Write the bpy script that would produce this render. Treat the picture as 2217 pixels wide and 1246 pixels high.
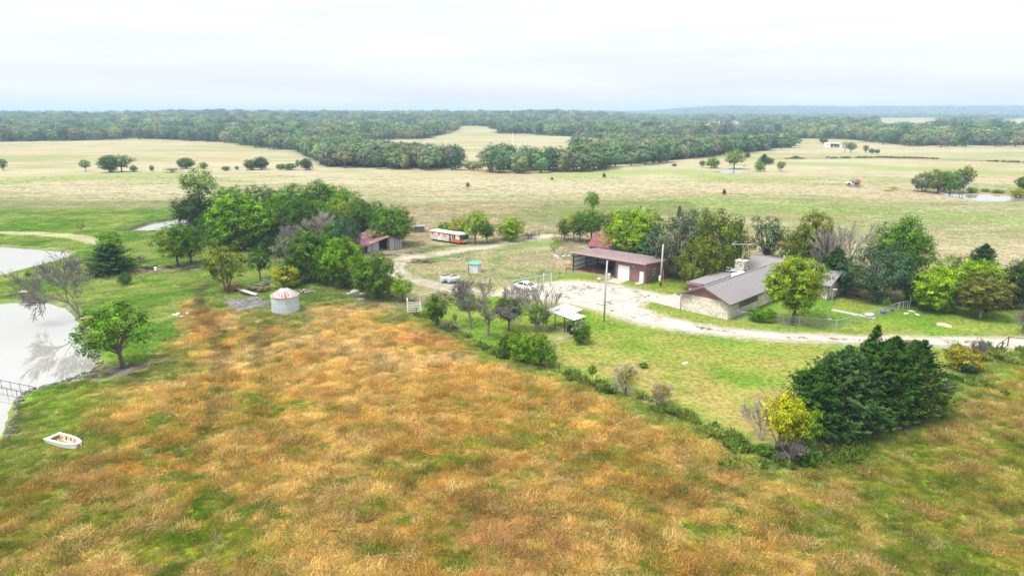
import bpy, bmesh, math, random
import numpy as np
from mathutils import Vector, Matrix
from mathutils.geometry import tessellate_polygon

for _o in list(bpy.data.objects):
    bpy.data.objects.remove(_o)
S = bpy.context.scene
COL = S.collection
R = math.radians

# ------------------------------------------------------------------ camera
CAM_H = 30.0
PITCH = R(14.5)
cam_d = bpy.data.cameras.new('camera')
cam_d.lens = 24.0
cam_d.sensor_width = 36.0
cam_d.clip_start = 0.5
cam_d.clip_end = 40000.0
cam = bpy.data.objects.new('camera', cam_d)
cam.location = (0, 0, CAM_H)
cam.rotation_euler = (R(90) - PITCH, 0, 0)
COL.objects.link(cam)
S.camera = cam

# ------------------------------------------------------------------ sky
SUN_AZ = R(-118.0)      # compass angle of the sun seen from +Y, clockwise
SUN_EL = R(64.0)
SKY_STRENGTH = 0.10
world = bpy.data.worlds.new('World')
S.world = world
world.use_nodes = True
wt = world.node_tree
for n in list(wt.nodes):
    wt.nodes.remove(n)
w_out = wt.nodes.new('ShaderNodeOutputWorld')
w_bg = wt.nodes.new('ShaderNodeBackground')
w_bg.inputs['Strength'].default_value = SKY_STRENGTH
w_sky = wt.nodes.new('ShaderNodeTexSky')
w_sky.sky_type = 'NISHITA'
w_sky.sun_disc = False
w_sky.sun_elevation = SUN_EL
w_sky.sun_rotation = SUN_AZ
w_sky.air_density = 1.0
w_sky.dust_density = 2.0
w_geo = wt.nodes.new('ShaderNodeTexCoord')
w_sep = wt.nodes.new('ShaderNodeSeparateXYZ')
wt.links.new(w_geo.outputs['Generated'], w_sep.inputs[0])
# overcast luminance rises from the horizon to the zenith
w_ramp = wt.nodes.new('ShaderNodeValToRGB')
w_ramp.color_ramp.elements[0].position = 0.0
w_ramp.color_ramp.elements[0].color = (0.455, 0.475, 0.50, 1)
w_ramp.color_ramp.elements[1].position = 1.0
w_ramp.color_ramp.elements[1].color = (0.95, 0.97, 1.01, 1)
e = w_ramp.color_ramp.elements.new(0.15)
e.color = (0.555, 0.570, 0.590, 1)
e = w_ramp.color_ramp.elements.new(0.32)
e.color = (0.74, 0.755, 0.78, 1)
wt.links.new(w_sep.outputs['Z'], w_ramp.inputs['Fac'])
w_map = wt.nodes.new('ShaderNodeMapping')
w_map.inputs['Scale'].default_value = (1.4, 1.4, 16.0)
wt.links.new(w_geo.outputs['Generated'], w_map.inputs['Vector'])
w_noise = wt.nodes.new('ShaderNodeTexNoise')
w_noise.inputs['Scale'].default_value = 2.2
w_noise.inputs['Detail'].default_value = 5.0
w_noise.inputs['Roughness'].default_value = 0.5
wt.links.new(w_map.outputs['Vector'], w_noise.inputs['Vector'])
w_mr = wt.nodes.new('ShaderNodeMapRange')
w_mr.inputs['From Min'].default_value = 0.3
w_mr.inputs['From Max'].default_value = 0.7
w_mr.inputs['To Min'].default_value = 9.8
w_mr.inputs['To Max'].default_value = 11.4
wt.links.new(w_noise.outputs['Fac'], w_mr.inputs['Value'])
w_scale = wt.nodes.new('ShaderNodeVectorMath')
w_scale.operation = 'SCALE'
wt.links.new(w_ramp.outputs['Color'], w_scale.inputs[0])
wt.links.new(w_mr.outputs['Result'], w_scale.inputs['Scale'])
w_mix = wt.nodes.new('ShaderNodeMixRGB')
w_mix.inputs['Fac'].default_value = 0.93
wt.links.new(w_sky.outputs['Color'], w_mix.inputs['Color1'])
wt.links.new(w_scale.outputs['Vector'], w_mix.inputs['Color2'])
wt.links.new(w_mix.outputs['Color'], w_bg.inputs['Color'])
wt.links.new(w_bg.outputs['Background'], w_out.inputs['Surface'])

# ------------------------------------------------------------------ sun
sun_d = bpy.data.lights.new('sun', 'SUN')
sun_d.energy = 3.0
sun_d.angle = R(20.0)
sun_d.color = (1.0, 0.955, 0.88)
sun = bpy.data.objects.new('sun', sun_d)
sd = Vector((math.sin(SUN_AZ) * math.cos(SUN_EL), math.cos(SUN_AZ) * math.cos(SUN_EL), math.sin(SUN_EL)))
sun.rotation_euler = sd.to_track_quat('Z', 'Y').to_euler()
sun.location = (0, 0, 60)
COL.objects.link(sun)

# ------------------------------------------------------------------ exposure and render
S.view_settings.view_transform = 'Standard'
S.view_settings.look = 'None'
S.view_settings.gamma = 1.0
S.view_settings.use_curve_mapping = False
S.view_settings.exposure = 0.90
S.render.engine = 'CYCLES'
cy = S.cycles
cy.max_bounces = 5
cy.diffuse_bounces = 3
cy.glossy_bounces = 3
cy.transmission_bounces = 4
cy.transparent_max_bounces = 6
cy.volume_bounces = 0
cy.sample_clamp_indirect = 4.0
cy.use_denoising = True
cy.caustics_reflective = False
cy.caustics_refractive = False

# ================================================================== helpers
FPX = 1478.0
def G(px, py, z=0.0):
    """ground point under a point of the photograph"""
    u = (px - 1108.5) / FPX
    v = (py - 623.0) / FPX
    t = (CAM_H - z) / (math.sin(PITCH) + v * math.cos(PITCH))
    return (u * t, t * (math.cos(PITCH) - v * math.sin(PITCH)))
def depth_of(x, y, z=0.0):
    return y * math.cos(PITCH) - (z - CAM_H) * math.sin(PITCH)
def z_at(py, Y):
    v = (py - 623.0) / FPX
    t = Y / (math.cos(PITCH) - v * math.sin(PITCH))
    return CAM_H - t * (math.sin(PITCH) + v * math.cos(PITCH))
def GP(pts):
    return [G(*p) for p in pts]

# ---- noise, vectorised
def _hash(ix, iy, seed):
    h = np.sin(ix * 127.1 + iy * 311.7 + seed * 74.7) * 43758.5453
    return h - np.floor(h)
def vnoise(x, y, seed=0):
    ix = np.floor(x); iy = np.floor(y)
    fx = x - ix; fy = y - iy
    fx = fx * fx * (3 - 2 * fx); fy = fy * fy * (3 - 2 * fy)
    a = _hash(ix, iy, seed); b = _hash(ix + 1, iy, seed)
    c = _hash(ix, iy + 1, seed); d = _hash(ix + 1, iy + 1, seed)
    return (a * (1 - fx) + b * fx) * (1 - fy) + (c * (1 - fx) + d * fx) * fy
def fbm(x, y, seed=0, octaves=4, rough=0.5):
    v = 0; amp = 1.0; tot = 0; f = 1.0
    for o in range(octaves):
        cs, sn = math.cos(0.6 * o + seed), math.sin(0.6 * o + seed)
        v = v + amp * vnoise((x * cs - y * sn) * f, (x * sn + y * cs) * f, seed + o * 13.7)
        tot += amp; amp *= rough; f *= 2.03
    return v / tot
def sstep(a, b, x):
    t = np.clip((x - a) / (b - a), 0, 1)
    return t * t * (3 - 2 * t)
def lerp(a, b, t):
    t = np.asarray(t)[..., None]
    return np.asarray(a) * (1 - t) + np.asarray(b) * t

# ---- signed distance to a polygon (positive inside), distance to a polyline
def seg_dist(x, y, pts, closed):
    d = np.full(x.shape, 1e9)
    n = len(pts)
    for i in range(n if closed else n - 1):
        ax, ay = pts[i]; bx, by = pts[(i + 1) % n]
        vx, vy = bx - ax, by - ay
        L = vx * vx + vy * vy + 1e-9
        t = np.clip(((x - ax) * vx + (y - ay) * vy) / L, 0, 1)
        d = np.minimum(d, np.hypot(x - ax - t * vx, y - ay - t * vy))
    return d
def sdf(x, y, pts, reach=60.0):
    P = np.array(pts)
    out = np.full(x.shape, -reach)
    m = (x > P[:, 0].min() - reach) & (x < P[:, 0].max() + reach) & (y > P[:, 1].min() - reach) & (y < P[:, 1].max() + reach)
    if not m.any():
        return out
    xs, ys = x[m], y[m]
    inside = np.zeros(xs.shape, bool)
    n = len(pts)
    for i in range(n):
        ax, ay = pts[i]; bx, by = pts[(i + 1) % n]
        if ay == by:
            continue
        c = ((ay > ys) != (by > ys)) & (xs < (bx - ax) * (ys - ay) / (by - ay) + ax)
        inside ^= c
    d = seg_dist(xs, ys, pts, True)
    out[m] = np.where(inside, d, -d)
    return out
def line_d(x, y, pts, reach=40.0):
    P = np.array(pts)
    out = np.full(x.shape, reach)
    m = (x > P[:, 0].min() - reach) & (x < P[:, 0].max() + reach) & (y > P[:, 1].min() - reach) & (y < P[:, 1].max() + reach)
    if m.any():
        out[m] = seg_dist(x[m], y[m], pts, False)
    return out

# ---- object tagging
def tag(o, label=None, cat=None, group=None, kind=None):
    if label: o['label'] = label
    if cat: o['category'] = cat
    if group: o['group'] = group
    if kind: o['kind'] = kind
    return o
def thing(name, label, cat, loc=(0, 0, 0), rotz=0.0, group=None):
    o = bpy.data.objects.new(name, None)
    o.empty_display_size = 0.2
    COL.objects.link(o)
    o.location = loc
    o.rotation_euler = (0, 0, rotz)
    return tag(o, label, cat, group)
def link(name, me, parent=None, loc=None, rot=None):
    o = bpy.data.objects.new(name, me)
    COL.objects.link(o)
    if parent is not None: o.parent = parent
    if loc is not None: o.location = loc
    if rot is not None: o.rotation_euler = rot
    return o

class MB:
    """collects boxes, prisms, tubes, sheets and builds ONE mesh object"""
    def __init__(s):
        s.v = []; s.f = []; s.smooth = False
    def add(s, verts, faces):
        b = len(s.v)
        s.v += [tuple(p) for p in verts]
        s.f += [tuple(i + b for i in f) for f in faces]
        return s
    def box(s, x0, x1, y0, y1, z0, z1):
        return s.add([(x0, y0, z0), (x1, y0, z0), (x1, y1, z0), (x0, y1, z0), (x0, y0, z1), (x1, y0, z1), (x1, y1, z1), (x0, y1, z1)],
                     [(0, 3, 2, 1), (4, 5, 6, 7), (0, 1, 5, 4), (1, 2, 6, 5), (2, 3, 7, 6), (3, 0, 4, 7)])
    def bar(s, a, b, w, h=None, up=(0, 0, 1)):
        h = h or w
        a = Vector(a); b = Vector(b); d = (b - a).normalized()
        u = Vector(up)
        if abs(d.dot(u)) > 0.95: u = Vector((1, 0, 0))
        sx = d.cross(u).normalized() * (w / 2); sy = sx.cross(d).normalized() * (h / 2)
        return s.add([a - sx - sy, a + sx - sy, a + sx + sy, a - sx + sy, b - sx - sy, b + sx - sy, b + sx + sy, b - sx + sy],
                     [(0, 1, 2, 3), (7, 6, 5, 4), (0, 4, 5, 1), (1, 5, 6, 2), (2, 6, 7, 3), (3, 7, 4, 0)])
    def slab(s, quad, t):
        """a quad thickened by t along its normal (downwards)"""
        q = [Vector(p) for p in quad]
        n = (q[1] - q[0]).cross(q[2] - q[0]).normalized() * t
        k = len(q)
        vs = q + [p - n for p in q]
        fs = [tuple(range(k)), tuple(reversed(range(k, 2 * k)))] + [(i, i + k, (i + 1) % k + k, (i + 1) % k) for i in range(k)]
        return s.add(vs, fs)
    def tube(s, pts, radii, n=6, cap=True):
        b = len(s.v); m = len(pts)
        P = [Vector(p) for p in pts]
        for i in range(m):
            d = (P[min(i + 1, m - 1)] - P[max(i - 1, 0)]).normalized()
            u = Vector((0, 0, 1)) if abs(d.z) < 0.9 else Vector((1, 0, 0))
            e1 = d.cross(u).normalized(); e2 = e1.cross(d)
            r = radii[i] if hasattr(radii, '__len__') else radii
            for k in range(n):
                a = 2 * math.pi * k / n
                s.v.append(tuple(P[i] + e1 * (r * math.cos(a)) + e2 * (r * math.sin(a))))
        for i in range(m - 1):
            for k in range(n):
                k2 = (k + 1) % n
                s.f.append((b + i * n + k, b + (i + 1) * n + k, b + (i + 1) * n + k2, b + i * n + k2))
        if cap:
            s.f.append(tuple(b + k for k in range(n)))
            s.f.append(tuple(b + (m - 1) * n + k for k in reversed(range(n))))
        return s
    def lathe(s, prof, n=24, cx=0, cy=0, a0=0.0, a1=2 * math.pi):
        b = len(s.v); full = abs(a1 - a0 - 2 * math.pi) < 1e-6
        k = n if full else n + 1
        for (r, z) in prof:
            for i in range(k):
                a = a0 + (a1 - a0) * i / n
                s.v.append((cx + r * math.cos(a), cy + r * math.sin(a), z))
        for j in range(len(prof) - 1):
            for i in range(n):
                i2 = (i + 1) % k
                s.f.append((b + j * k + i, b + j * k + i2, b + (j + 1) * k + i2, b + (j + 1) * k + i))
        return s
    def mesh(s, name, mat, smooth=None):
        me = bpy.data.meshes.new(name)
        me.from_pydata(s.v, [], s.f)
        for m in (mat if isinstance(mat, (list, tuple)) else [mat]):
            me.materials.append(m)
        if s.smooth if smooth is None else smooth:
            me.shade_smooth()
        me.update()
        return me
    def build(s, name, mat, parent=None, loc=None, rot=None, smooth=None):
        return link(name, s.mesh(name, mat, smooth), parent, loc, rot)

def mesh_np(name, verts, faces4, mats, mat_idx=None, attrs=None, smooth=False):
    """mesh from numpy arrays; attrs: {name: (type, array)} on points"""
    me = bpy.data.meshes.new(name)
    verts = np.ascontiguousarray(verts, dtype=np.float32)
    faces4 = np.ascontiguousarray(faces4, dtype=np.int32)
    k = faces4.shape[1]; nf = len(faces4)
    me.vertices.add(len(verts)); me.vertices.foreach_set('co', verts.ravel())
    me.loops.add(nf * k); me.loops.foreach_set('vertex_index', faces4.ravel())
    me.polygons.add(nf)
    me.polygons.foreach_set('loop_start', np.arange(0, nf * k, k, dtype=np.int32))
    for m in mats: me.materials.append(m)
    if mat_idx is not None:
        me.polygons.foreach_set('material_index', np.ascontiguousarray(mat_idx, dtype=np.int32))
    me.update(calc_edges=True)
    for n, (t, a) in (attrs or {}).items():
        at = me.attributes.new(n, t, 'POINT')
        a = np.ascontiguousarray(a, dtype=np.float32)
        at.data.foreach_set({'FLOAT': 'value', 'FLOAT_COLOR': 'color', 'FLOAT_VECTOR': 'vector'}[t], a.ravel())
    if smooth: me.shade_smooth()
    return me

# ================================================================== materials
def new_mat(name):
    m = bpy.data.materials.new(name)
    m.use_nodes = True
    nt = m.node_tree
    for n in list(nt.nodes): nt.nodes.remove(n)
    out = nt.nodes.new('ShaderNodeOutputMaterial')
    return m, nt, out
def nd(nt, typ, **kw):
    n = nt.nodes.new(typ)
    for k, v in kw.items():
        if k.startswith('i_'):
            key = k[2:]
            n.inputs[int(key) if key.isdigit() else key.replace('_', ' ')].default_value = v
        else:
            setattr(n, k, v)
    return n
def noise(nt, scale, detail=4, rough=0.55, coord='Object', stretch=(1, 1, 1)):
    if coord == 'World':
        g = nd(nt, 'ShaderNodeNewGeometry'); src = g.outputs['Position']
    else:
        g = nd(nt, 'ShaderNodeTexCoord'); src = g.outputs[coord]
    mp = nd(nt, 'ShaderNodeMapping'); mp.inputs['Scale'].default_value = stretch
    nt.links.new(src, mp.inputs['Vector'])
    n = nd(nt, 'ShaderNodeTexNoise', i_Scale=scale, i_Detail=detail, i_Roughness=rough)
    nt.links.new(mp.outputs['Vector'], n.inputs['Vector'])
    return n.outputs['Fac']
def ramp(nt, fac, stops):
    r = nd(nt, 'ShaderNodeValToRGB')
    el = r.color_ramp.elements
    while len(el) < len(stops): el.new(0.5)
    for e_, (p, c) in zip(el, stops):
        e_.position = p; e_.color = (*c, 1) if len(c) == 3 else c
    nt.links.new(fac, r.inputs['Fac'])
    return r.outputs['Color']
def surface(name, base, var=None, scale=3.0, stretch=(1, 1, 1), rough=0.8, metallic=0.0, bump=0.0, bscale=12.0, spec=0.3, lo=0.35, hi=0.65, coord='Object', detail=5):
    """plain weathered surface: base colour drifting to var by noise, with fine relief"""
    m, nt, out = new_mat(name)
    p = nd(nt, 'ShaderNodeBsdfPrincipled', i_Roughness=rough, i_Metallic=metallic)
    p.inputs['Specular IOR Level'].default_value = spec
    if var is not None:
        f = noise(nt, scale, detail=detail, coord=coord, stretch=stretch)
        nt.links.new(ramp(nt, f, [(lo, base), (hi, var)]), p.inputs['Base Color'])
    else:
        p.inputs['Base Color'].default_value = (*base, 1)
    if bump:
        f2 = noise(nt, bscale, coord=coord, stretch=stretch)
        b = nd(nt, 'ShaderNodeBump', i_Strength=bump, i_Distance=0.05)
        nt.links.new(f2, b.inputs['Height'])
        nt.links.new(b.outputs['Normal'], p.inputs['Normal'])
    nt.links.new(p.outputs['BSDF'], out.inputs['Surface'])
    return m

def leaf_material(name, trans=0.14, tip=(0.34, 0.31, 0.02), tipmix=0.25, lo=0.22, hi=2.15):
    m, nt, out = new_mat(name)
    oi = nd(nt, 'ShaderNodeObjectInfo')
    at = nd(nt, 'ShaderNodeAttribute', attribute_name='v')
    mr = nd(nt, 'ShaderNodeMapRange', i_To_Min=lo, i_To_Max=hi)
    nt.links.new(at.outputs['Fac'], mr.inputs['Value'])
    sc = nd(nt, 'ShaderNodeVectorMath', operation='SCALE')
    nt.links.new(oi.outputs['Color'], sc.inputs[0]); nt.links.new(mr.outputs['Result'], sc.inputs['Scale'])
    # some twigs carry older, yellower leaves
    f = noise(nt, 5.0, 2, coord='Object')
    fr = nd(nt, 'ShaderNodeMapRange', i_From_Min=0.52, i_From_Max=0.72, i_To_Min=0.0, i_To_Max=tipmix)
    nt.links.new(f, fr.inputs['Value'])
    al = nd(nt, 'ShaderNodeMath', operation='MULTIPLY')
    nt.links.new(fr.outputs['Result'], al.inputs[0]); nt.links.new(oi.outputs['Alpha'], al.inputs[1])
    mx = nd(nt, 'ShaderNodeMixRGB'); mx.inputs['Color2'].default_value = (*tip, 1)
    nt.links.new(al.outputs[0], mx.inputs['Fac']); nt.links.new(sc.outputs['Vector'], mx.inputs['Color1'])
    d = nd(nt, 'ShaderNodeBsdfDiffuse'); t = nd(nt, 'ShaderNodeBsdfTranslucent')
    nt.links.new(mx.outputs['Color'], d.inputs['Color']); nt.links.new(mx.outputs['Color'], t.inputs['Color'])
    ms = nd(nt, 'ShaderNodeMixShader', i_Fac=trans)
    nt.links.new(d.outputs[0], ms.inputs[1]); nt.links.new(t.outputs[0], ms.inputs[2])
    nt.links.new(ms.outputs[0], out.inputs['Surface'])
    return m
M = {}
M['leaf'] = leaf_material('leaf')
M['far_leaf'] = leaf_material('far_leaf', trans=0.25, lo=0.62, hi=1.45)
M['needle'] = leaf_material('needle', trans=0.15, tip=(0.10, 0.09, 0.015), tipmix=0.25)
M['bark'] = surface('bark', (0.085, 0.065, 0.05), (0.17, 0.14, 0.11), 8, rough=0.95, bump=0.3)
M['bark_pale'] = surface('bark_pale', (0.26, 0.22, 0.19), (0.42, 0.37, 0.33), 5, rough=0.95)
M['bark_grey'] = surface('bark_grey', (0.130, 0.113, 0.112), (0.22, 0.195, 0.19), 5, rough=0.95)
HAZE_D = 0.00024
HAZE_C = (0.57, 0.77, 1.0)
# ================================================================== the land
POND = GP([(-300, 625), (-100, 645), (0, 652), (60, 648), (120, 652), (150, 662), (176, 684), (190, 720), (196, 752), (222, 782),
           (205, 802), (150, 818), (120, 830), (60, 844), (42, 860), (32, 886), (30, 915), (5, 952), (-40, 990), (-200, 1010), (-420, 960)])
POND_UP = GP([(-300, 548), (-100, 531), (0, 530), (60, 534), (120, 539), (164, 545), (156, 553), (110, 566), (50, 581), (0, 595), (-200, 618), (-360, 600)])
POND_SM = GP([(262, 500), (320, 481), (380, 471), (430, 470), (450, 478), (410, 491), (340, 500)])
POND_MID = GP([(1545, 373), (1570, 369), (1605, 370), (1612, 374), (1580, 376)])
POND_MID2 = GP([(1601, 358), (1612, 357), (1622, 358), (1612, 359.5)])
POND_R = GP([(2030, 416), (2060, 420), (2095, 422), (2140, 421), (2170, 424), (2217, 431), (2330, 440), (2217, 436), (2185, 437), (2120, 436), (2085, 431), (2050, 424)])
WATER_Z = -0.28
DRIVE = GP([(1085, 628), (1130, 617), (1190, 611), (1255, 608), (1335, 618), (1395, 630), (1445, 641), (1432, 650), (1395, 652), (1380, 664), (1425, 684), (1500, 700),
            (1580, 713), (1700, 722), (1860, 729), (2000, 731), (2217, 733), (2500, 735), (2500, 757), (2217, 753), (2050, 747), (1900, 742), (1700, 736),
            (1560, 724), (1470, 713), (1380, 697), (1300, 672), (1240, 658), (1190, 651), (1130, 643), (1095, 640)])
TRACK = GP([(1190, 510), (1130, 520), (1050, 534), (960, 548), (885, 558), (856, 570), (852, 584), (872, 598), (915, 610), (970, 622), (1040, 634), (1100, 634)])
LEVEE = GP([(-260, 500), (0, 504), (90, 506), (165, 513), (215, 526)])
LAWN = GP([(905, 672), (960, 700), (1085, 765), (1210, 800), (1290, 828), (1420, 878), (1500, 905), (1600, 950), (1680, 960), (1800, 940), (1920, 890), (2030, 840),
           (2100, 790), (2217, 757), (2420, 745), (2420, 680), (2217, 660), (1960, 640), (1470, 600), (1240, 590), (1100, 620), (985, 632)])
FIELD = GP([(-600, 1700), (-500, 1050), (-60, 1000), (25, 960), (70, 880), (150, 835), (300, 800), (395, 725), (420, 650), (480, 672), (560, 682), (640, 690), (690, 655), (830, 668), (905, 680),
            (1085, 775), (1210, 808), (1420, 888), (1600, 965), (1690, 1010), (1800, 992), (1930, 905), (2030, 850), (2217, 765), (2700, 720), (2900, 1700)])
YARD = GP([(770, 580), (905, 545), (1050, 520), (1200, 505), (1230, 545), (1240, 590), (1100, 622), (985, 636), (905, 660), (840, 640), (760, 610)])
TRAIL = GP([(447, 620), (432, 640), (426, 662), (440, 690), (470, 722), (481, 760), (474, 820), (478, 860), (462, 905), (440, 945), (415, 995), (430, 1060), (432, 1110), (420, 1170)])
TRAIL2 = GP([(572, 700), (566, 740), (560, 790)])
BURROW = GP([(310, 700), (410, 700), (440, 900), (300, 1160)])
CROSS = GP([(1690, 344), (1900, 341), (2000, 343), (2217, 352), (2500, 362)])      # dark hedge bank across the far pasture
GREEN_SWALES = [GP([(0, 480), (120, 470), (260, 466), (400, 455)]), GP([(0, 395), (150, 385), (330, 380)]), GP([(1690, 352), (1850, 358), (1960, 366), (2217, 375)]),
                GP([(1560, 385), (1480, 372), (1340, 372), (1240, 380)]), GP([(1250, 460), (1500, 440), (1800, 455), (2217, 480)])]
DIRT_SPOTS = [  # pixel centre, radii in metres, rotation, strength
    (395, 583, 11, 2.0, 0.1, .9), (300, 590, 7, 1.6, 0.1, .9), (272, 797, 3.6, 2.0, 0.2, .95), (215, 815, 4.5, 1.3, 0.4, .9), (345, 780, 3.0, 0.8, 0.5, .6),
    (1945, 912, 6.5, 2.0, 0.45, 1.0), (1880, 925, 3.5, 1.6, 0.4, 1.0), (1690, 1020, 1.6, .35, -0.2, .8), (1240, 572, 8, 4, -0.7, .7), (1300, 590, 6, 3.0, -0.7, 1.0),
    (850, 552, 7, 2.0, 0.4, .8), (920, 548, 8, 1.4, 0.4, .55), (700, 605, 8, 2.0, 0.2, .9), (820, 640, 6, 1.8, 0.2, .7), (560, 570, 8, 2, 0.2, .6), (1716, 700, 2.6, 1.5, 0.2, .6),
    (1830, 640, 4.5, 2.0, -0.5, .9), (1890, 640, 4.0, 1.6, -0.3, .8), (2080, 650, 9, 1.8, -0.1, .6), (1380, 790, 3, 1, 0, .3), (2080, 795, 3, 1, 0.2, .4), (1205, 712, 2.5, 2.0, 0.5, .6),
    (1235, 728, 2.2, 1.6, 0.3, .8), (1200, 735, 2.4, .8, 0.2, .3), (130, 660, 6, 1.0, 0.1, .8), (60, 640, 9, 1.2, 0.0, .6), (1060, 723, .9, .7, 0, .7), (1018, 711, .8, .6, 0, .6), (1660, 698, 1.6, .8, 0, .4)]
WOOD_A = GP([(-700, 311), (-200, 308.5), (0, 307), (100, 305.5), (200, 304.5), (285, 300), (400, 304), (480, 308), (560, 320), (640, 326), (700, 334), (770, 330), (800, 315), (822, 303), (880, 301.5), (935, 301), (960, 295), (1010, 287.5), (1060, 292), (1110, 292.5), (1180, 296), (1240, 297.5), (1300, 299), (1390, 300), (1480, 297), (1600, 293), (1690, 288), (1712, 299), (1790, 300.5), (1865, 304.5), (1960, 315.5), (2060, 315.5), (2217, 315), (2700, 313), (3200, 311)])
far_edge = [(9000, 9800), (-9000, 9800)]
WOOD_POLY = WOOD_A + far_edge
CREEK2 = GP([(1240, 312), (1330, 312), (1400, 318), (1480, 318), (1560, 318), (1640, 316), (1715, 306), (1715, 318), (1640, 328), (1560, 336), (1500, 342), (1440, 349), (1380, 355), (1310, 360), (1230, 358), (1235, 330)])
CREEK1 = GP([(640, 330), (700, 330), (770, 332), (860, 348), (930, 350), (1000, 358), (960, 363), (880, 365), (800, 360), (700, 362), (680, 348)])
CLEAR = [GP([(1895, 284), (2035, 284), (2030, 257), (1905, 257)]), GP([(2150, 290), (2330, 290), (2330, 259), (2165, 259)]),
         GP([(1050, 296), (1130, 292), (1260, 300), (1200, 304)]), GP([(855, 297), (925, 297), (915, 280), (868, 280)]), GP([(975, 300), (1075, 300), (1060, 281), (990, 281)]),
         GP([(1850, 268), (1900, 262), (1915, 266), (1880, 271)]), GP([(1540, 283), (1610, 283), (1600, 266), (1550, 266)])]
LITTER_SHADE = [GP([(400, 498), (470, 470), (640, 468), (790, 485), (830, 515), (775, 540), (800, 600), (850, 645), (770, 632), (690, 610), (620, 565), (520, 545), (440, 530)]),
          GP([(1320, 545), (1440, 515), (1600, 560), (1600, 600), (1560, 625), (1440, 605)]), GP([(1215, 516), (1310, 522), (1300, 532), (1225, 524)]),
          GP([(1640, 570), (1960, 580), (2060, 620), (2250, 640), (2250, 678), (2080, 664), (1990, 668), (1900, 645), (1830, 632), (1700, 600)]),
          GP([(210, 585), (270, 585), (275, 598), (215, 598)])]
MULCH = (0.090, 0.066, 0.058)
TAN_DIRT = (0.30, 0.245, 0.20)

def far_rise(x, y):
    th = x / np.maximum(y, 1.0)
    amp = 15.5 + 4.5 * np.exp(-((th + 0.40) / 0.10) ** 2) - 2.5 * np.exp(-((th + 0.60) / 0.07) ** 2) + 2.5 * np.exp(-((th - 0.04) / 0.05) ** 2)
    amp = amp + (4.0 - amp) * sstep(0.10, 0.24, th)
    z = amp * sstep(680, 1900, y)
    z = z * (1 - 0.35 * sstep(2200, 5000, y))
    ridge = 43.0 * sstep(0.15, 0.30, th) + 12.0 * sstep(-0.05, 0.15, th)
    ridge = ridge * sstep(3600, 5200, y)
    roll = 9.0 * (fbm(x / 300.0, y / 420.0, 3, 3) - 0.5) * sstep(620, 1100, y)
    return z + ridge + roll
def gz(x, y):
    x = np.asarray(x, float); y = np.asarray(y, float)
    z = far_rise(x, y)
    near = (y < 320)
    if near.any():
        for P, dep in ((POND, 1.2), (POND_UP, 1.0), (POND_SM, 0.8)):
            d = sdf(x, y, P, 12.0)
            d = d + 0.7 * (fbm(x * 0.6, y * 0.6, 21, 3) - 0.5)
            z = np.where(d > -0.6, z - dep * sstep(-0.6, 3.5, d), z)
        f = sdf(x, y, FIELD, 12.0)
        z = z + 0.35 * (fbm(x * 0.09, y * 0.09, 5, 3) - 0.5) * sstep(0, 6, f)
    return z
def gz1(x, y):
    return float(gz(np.array([x]), np.array([y]))[0])

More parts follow.
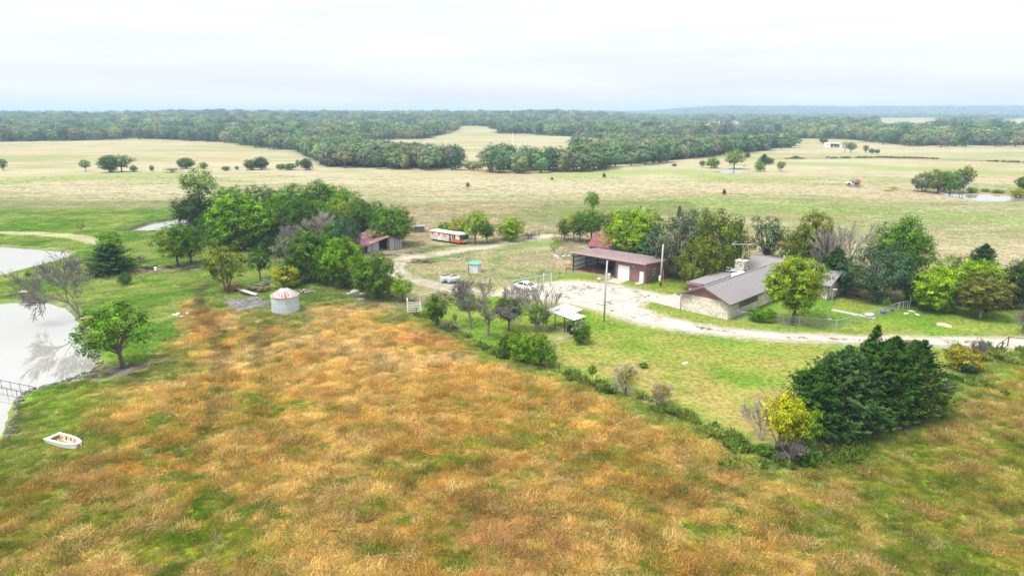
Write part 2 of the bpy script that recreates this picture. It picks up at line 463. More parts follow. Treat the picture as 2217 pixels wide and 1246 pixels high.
def land_colour(x, y):
    """what grows or lies at each point: grass, straw, lawn, bare soil"""
    q = lambda f, s, o=4: fbm(x * f, y * f, s, o)
    # open pasture: straw with greener sweeps, streaked by the wind
    st = fbm(x * 0.012 + y * 0.004, y * 0.035, 31, 5)
    st2 = fbm(x * 0.05, y * 0.16, 33, 4)
    t = sstep(0.36, 0.62, 0.6 * st + 0.4 * st2 - 0.05 * sstep(300, 200, y))
    past = lerp((0.218, 0.232, 0.106), (0.318, 0.282, 0.182), t)
    past = lerp(past, (0.295, 0.225, 0.120), 0.5 * sstep(0.56, 0.70, fbm(x * 0.02, y * 0.06, 37, 4)))
    past = lerp(past, (0.325, 0.300, 0.205), 0.6 * sstep(0.52, 0.72, fbm(x * 0.008, y * 0.03, 39, 4)))
    for S_ in GREEN_SWALES:
        d = line_d(x, y, S_, 60.0) + 14 * (q(0.04, 41) - 0.5)
        past = lerp(past, (0.195, 0.245, 0.075), 0.75 * (1 - sstep(4, 26, d)))
    # grass around the old ponds is greener
    c = past
    west = sdf(x, y, GP([(-400, 640), (-400, 465), (300, 455), (470, 470), (560, 560), (700, 600), (640, 650), (480, 665), (420, 720), (300, 800), (-100, 1000)]), 30)
    gw = lerp((0.110, 0.205, 0.026), (0.225, 0.268, 0.070), sstep(0.38, 0.62, 0.5 * q(0.10, 43) + 0.5 * q(0.35, 45)))
    c = lerp(c, gw, sstep(-14, 4, west + 10 * (q(0.06, 44) - 0.5)))
    # the farmyard: worn, short, tan and green
    yd = sdf(x, y, YARD, 20)
    cy_ = lerp((0.120, 0.175, 0.050), (0.245, 0.220, 0.125), sstep(0.38, 0.66, 0.55 * q(0.09, 47) + 0.45 * q(0.4, 49)))
    c = lerp(c, cy_, sstep(-4, 3, yd))
    # the mown lawn
    ld = sdf(x, y, LAWN, 20)
    lg = lerp((0.112, 0.195, 0.022), (0.185, 0.225, 0.042), sstep(0.35, 0.65, q(0.14, 51)))
    dry = sstep(0.40, 0.62, 0.65 * q(0.055, 53) + 0.35 * q(0.3, 55) + 0.20 * sstep(88, 70, y) - 0.16 * sstep(90, 100, y) - 0.09)
    lg = lerp(lg, (0.275, 0.220, 0.075), 0.85 * dry)
    c = lerp(c, lg, sstep(-1.2, 0.8, ld + 1.0 * (q(0.5, 57) - 0.5)))
    # the tall-grass field
    fd = sdf(x, y, FIELD, 20)
    n1 = q(0.045, 61); n2 = fbm(x * 0.16 - y * 0.05, y * 0.26 + x * 0.04, 63, 4); n3 = fbm(x * 0.62 - y * .2, y * 0.85 + x * .15, 65, 3)
    pale_zone = sstep(62, 84, y) * sstep(48, 18, x)
    east = sstep(16, 42, x)
    bias = 0.07 * pale_zone - 0.10 * east - 0.04 * sstep(60, 46, y) - 0.03 * sstep(-18, -38, x)
    tt = sstep(0.39, 0.55, 0.22 * n1 + 0.36 * n2 + 0.42 * n3 + bias + 0.03)
    green = lerp((0.092, 0.158, 0.010), (0.200, 0.215, 0.020), sstep(0.3, 0.7, q(0.4, 67)))
    straw = lerp((0.385, 0.225, 0.046), (0.450, 0.310, 0.100), sstep(0.36, 0.62, 0.5 * q(0.12, 69) + 0.5 * q(0.7, 70)))
    straw = lerp(straw, (0.400, 0.205, 0.080), 0.7 * sstep(0.52, 0.66, q(0.075, 71)))
    straw = lerp(straw, (0.270, 0.205, 0.062), 0.65 * east)
    straw = lerp(straw, (0.440, 0.330, 0.190), 0.6 * pale_zone * sstep(0.48, 0.66, q(0.2, 72)))
    fc = lerp(green, straw, tt)
    c = lerp(c, fc, sstep(-1.5, 1.5, fd + 2.2 * (q(0.35, 73) - 0.5)))
    # lush strip round the water and along the field's edge
    pd = sdf(x, y, POND, 30.0)
    bank = sstep(-11, -3, pd + 7 * (q(0.16, 75) - 0.5))
    lush = lerp((0.075, 0.185, 0.012), (0.160, 0.260, 0.026), sstep(0.3, 0.65, q(0.3, 77)))
    c = lerp(c, lush, 0.9 * bank * sstep(110, 92, y))
    edge = np.minimum(np.abs(fd), 9) / 9.0
    c = lerp(c, lush * 0.9, 0.8 * (1 - sstep(0.05, 0.42, edge + 0.5 * (q(0.25, 79) - 0.5))) * (fd > -6) * (y < 104) * (x > -16))
    # greener growth where water drips off the bin and the old walls
    for (px, py, r_) in ((612, 690, 6.0), (480, 655, 6.0), (560, 690, 4.5), (700, 645, 9.0), (460, 620, 8.0), (330, 800, 7.0), (860, 690, 5.0)):
        cx, cyy = G(px, py)
        dr = np.hypot(x - cx, (y - cyy) * 1.2) + 3.0 * (fbm(x * .5, y * .5, 99, 3) - .5)
        c = lerp(c, lerp((0.085, 0.150, 0.024), (0.190, 0.220, 0.055), sstep(.35, .65, fbm(x * .6, y * .6, 98, 3))), 0.85 * (1 - sstep(r_ * .55, r_, dr)))
    # wheel and cattle trails
    td = line_d(x, y, TRAIL, 6)
    c = lerp(c, (0.080, 0.074, 0.026), 0.60 * (1 - sstep(0.0, 0.13, td + 0.25 * (q(1.0, 81) - 0.5))) * sstep(46, 70, y))
    td = line_d(x, y, TRAIL2, 6)
    c = lerp(c, (0.110, 0.085, 0.03), 0.6 * (1 - sstep(0.2, 0.7, td)))
    # bare ground
    for (px, py, rx, ry, rot, k) in DIRT_SPOTS:
        cx, cyy = G(px, py)
        m = (np.abs(x - cx) < rx * 1.8) & (np.abs(y - cyy) < rx * 1.8 + ry)
        if not m.any(): continue
        dx = x[m] - cx; dy = y[m] - cyy
        u = dx * math.cos(rot) + dy * math.sin(rot); v = -dx * math.sin(rot) + dy * math.cos(rot)
        r = np.hypot(u / rx, v / ry) + 0.7 * (fbm(x[m] * 0.7, y[m] * 0.7, 83, 3) - 0.5)
        dc = lerp(MULCH, TAN_DIRT, sstep(0.35, 0.65, fbm(x[m] * 0.9, y[m] * 0.9, 85, 3)))
        if px > 1800 and py > 880: dc = np.zeros_like(dc) + np.array(MULCH)
        if 1200 < px < 1330 and py < 600: dc = lerp((0.32, 0.20, 0.13), (0.36, 0.27, 0.19), sstep(.4, .6, fbm(x[m] * .8, y[m] * .8, 86, 3)))
        c[m] = lerp(c[m], dc, k * (1 - sstep(0.62, 1.05, r)))
    # leaf litter and dark soil, with contact shade under the trees painted in
    for P in LITTER_SHADE:
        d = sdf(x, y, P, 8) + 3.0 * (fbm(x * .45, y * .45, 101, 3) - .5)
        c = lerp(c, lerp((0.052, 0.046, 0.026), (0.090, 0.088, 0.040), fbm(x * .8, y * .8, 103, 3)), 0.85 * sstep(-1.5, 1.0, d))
    # track and drive leave a worn halo in the grass
    wd = line_d(x, y, TRACK, 12)
    k = sstep(0.30, 0.55, q(0.35, 87))
    c = lerp(c, lerp((0.230, 0.190, 0.145), (0.36, 0.32, 0.265), k), 0.8 * (1 - sstep(0.7, 2.3, wd + 1.6 * (q(0.4, 89) - 0.5))))
    wd = line_d(x, y, LEVEE, 14)
    c = lerp(c, (0.315, 0.27, 0.19), 0.75 * (1 - sstep(0.6, 2.3, wd + 2.0 * (q(0.3, 91) - 0.5))))
    dd = sdf(x, y, DRIVE, 8)
    c = lerp(c, (0.33, 0.285, 0.21), 0.8 * sstep(-1.6, 0.2, dd + 1.8 * (q(0.6, 93) - 0.5)))
    # mud where the water has drawn back
    for P in (POND, POND_UP, POND_SM):
        pd = sdf(x, y, P, 6)
        c = lerp(c, (0.125, 0.118, 0.075), 0.8 * sstep(-0.5, 0.3, pd + 1.2 * (q(0.8, 95) - 0.5)))
    wd = sdf(x, y, WOOD_POLY, 30)
    for P in CLEAR: wd = np.minimum(wd, -sdf(x, y, P, 30))
    wd = np.maximum(wd, np.maximum(sdf(x, y, CREEK1, 30), sdf(x, y, CREEK2, 30)))
    c = lerp(c, (0.050, 0.075, 0.028), sstep(-3, 8, wd) * (1 - 0.8 * ((fbm(x / 160.0, y / 160.0, 7, 3) > 0.60) & (y > 1000) & (y < 3600))))
    cd = line_d(x, y, CROSS, 14)
    c = lerp(c, (0.13, 0.115, 0.07), 0.7 * (1 - sstep(1.0, 5.0, cd + 4 * (q(0.12, 97) - 0.5))))
    return c

def lines(segs):
    """grid lines: [(from, to, step)], then growing outwards"""
    out = []
    for a, b, s in segs:
        out += list(np.arange(a, b, s))
    return out
xs = lines([(-90, 92, 0.62), (92, 190, 1.6), (190, 420, 4.0)])
v = 420.0; s_ = 5.0
while v < 13000: xs.append(v); v += s_; s_ *= 1.09
xl = lines([(90, 190, 1.6), (190, 420, 4.0)])
v = 420.0; s_ = 5.0
while v < 13000: xl.append(v); v += s_; s_ *= 1.09
xs = np.array(sorted([-a for a in xl] + xs))
ys = lines([(-60, 34, 6.0), (34, 136, 0.62), (136, 250, 1.3), (250, 460, 3.0), (460, 900, 6.0)])
v = 900.0; s_ = 10.0
while v < 12600: ys.append(v); v += s_; s_ *= 1.06
ys = np.array(ys)
XX, YY = np.meshgrid(xs, ys)
gx = XX.ravel(); gy = YY.ravel()
gzz = gz(gx, gy)
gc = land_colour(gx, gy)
nx, ny = len(xs), len(ys)
ii, jj = np.meshgrid(np.arange(nx - 1), np.arange(ny - 1))
b0 = (jj * nx + ii).ravel()
quads = np.stack([b0, b0 + 1, b0 + nx + 1, b0 + nx], 1)

m, nt, out = new_mat('land')
at = nd(nt, 'ShaderNodeAttribute', attribute_name='col')
p = nd(nt, 'ShaderNodeBsdfDiffuse')
f1 = noise(nt, 1.6, 6, 0.65, 'World', (1, 1, 1))
f2 = noise(nt, 0.11, 5, 0.6, 'World', (1.0, 2.6, 1))
a1 = nd(nt, 'ShaderNodeMapRange', i_From_Min=0.25, i_From_Max=0.75, i_To_Min=0.68, i_To_Max=1.32)
a2 = nd(nt, 'ShaderNodeMapRange', i_From_Min=0.3, i_From_Max=0.7, i_To_Min=0.84, i_To_Max=1.16)
nt.links.new(f1, a1.inputs['Value']); nt.links.new(f2, a2.inputs['Value'])
mu = nd(nt, 'ShaderNodeMath', operation='MULTIPLY')
nt.links.new(a1.outputs[0], mu.inputs[0]); nt.links.new(a2.outputs[0], mu.inputs[1])
sc = nd(nt, 'ShaderNodeVectorMath', operation='SCALE')
nt.links.new(at.outputs['Color'], sc.inputs[0]); nt.links.new(mu.outputs[0], sc.inputs['Scale'])
nt.links.new(sc.outputs['Vector'], p.inputs['Color'])
bp = nd(nt, 'ShaderNodeBump', i_Strength=0.6, i_Distance=0.12)
nt.links.new(f1, bp.inputs['Height']); nt.links.new(bp.outputs['Normal'], p.inputs['Normal'])
nt.links.new(p.outputs[0], out.inputs['Surface'])
M['land'] = m
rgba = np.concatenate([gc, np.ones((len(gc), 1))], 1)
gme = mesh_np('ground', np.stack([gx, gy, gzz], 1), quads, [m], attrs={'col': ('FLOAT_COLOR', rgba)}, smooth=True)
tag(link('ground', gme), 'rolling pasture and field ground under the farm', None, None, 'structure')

# ---- water
m, nt, out = new_mat('water')
p = nd(nt, 'ShaderNodeBsdfPrincipled', i_Roughness=0.02, i_IOR=3.0)
p.inputs['Base Color'].default_value = (0.25, 0.245, 0.215, 1)
f = noise(nt, 0.7, 3, 0.5, 'World', (1, 1.6, 1))
b = nd(nt, 'ShaderNodeBump', i_Strength=0.012, i_Distance=0.1)
nt.links.new(f, b.inputs['Height']); nt.links.new(b.outputs['Normal'], p.inputs['Normal'])
nt.links.new(p.outputs[0], out.inputs['Surface'])
M['water'] = m
def sheet(name, pts, z, mat, jag=0.0, step=0.5, seed=0, label=None, kind='structure', grow=1.0, thick=0.0):
    """flat sheet over an outline, its edge broken up"""
    rng = random.Random(seed)
    P = [Vector((a, b_, 0)) for a, b_ in pts]
    c0 = sum(P, Vector()) / len(P)
    P = [c0 + (p_ - c0) * grow for p_ in P]
    o = []
    for i in range(len(P)):
        a, b_ = P[i], P[(i + 1) % len(P)]
        L = (b_ - a).length
        n = max(1, min(400, int(L / step))) if jag else 1
        nv = Vector(((b_ - a).y, -(b_ - a).x, 0)).normalized()
        for k in range(n):
            q_ = a.lerp(b_, k / n)
            if jag:
                w = float(fbm(np.array([q_.x * 0.8]), np.array([q_.y * 0.8]), seed + 5, 3)[0] - 0.5) * 2
                q_ = q_ + nv * (jag * w + rng.uniform(-.25, .25) * jag)
            o.append(q_)
    tris = tessellate_polygon([o])
    mb = MB()
    if thick:
        n = len(o)
        mb.add([(q_.x, q_.y, z) for q_ in o] + [(q_.x, q_.y, z - thick) for q_ in o],
               [tuple(t) for t in tris] + [(i, (i + 1) % n, (i + 1) % n + n, i + n) for i in range(n)])
    else:
        mb.add([(q_.x, q_.y, z) for q_ in o], [tuple(t) for t in tris])
    ob = mb.build(name, mat)
    bm = bmesh.new(); bm.from_mesh(ob.data); bmesh.ops.recalc_face_normals(bm, faces=bm.faces)
    if not thick and bm.faces and sum(f_.normal.z for f_ in bm.faces) < 0: bmesh.ops.reverse_faces(bm, faces=bm.faces)
    bm.to_mesh(ob.data); bm.free()
    return tag(ob, label, None, None, kind)
sheet('pond_water', POND, WATER_Z, M['water'], grow=1.06, label='large pale stock pond with a leaning dead tree')
sheet('pond_water', POND_UP, WATER_Z, M['water'], grow=1.06, label='upper pond reaching in from the picture edge')
sheet('pond_water', POND_SM, WATER_Z, M['water'], grow=1.06, label='narrow strip of water beside the grove')
sheet('pond_water', POND_MID, 0.06, M['water'], jag=1.2, step=2, seed=4, label='small far pond with trees on its bank')
sheet('pond_water', POND_MID2, 0.06, M['water'], jag=.6, step=2, seed=5, label='second small far pond behind the pale tree')
sheet('pond_water', POND_R, 0.06, M['water'], jag=1.0, step=2, seed=6, label='far pond beside the dark tree clump')

# ---- gravel drive
m, nt, out = new_mat('gravel')
p = nd(nt, 'ShaderNodeBsdfDiffuse')
f1 = noise(nt, 0.35, 6, 0.65, 'World', (1.0, 1.0, 1)); f2 = noise(nt, 2.6, 5, 0.7, 'World'); f3 = noise(nt, 14, 3, 0.6, 'World')
c1 = ramp(nt, f1, [(0.33, (0.31, 0.278, 0.238)), (0.46, (0.40, 0.372, 0.340)), (0.70, (0.475, 0.447, 0.415))])
c2 = ramp(nt, f2, [(0.28, (0.70, 0.68, 0.62)), (0.44, (0.90, 0.89, 0.87)), (0.7, (1.05, 1.05, 1.05))])
c3 = ramp(nt, f3, [(0.3, (0.80, 0.80, 0.80)), (0.7, (1.12, 1.12, 1.12))])
m1 = nd(nt, 'ShaderNodeMixRGB', blend_type='MULTIPLY', i_Fac=1.0); m2 = nd(nt, 'ShaderNodeMixRGB', blend_type='MULTIPLY', i_Fac=1.0)
nt.links.new(c1, m1.inputs['Color1']); nt.links.new(c2, m1.inputs['Color2'])
nt.links.new(m1.outputs[0], m2.inputs['Color1']); nt.links.new(c3, m2.inputs['Color2'])
nt.links.new(m2.outputs[0], p.inputs['Color'])
bp = nd(nt, 'ShaderNodeBump', i_Strength=0.5, i_Distance=0.06); nt.links.new(f3, bp.inputs['Height']); nt.links.new(bp.outputs['Normal'], p.inputs['Normal'])
nt.links.new(p.outputs[0], out.inputs['Surface'])
M['gravel'] = m
sheet('driveway', DRIVE, 0.014, M['gravel'], jag=0.55, step=0.5, seed=8, label='pale gravel drive widening into a yard before the shop')

# ---- concrete: house apron, shop apron, walk
M['concrete'] = surface('concrete', (0.33, 0.295, 0.255), (0.43, 0.39, 0.34), 1.5, rough=0.9, bump=0.15, coord='Object')
sheet('concrete_apron', GP([(1403, 651), (1438, 641.5), (1500, 628), (1540, 640), (1474, 670)]), 0.07, M['concrete'], thick=0.2, label='concrete parking apron beside the stone house')
sheet('concrete_ramp', GP([(1311, 609), (1334, 600.5), (1362, 607), (1341, 615.5)]), 0.07, M['concrete'], thick=0.2, label='concrete ramp at the white shop door')
sheet('door_step', GP([(1372, 614), (1381, 610.5), (1393, 612.5), (1384, 617)]), 0.09, M['concrete'], thick=0.2, label='small concrete step at the shop side door')
WALK = [G(1800, 671), G(1850, 681), G(1895, 690)]
mb = MB()
for a, b_ in zip(WALK[:-1], WALK[1:]):
    n = 5
    for k in range(n):
        p0 = Vector((*a, 0.05)).lerp(Vector((*b_, 0.05)), (k + .02) / n); p1 = Vector((*a, 0.05)).lerp(Vector((*b_, 0.05)), (k + .97) / n)
        mb.bar(p0, p1, 1.0, 0.12)
tag(mb.build('garden_walk', M['concrete']), 'narrow concrete walk crossing the fenced yard', None, None, 'structure')

# ================================================================== haze
m, nt, out = new_mat('haze')
pv = nd(nt, 'ShaderNodeVolumePrincipled', i_Density=HAZE_D, i_Anisotropy=0.0)
pv.inputs['Color'].default_value = (*HAZE_C, 1)
nt.links.new(pv.outputs[0], out.inputs['Volume'])
hz = MB().box(-13400, 13400, -80, 13000, -4.0, 62.0).build('haze', m)
tag(hz, 'pale blue haze lying over the distant woods', None, None, 'stuff')
# ================================================================== vegetation builders
def leaf_quads(cen, nor, size, aspect, rng, tang=None):
    n = len(cen)
    nor = nor / (np.linalg.norm(nor, axis=1, keepdims=True) + 1e-9)
    if tang is None:
        tang = rng.normal(size=(n, 3))
    t = tang - nor * (tang * nor).sum(1, keepdims=True)
    t /= np.linalg.norm(t, axis=1, keepdims=True) + 1e-9
    b = np.cross(nor, t)
    s = size[:, None]
    A = cen - t * s * 0.5
    B = cen + b * s * aspect * 0.5 + t * s * 0.05
    C_ = cen + t * s * 0.5
    D = cen - b * s * aspect * 0.5 + t * s * 0.05
    v = np.stack([A, B, C_, D], 1).reshape(-1, 3)
    f = np.arange(n * 4).reshape(n, 4)
    return v, f
def crown_lobes(rng, nl, zc, rx, rz, lr):
    """lobe centres spread through an uneven ellipsoid"""
    L = []
    for i in range(nl):
        k = (i + 0.5) / nl
        zz = 1 - 2 * k
        a = i * 2.399963 + rng.uniform(-.5, .5)
        r = math.sqrt(max(0, 1 - zz * zz))
        f = rng.uniform(0.50, 0.80)
        L.append((rx * f * r * math.cos(a), rx * f * r * math.sin(a), zc + rz * f * zz, lr * rng.uniform(0.75, 1.25)))
    return np.array(L)
def broad_crown(seed, nl=16, clumps=30, per=24, zc=0.60, rx=0.5, rz=0.40, lr=0.19, leaf=0.027, clump=0.030, droop=0.0, low=0.0, gap=0.0, rnd=0.42, sol=0.55):
    rng = np.random.default_rng(seed)
    L = crown_lobes(rng, nl, zc, rx, rz, lr)
    cen = []; nor = []
    for (lx, ly, lz, r) in L:
        if gap and rng.random() < gap: continue
        k = int(clumps * (r / lr) ** 2)
        d = rng.normal(size=(k, 3)); d[:, 2] += 0.25
        d /= np.linalg.norm(d, axis=1, keepdims=True)
        rad = r * rng.uniform(0.62, 1.12, size=(k, 1))
        c = np.array([lx, ly, lz]) + d * rad * np.array([1, 1, 0.85])
        if droop: c[:, 2] -= droop * np.hypot(c[:, 0], c[:, 1]) * rng.uniform(0.3, 1.2, k)
        # drop clumps buried inside the crown
        e = np.sqrt((c[:, 0] / rx) ** 2 + (c[:, 1] / rx) ** 2 + ((c[:, 2] - zc) / rz) ** 2)
        keep = (e > 0.42) & (c[:, 2] > 0.03)
        c = c[keep]; dd = d[keep]
        kk = len(c)
        off = rng.normal(size=(kk, per, 3)) * clump * np.array([1, 1, 0.62])
        if droop: off[:, :, 2] -= np.abs(rng.normal(size=(kk, per))) * clump * 1.2 * (1 if droop else 0)
        cc = (c[:, None, :] + off).reshape(-1, 3)
        out = cc - np.array([0, 0, zc - 0.12])
        out /= np.linalg.norm(out, axis=1, keepdims=True) + 1e-9
        nn = out * sol + np.repeat(dd, per, 0) * 0.45 + np.array([0, 0, 0.45]) + rng.normal(size=cc.shape) * rnd
        cen.append(cc); nor.append(nn)
    cen = np.concatenate(cen); nor = np.concatenate(nor)
    n = len(cen)
    v, f = leaf_quads(cen, nor, leaf * rng.uniform(0.55, 1.5, n), 0.62, rng)
    # each bough tip has its own tone, its leaves vary about it
    tone = np.repeat(np.clip(rng.normal(0.38, 0.24, n // per + 1), 0.0, 1), per)[:n]
    val = np.repeat(np.clip(tone + rng.normal(0, 0.12, n), 0, 1), 4)
    kx = 0.5 / np.percentile(np.hypot(v[:, 0], v[:, 1]), 98.5)
    kz = 1.0 / np.percentile(v[:, 2], 99.8)
    v = v * np.array([kx, kx, kz]); L = L * np.array([kx, kx, kz, 1])
    return v, f, val, L
def conifer_crown(seed, sprays=520, per=26, r0=0.5, lean=0.0, base=0.02, leaf=0.050, power=0.62, tips=3, spire=0.0):
    rng = np.random.default_rng(seed)
    cen = []; nor = []; tan = []; SPR = []
    apex = [(rng.normal(0, 0.05), rng.normal(0, 0.05), 1.0)] + [(rng.uniform(-.22, .22), rng.uniform(-.22, .22), rng.uniform(.72, .92)) for _ in range(tips - 1)]
    for i in range(sprays):
        t = rng.random() ** 0.85
        ax = apex[0] if rng.random() < 0.62 else apex[rng.integers(len(apex))]
        z = base + t * (ax[2] - base)
        tz = z / ax[2]
        R_ = r0 * max(0.02, (1 - tz)) ** power * (0.45 + 0.55 * min(1, tz / 0.10)) if tz < .97 else 0.02
        R_ *= rng.uniform(0.55, 1.25) * (1 - 0.45 * max(0, (tz - 0.72) / 0.28))
        a = rng.uniform(0, 2 * math.pi)
        R_ *= 1 + 0.16 * math.sin(3 * a + seed) + 0.1 * math.sin(7 * a + 5 * tz)
        up = rng.uniform(0.10, 0.55) + 0.9 * tz ** 3
        d = np.array([math.cos(a), math.sin(a), up]); d /= np.linalg.norm(d)
        o = np.array([ax[0] * tz, ax[1] * tz, z])
        s = rng.uniform(0.35, 1.0, per) ** 0.8
        side = np.cross(d, [0, 0, 1]); side /= np.linalg.norm(side) + 1e-9
        wid = 0.085 * R_ + 0.012
        c = o + d * (s[:, None] * R_) + side * (rng.normal(size=(per, 1)) * wid * (1.15 - s[:, None])) + rng.normal(size=(per, 3)) * 0.010
        c[:, 2] -= 0.10 * R_ * (1 - s)
        cen.append(c)
        tt = d + side * rng.normal(size=(per, 1)) * 0.55 + np.array([0, 0, 0.25]) + rng.normal(size=(per, 3)) * 0.2
        tan.append(tt); SPR.append(s)
        nor.append(np.array([0, 0, 0.9]) + d * 0.5 + rng.normal(size=(per, 3)) * 0.5)
    if spire:                       # thin leading shoots standing out of the top
        for (ax, ay, az) in apex[:3]:
            for i in range(64):
                t = rng.random(); z = az - 0.26 + t * (spire + 0.26); R_ = 0.17 * (1 - t) ** 0.85 + 0.010
                a = rng.uniform(0, 6.283); d = np.array([math.cos(a), math.sin(a), 1.1]); d /= np.linalg.norm(d)
                s = rng.uniform(0.1, 1.0, per)
                c = np.array([ax + 0.10 * t * t, ay, z]) + d * (s[:, None] * R_) + rng.normal(size=(per, 3)) * 0.008
                cen.append(c); SPR.append(s)
                tan.append(d + rng.normal(size=(per, 3)) * 0.4); nor.append(np.array([0, 0, .6]) + d + rng.normal(size=(per, 3)) * 0.6)
        sprays = len(cen)
    cen = np.concatenate(cen); nor = np.concatenate(nor); tan = np.concatenate(tan)
    n = len(cen)
    v, f = leaf_quads(cen, nor, leaf * rng.uniform(0.6, 1.3, n), 0.36, rng, tan)
    v[:, 2] = np.maximum(v[:, 2], 0.004)
    kx = 0.5 / np.percentile(np.hypot(v[:, 0], v[:, 1]), 98)
    v = v * np.array([kx, kx, 1.0 / v[:, 2].max()])
    tone = np.repeat(np.clip(rng.normal(0.40, 0.22, sprays), 0, 1), per)
    tipness = np.concatenate(SPR)
    val = np.repeat(np.clip(tone * 0.7 + 0.35 * tipness ** 2 + rng.normal(0, 0.10, n), 0, 1), 4)
    return v, f, val, None
def limb_mesh(seed, lobes, trunk_r=0.028, split=0.30, stems=1, top=0.6, sides=5, lean=(0, 0)):
    rng = random.Random(seed)
    mb = MB()
    for s in range(stems):
        a = rng.uniform(0, 6.28); sp = 0.05 if stems > 1 else 0.0
        bx, by = sp * math.cos(a), sp * math.sin(a)
        tx, ty = bx * 2.2 + rng.uniform(-.03, .03) + lean[0], by * 2.2 + rng.uniform(-.03, .03) + lean[1]
        r = trunk_r / math.sqrt(stems)
        P = [(bx, by, -0.02), (bx * 1.2, by * 1.2, split * .35), (bx * 1.5 + tx * .4, by * 1.5 + ty * .4, split), (tx, ty, top)]
        mb.tube(P, [r * 1.35, r, r * .85, r * .35], 7)
        if lobes is not None:
            for i, (lx, ly, lz, lr) in enumerate(lobes):
                if i % stems != s: continue
                z0 = split * rng.uniform(0.75, 1.25)
                q = (bx * 1.5 + tx * .35, by * 1.5 + ty * .35, z0)
                mid = (q[0] + (lx - q[0]) * .45, q[1] + (ly - q[1]) * .45, z0 + (lz - z0) * .62)
                mb.tube([q, mid, (lx, ly, lz)], [r * .5, r * .32, r * .12], 4, False)
    mb.smooth = True
    return mb
def bare_mesh(seed, levels=5, first=0.30, spread=0.55, ratio=0.72, r0=0.026, kids=3, up=0.25, lean=(0, 0), stems=1, twig=0.0028, side_bias=0.0):
    rng = random.Random(seed)
    mb = MB()
    def grow(p, d, L, r, lev):
        nseg = 3 if lev < 2 else 2
        pts = [p]; q = Vector(p); dd = Vector(d)
        for i in range(nseg):
            dd = (dd + Vector((rng.gauss(0, .13), rng.gauss(0, .13), rng.gauss(0.02, .10)))).normalized()
            q = q + dd * (L / nseg); pts.append(q.copy())
        r1 = max(twig * .7, r * 0.62)
        rad = [r + (r1 - r) * i / nseg for i in range(nseg + 1)]
        mb.tube(pts, rad, 7 if lev == 0 else (4 if lev < 3 else 3), False)
        if lev >= levels: return
        k = kids + (1 if rng.random() < 0.35 else 0) - (1 if rng.random() < 0.2 else 0)
        for i in range(k):
            a = rng.uniform(0, 6.283); s = spread * rng.uniform(0.55, 1.3) * (1.35 if lev < 2 else 1.0)
            u = Vector((0, 0, 1)) if abs(dd.z) < .9 else Vector((1, 0, 0))
            e1 = dd.cross(u).normalized(); e2 = e1.cross(dd)
            nd_ = (dd + (e1 * math.cos(a) + e2 * math.sin(a)) * s + Vector((side_bias, 0, up * .3))).normalized()
            st = pts[-1] if i < 2 else pts[rng.randint(1, len(pts) - 1)]
            grow(st, nd_, L * ratio * rng.uniform(.75, 1.2), max(twig, r1 * rng.uniform(.55, .8)), lev + 1)
    for s in range(stems):
        a = 6.28 * s / stems + rng.uniform(-.4, .4)
        d0 = Vector((lean[0] + (0.45 * math.cos(a) if stems > 1 else 0), lean[1] + (0.45 * math.sin(a) if stems > 1 else 0), 1)).normalized()
        grow((0.02 * math.cos(a) * (stems > 1), 0.02 * math.sin(a) * (stems > 1), -0.015), d0, first, r0, 0)
    # normalise to unit height
    V = np.array(mb.v); h = V[:, 2].max()
    w = np.percentile(np.hypot(V[:, 0], V[:, 1]), 97) * 2
    V[:, 2] = np.where(V[:, 2] > 0, V[:, 2] / h, V[:, 2]); V[:, :2] /= w
    mb.v = [tuple(p_) for p_ in V]
    mb.smooth = True
    return mb

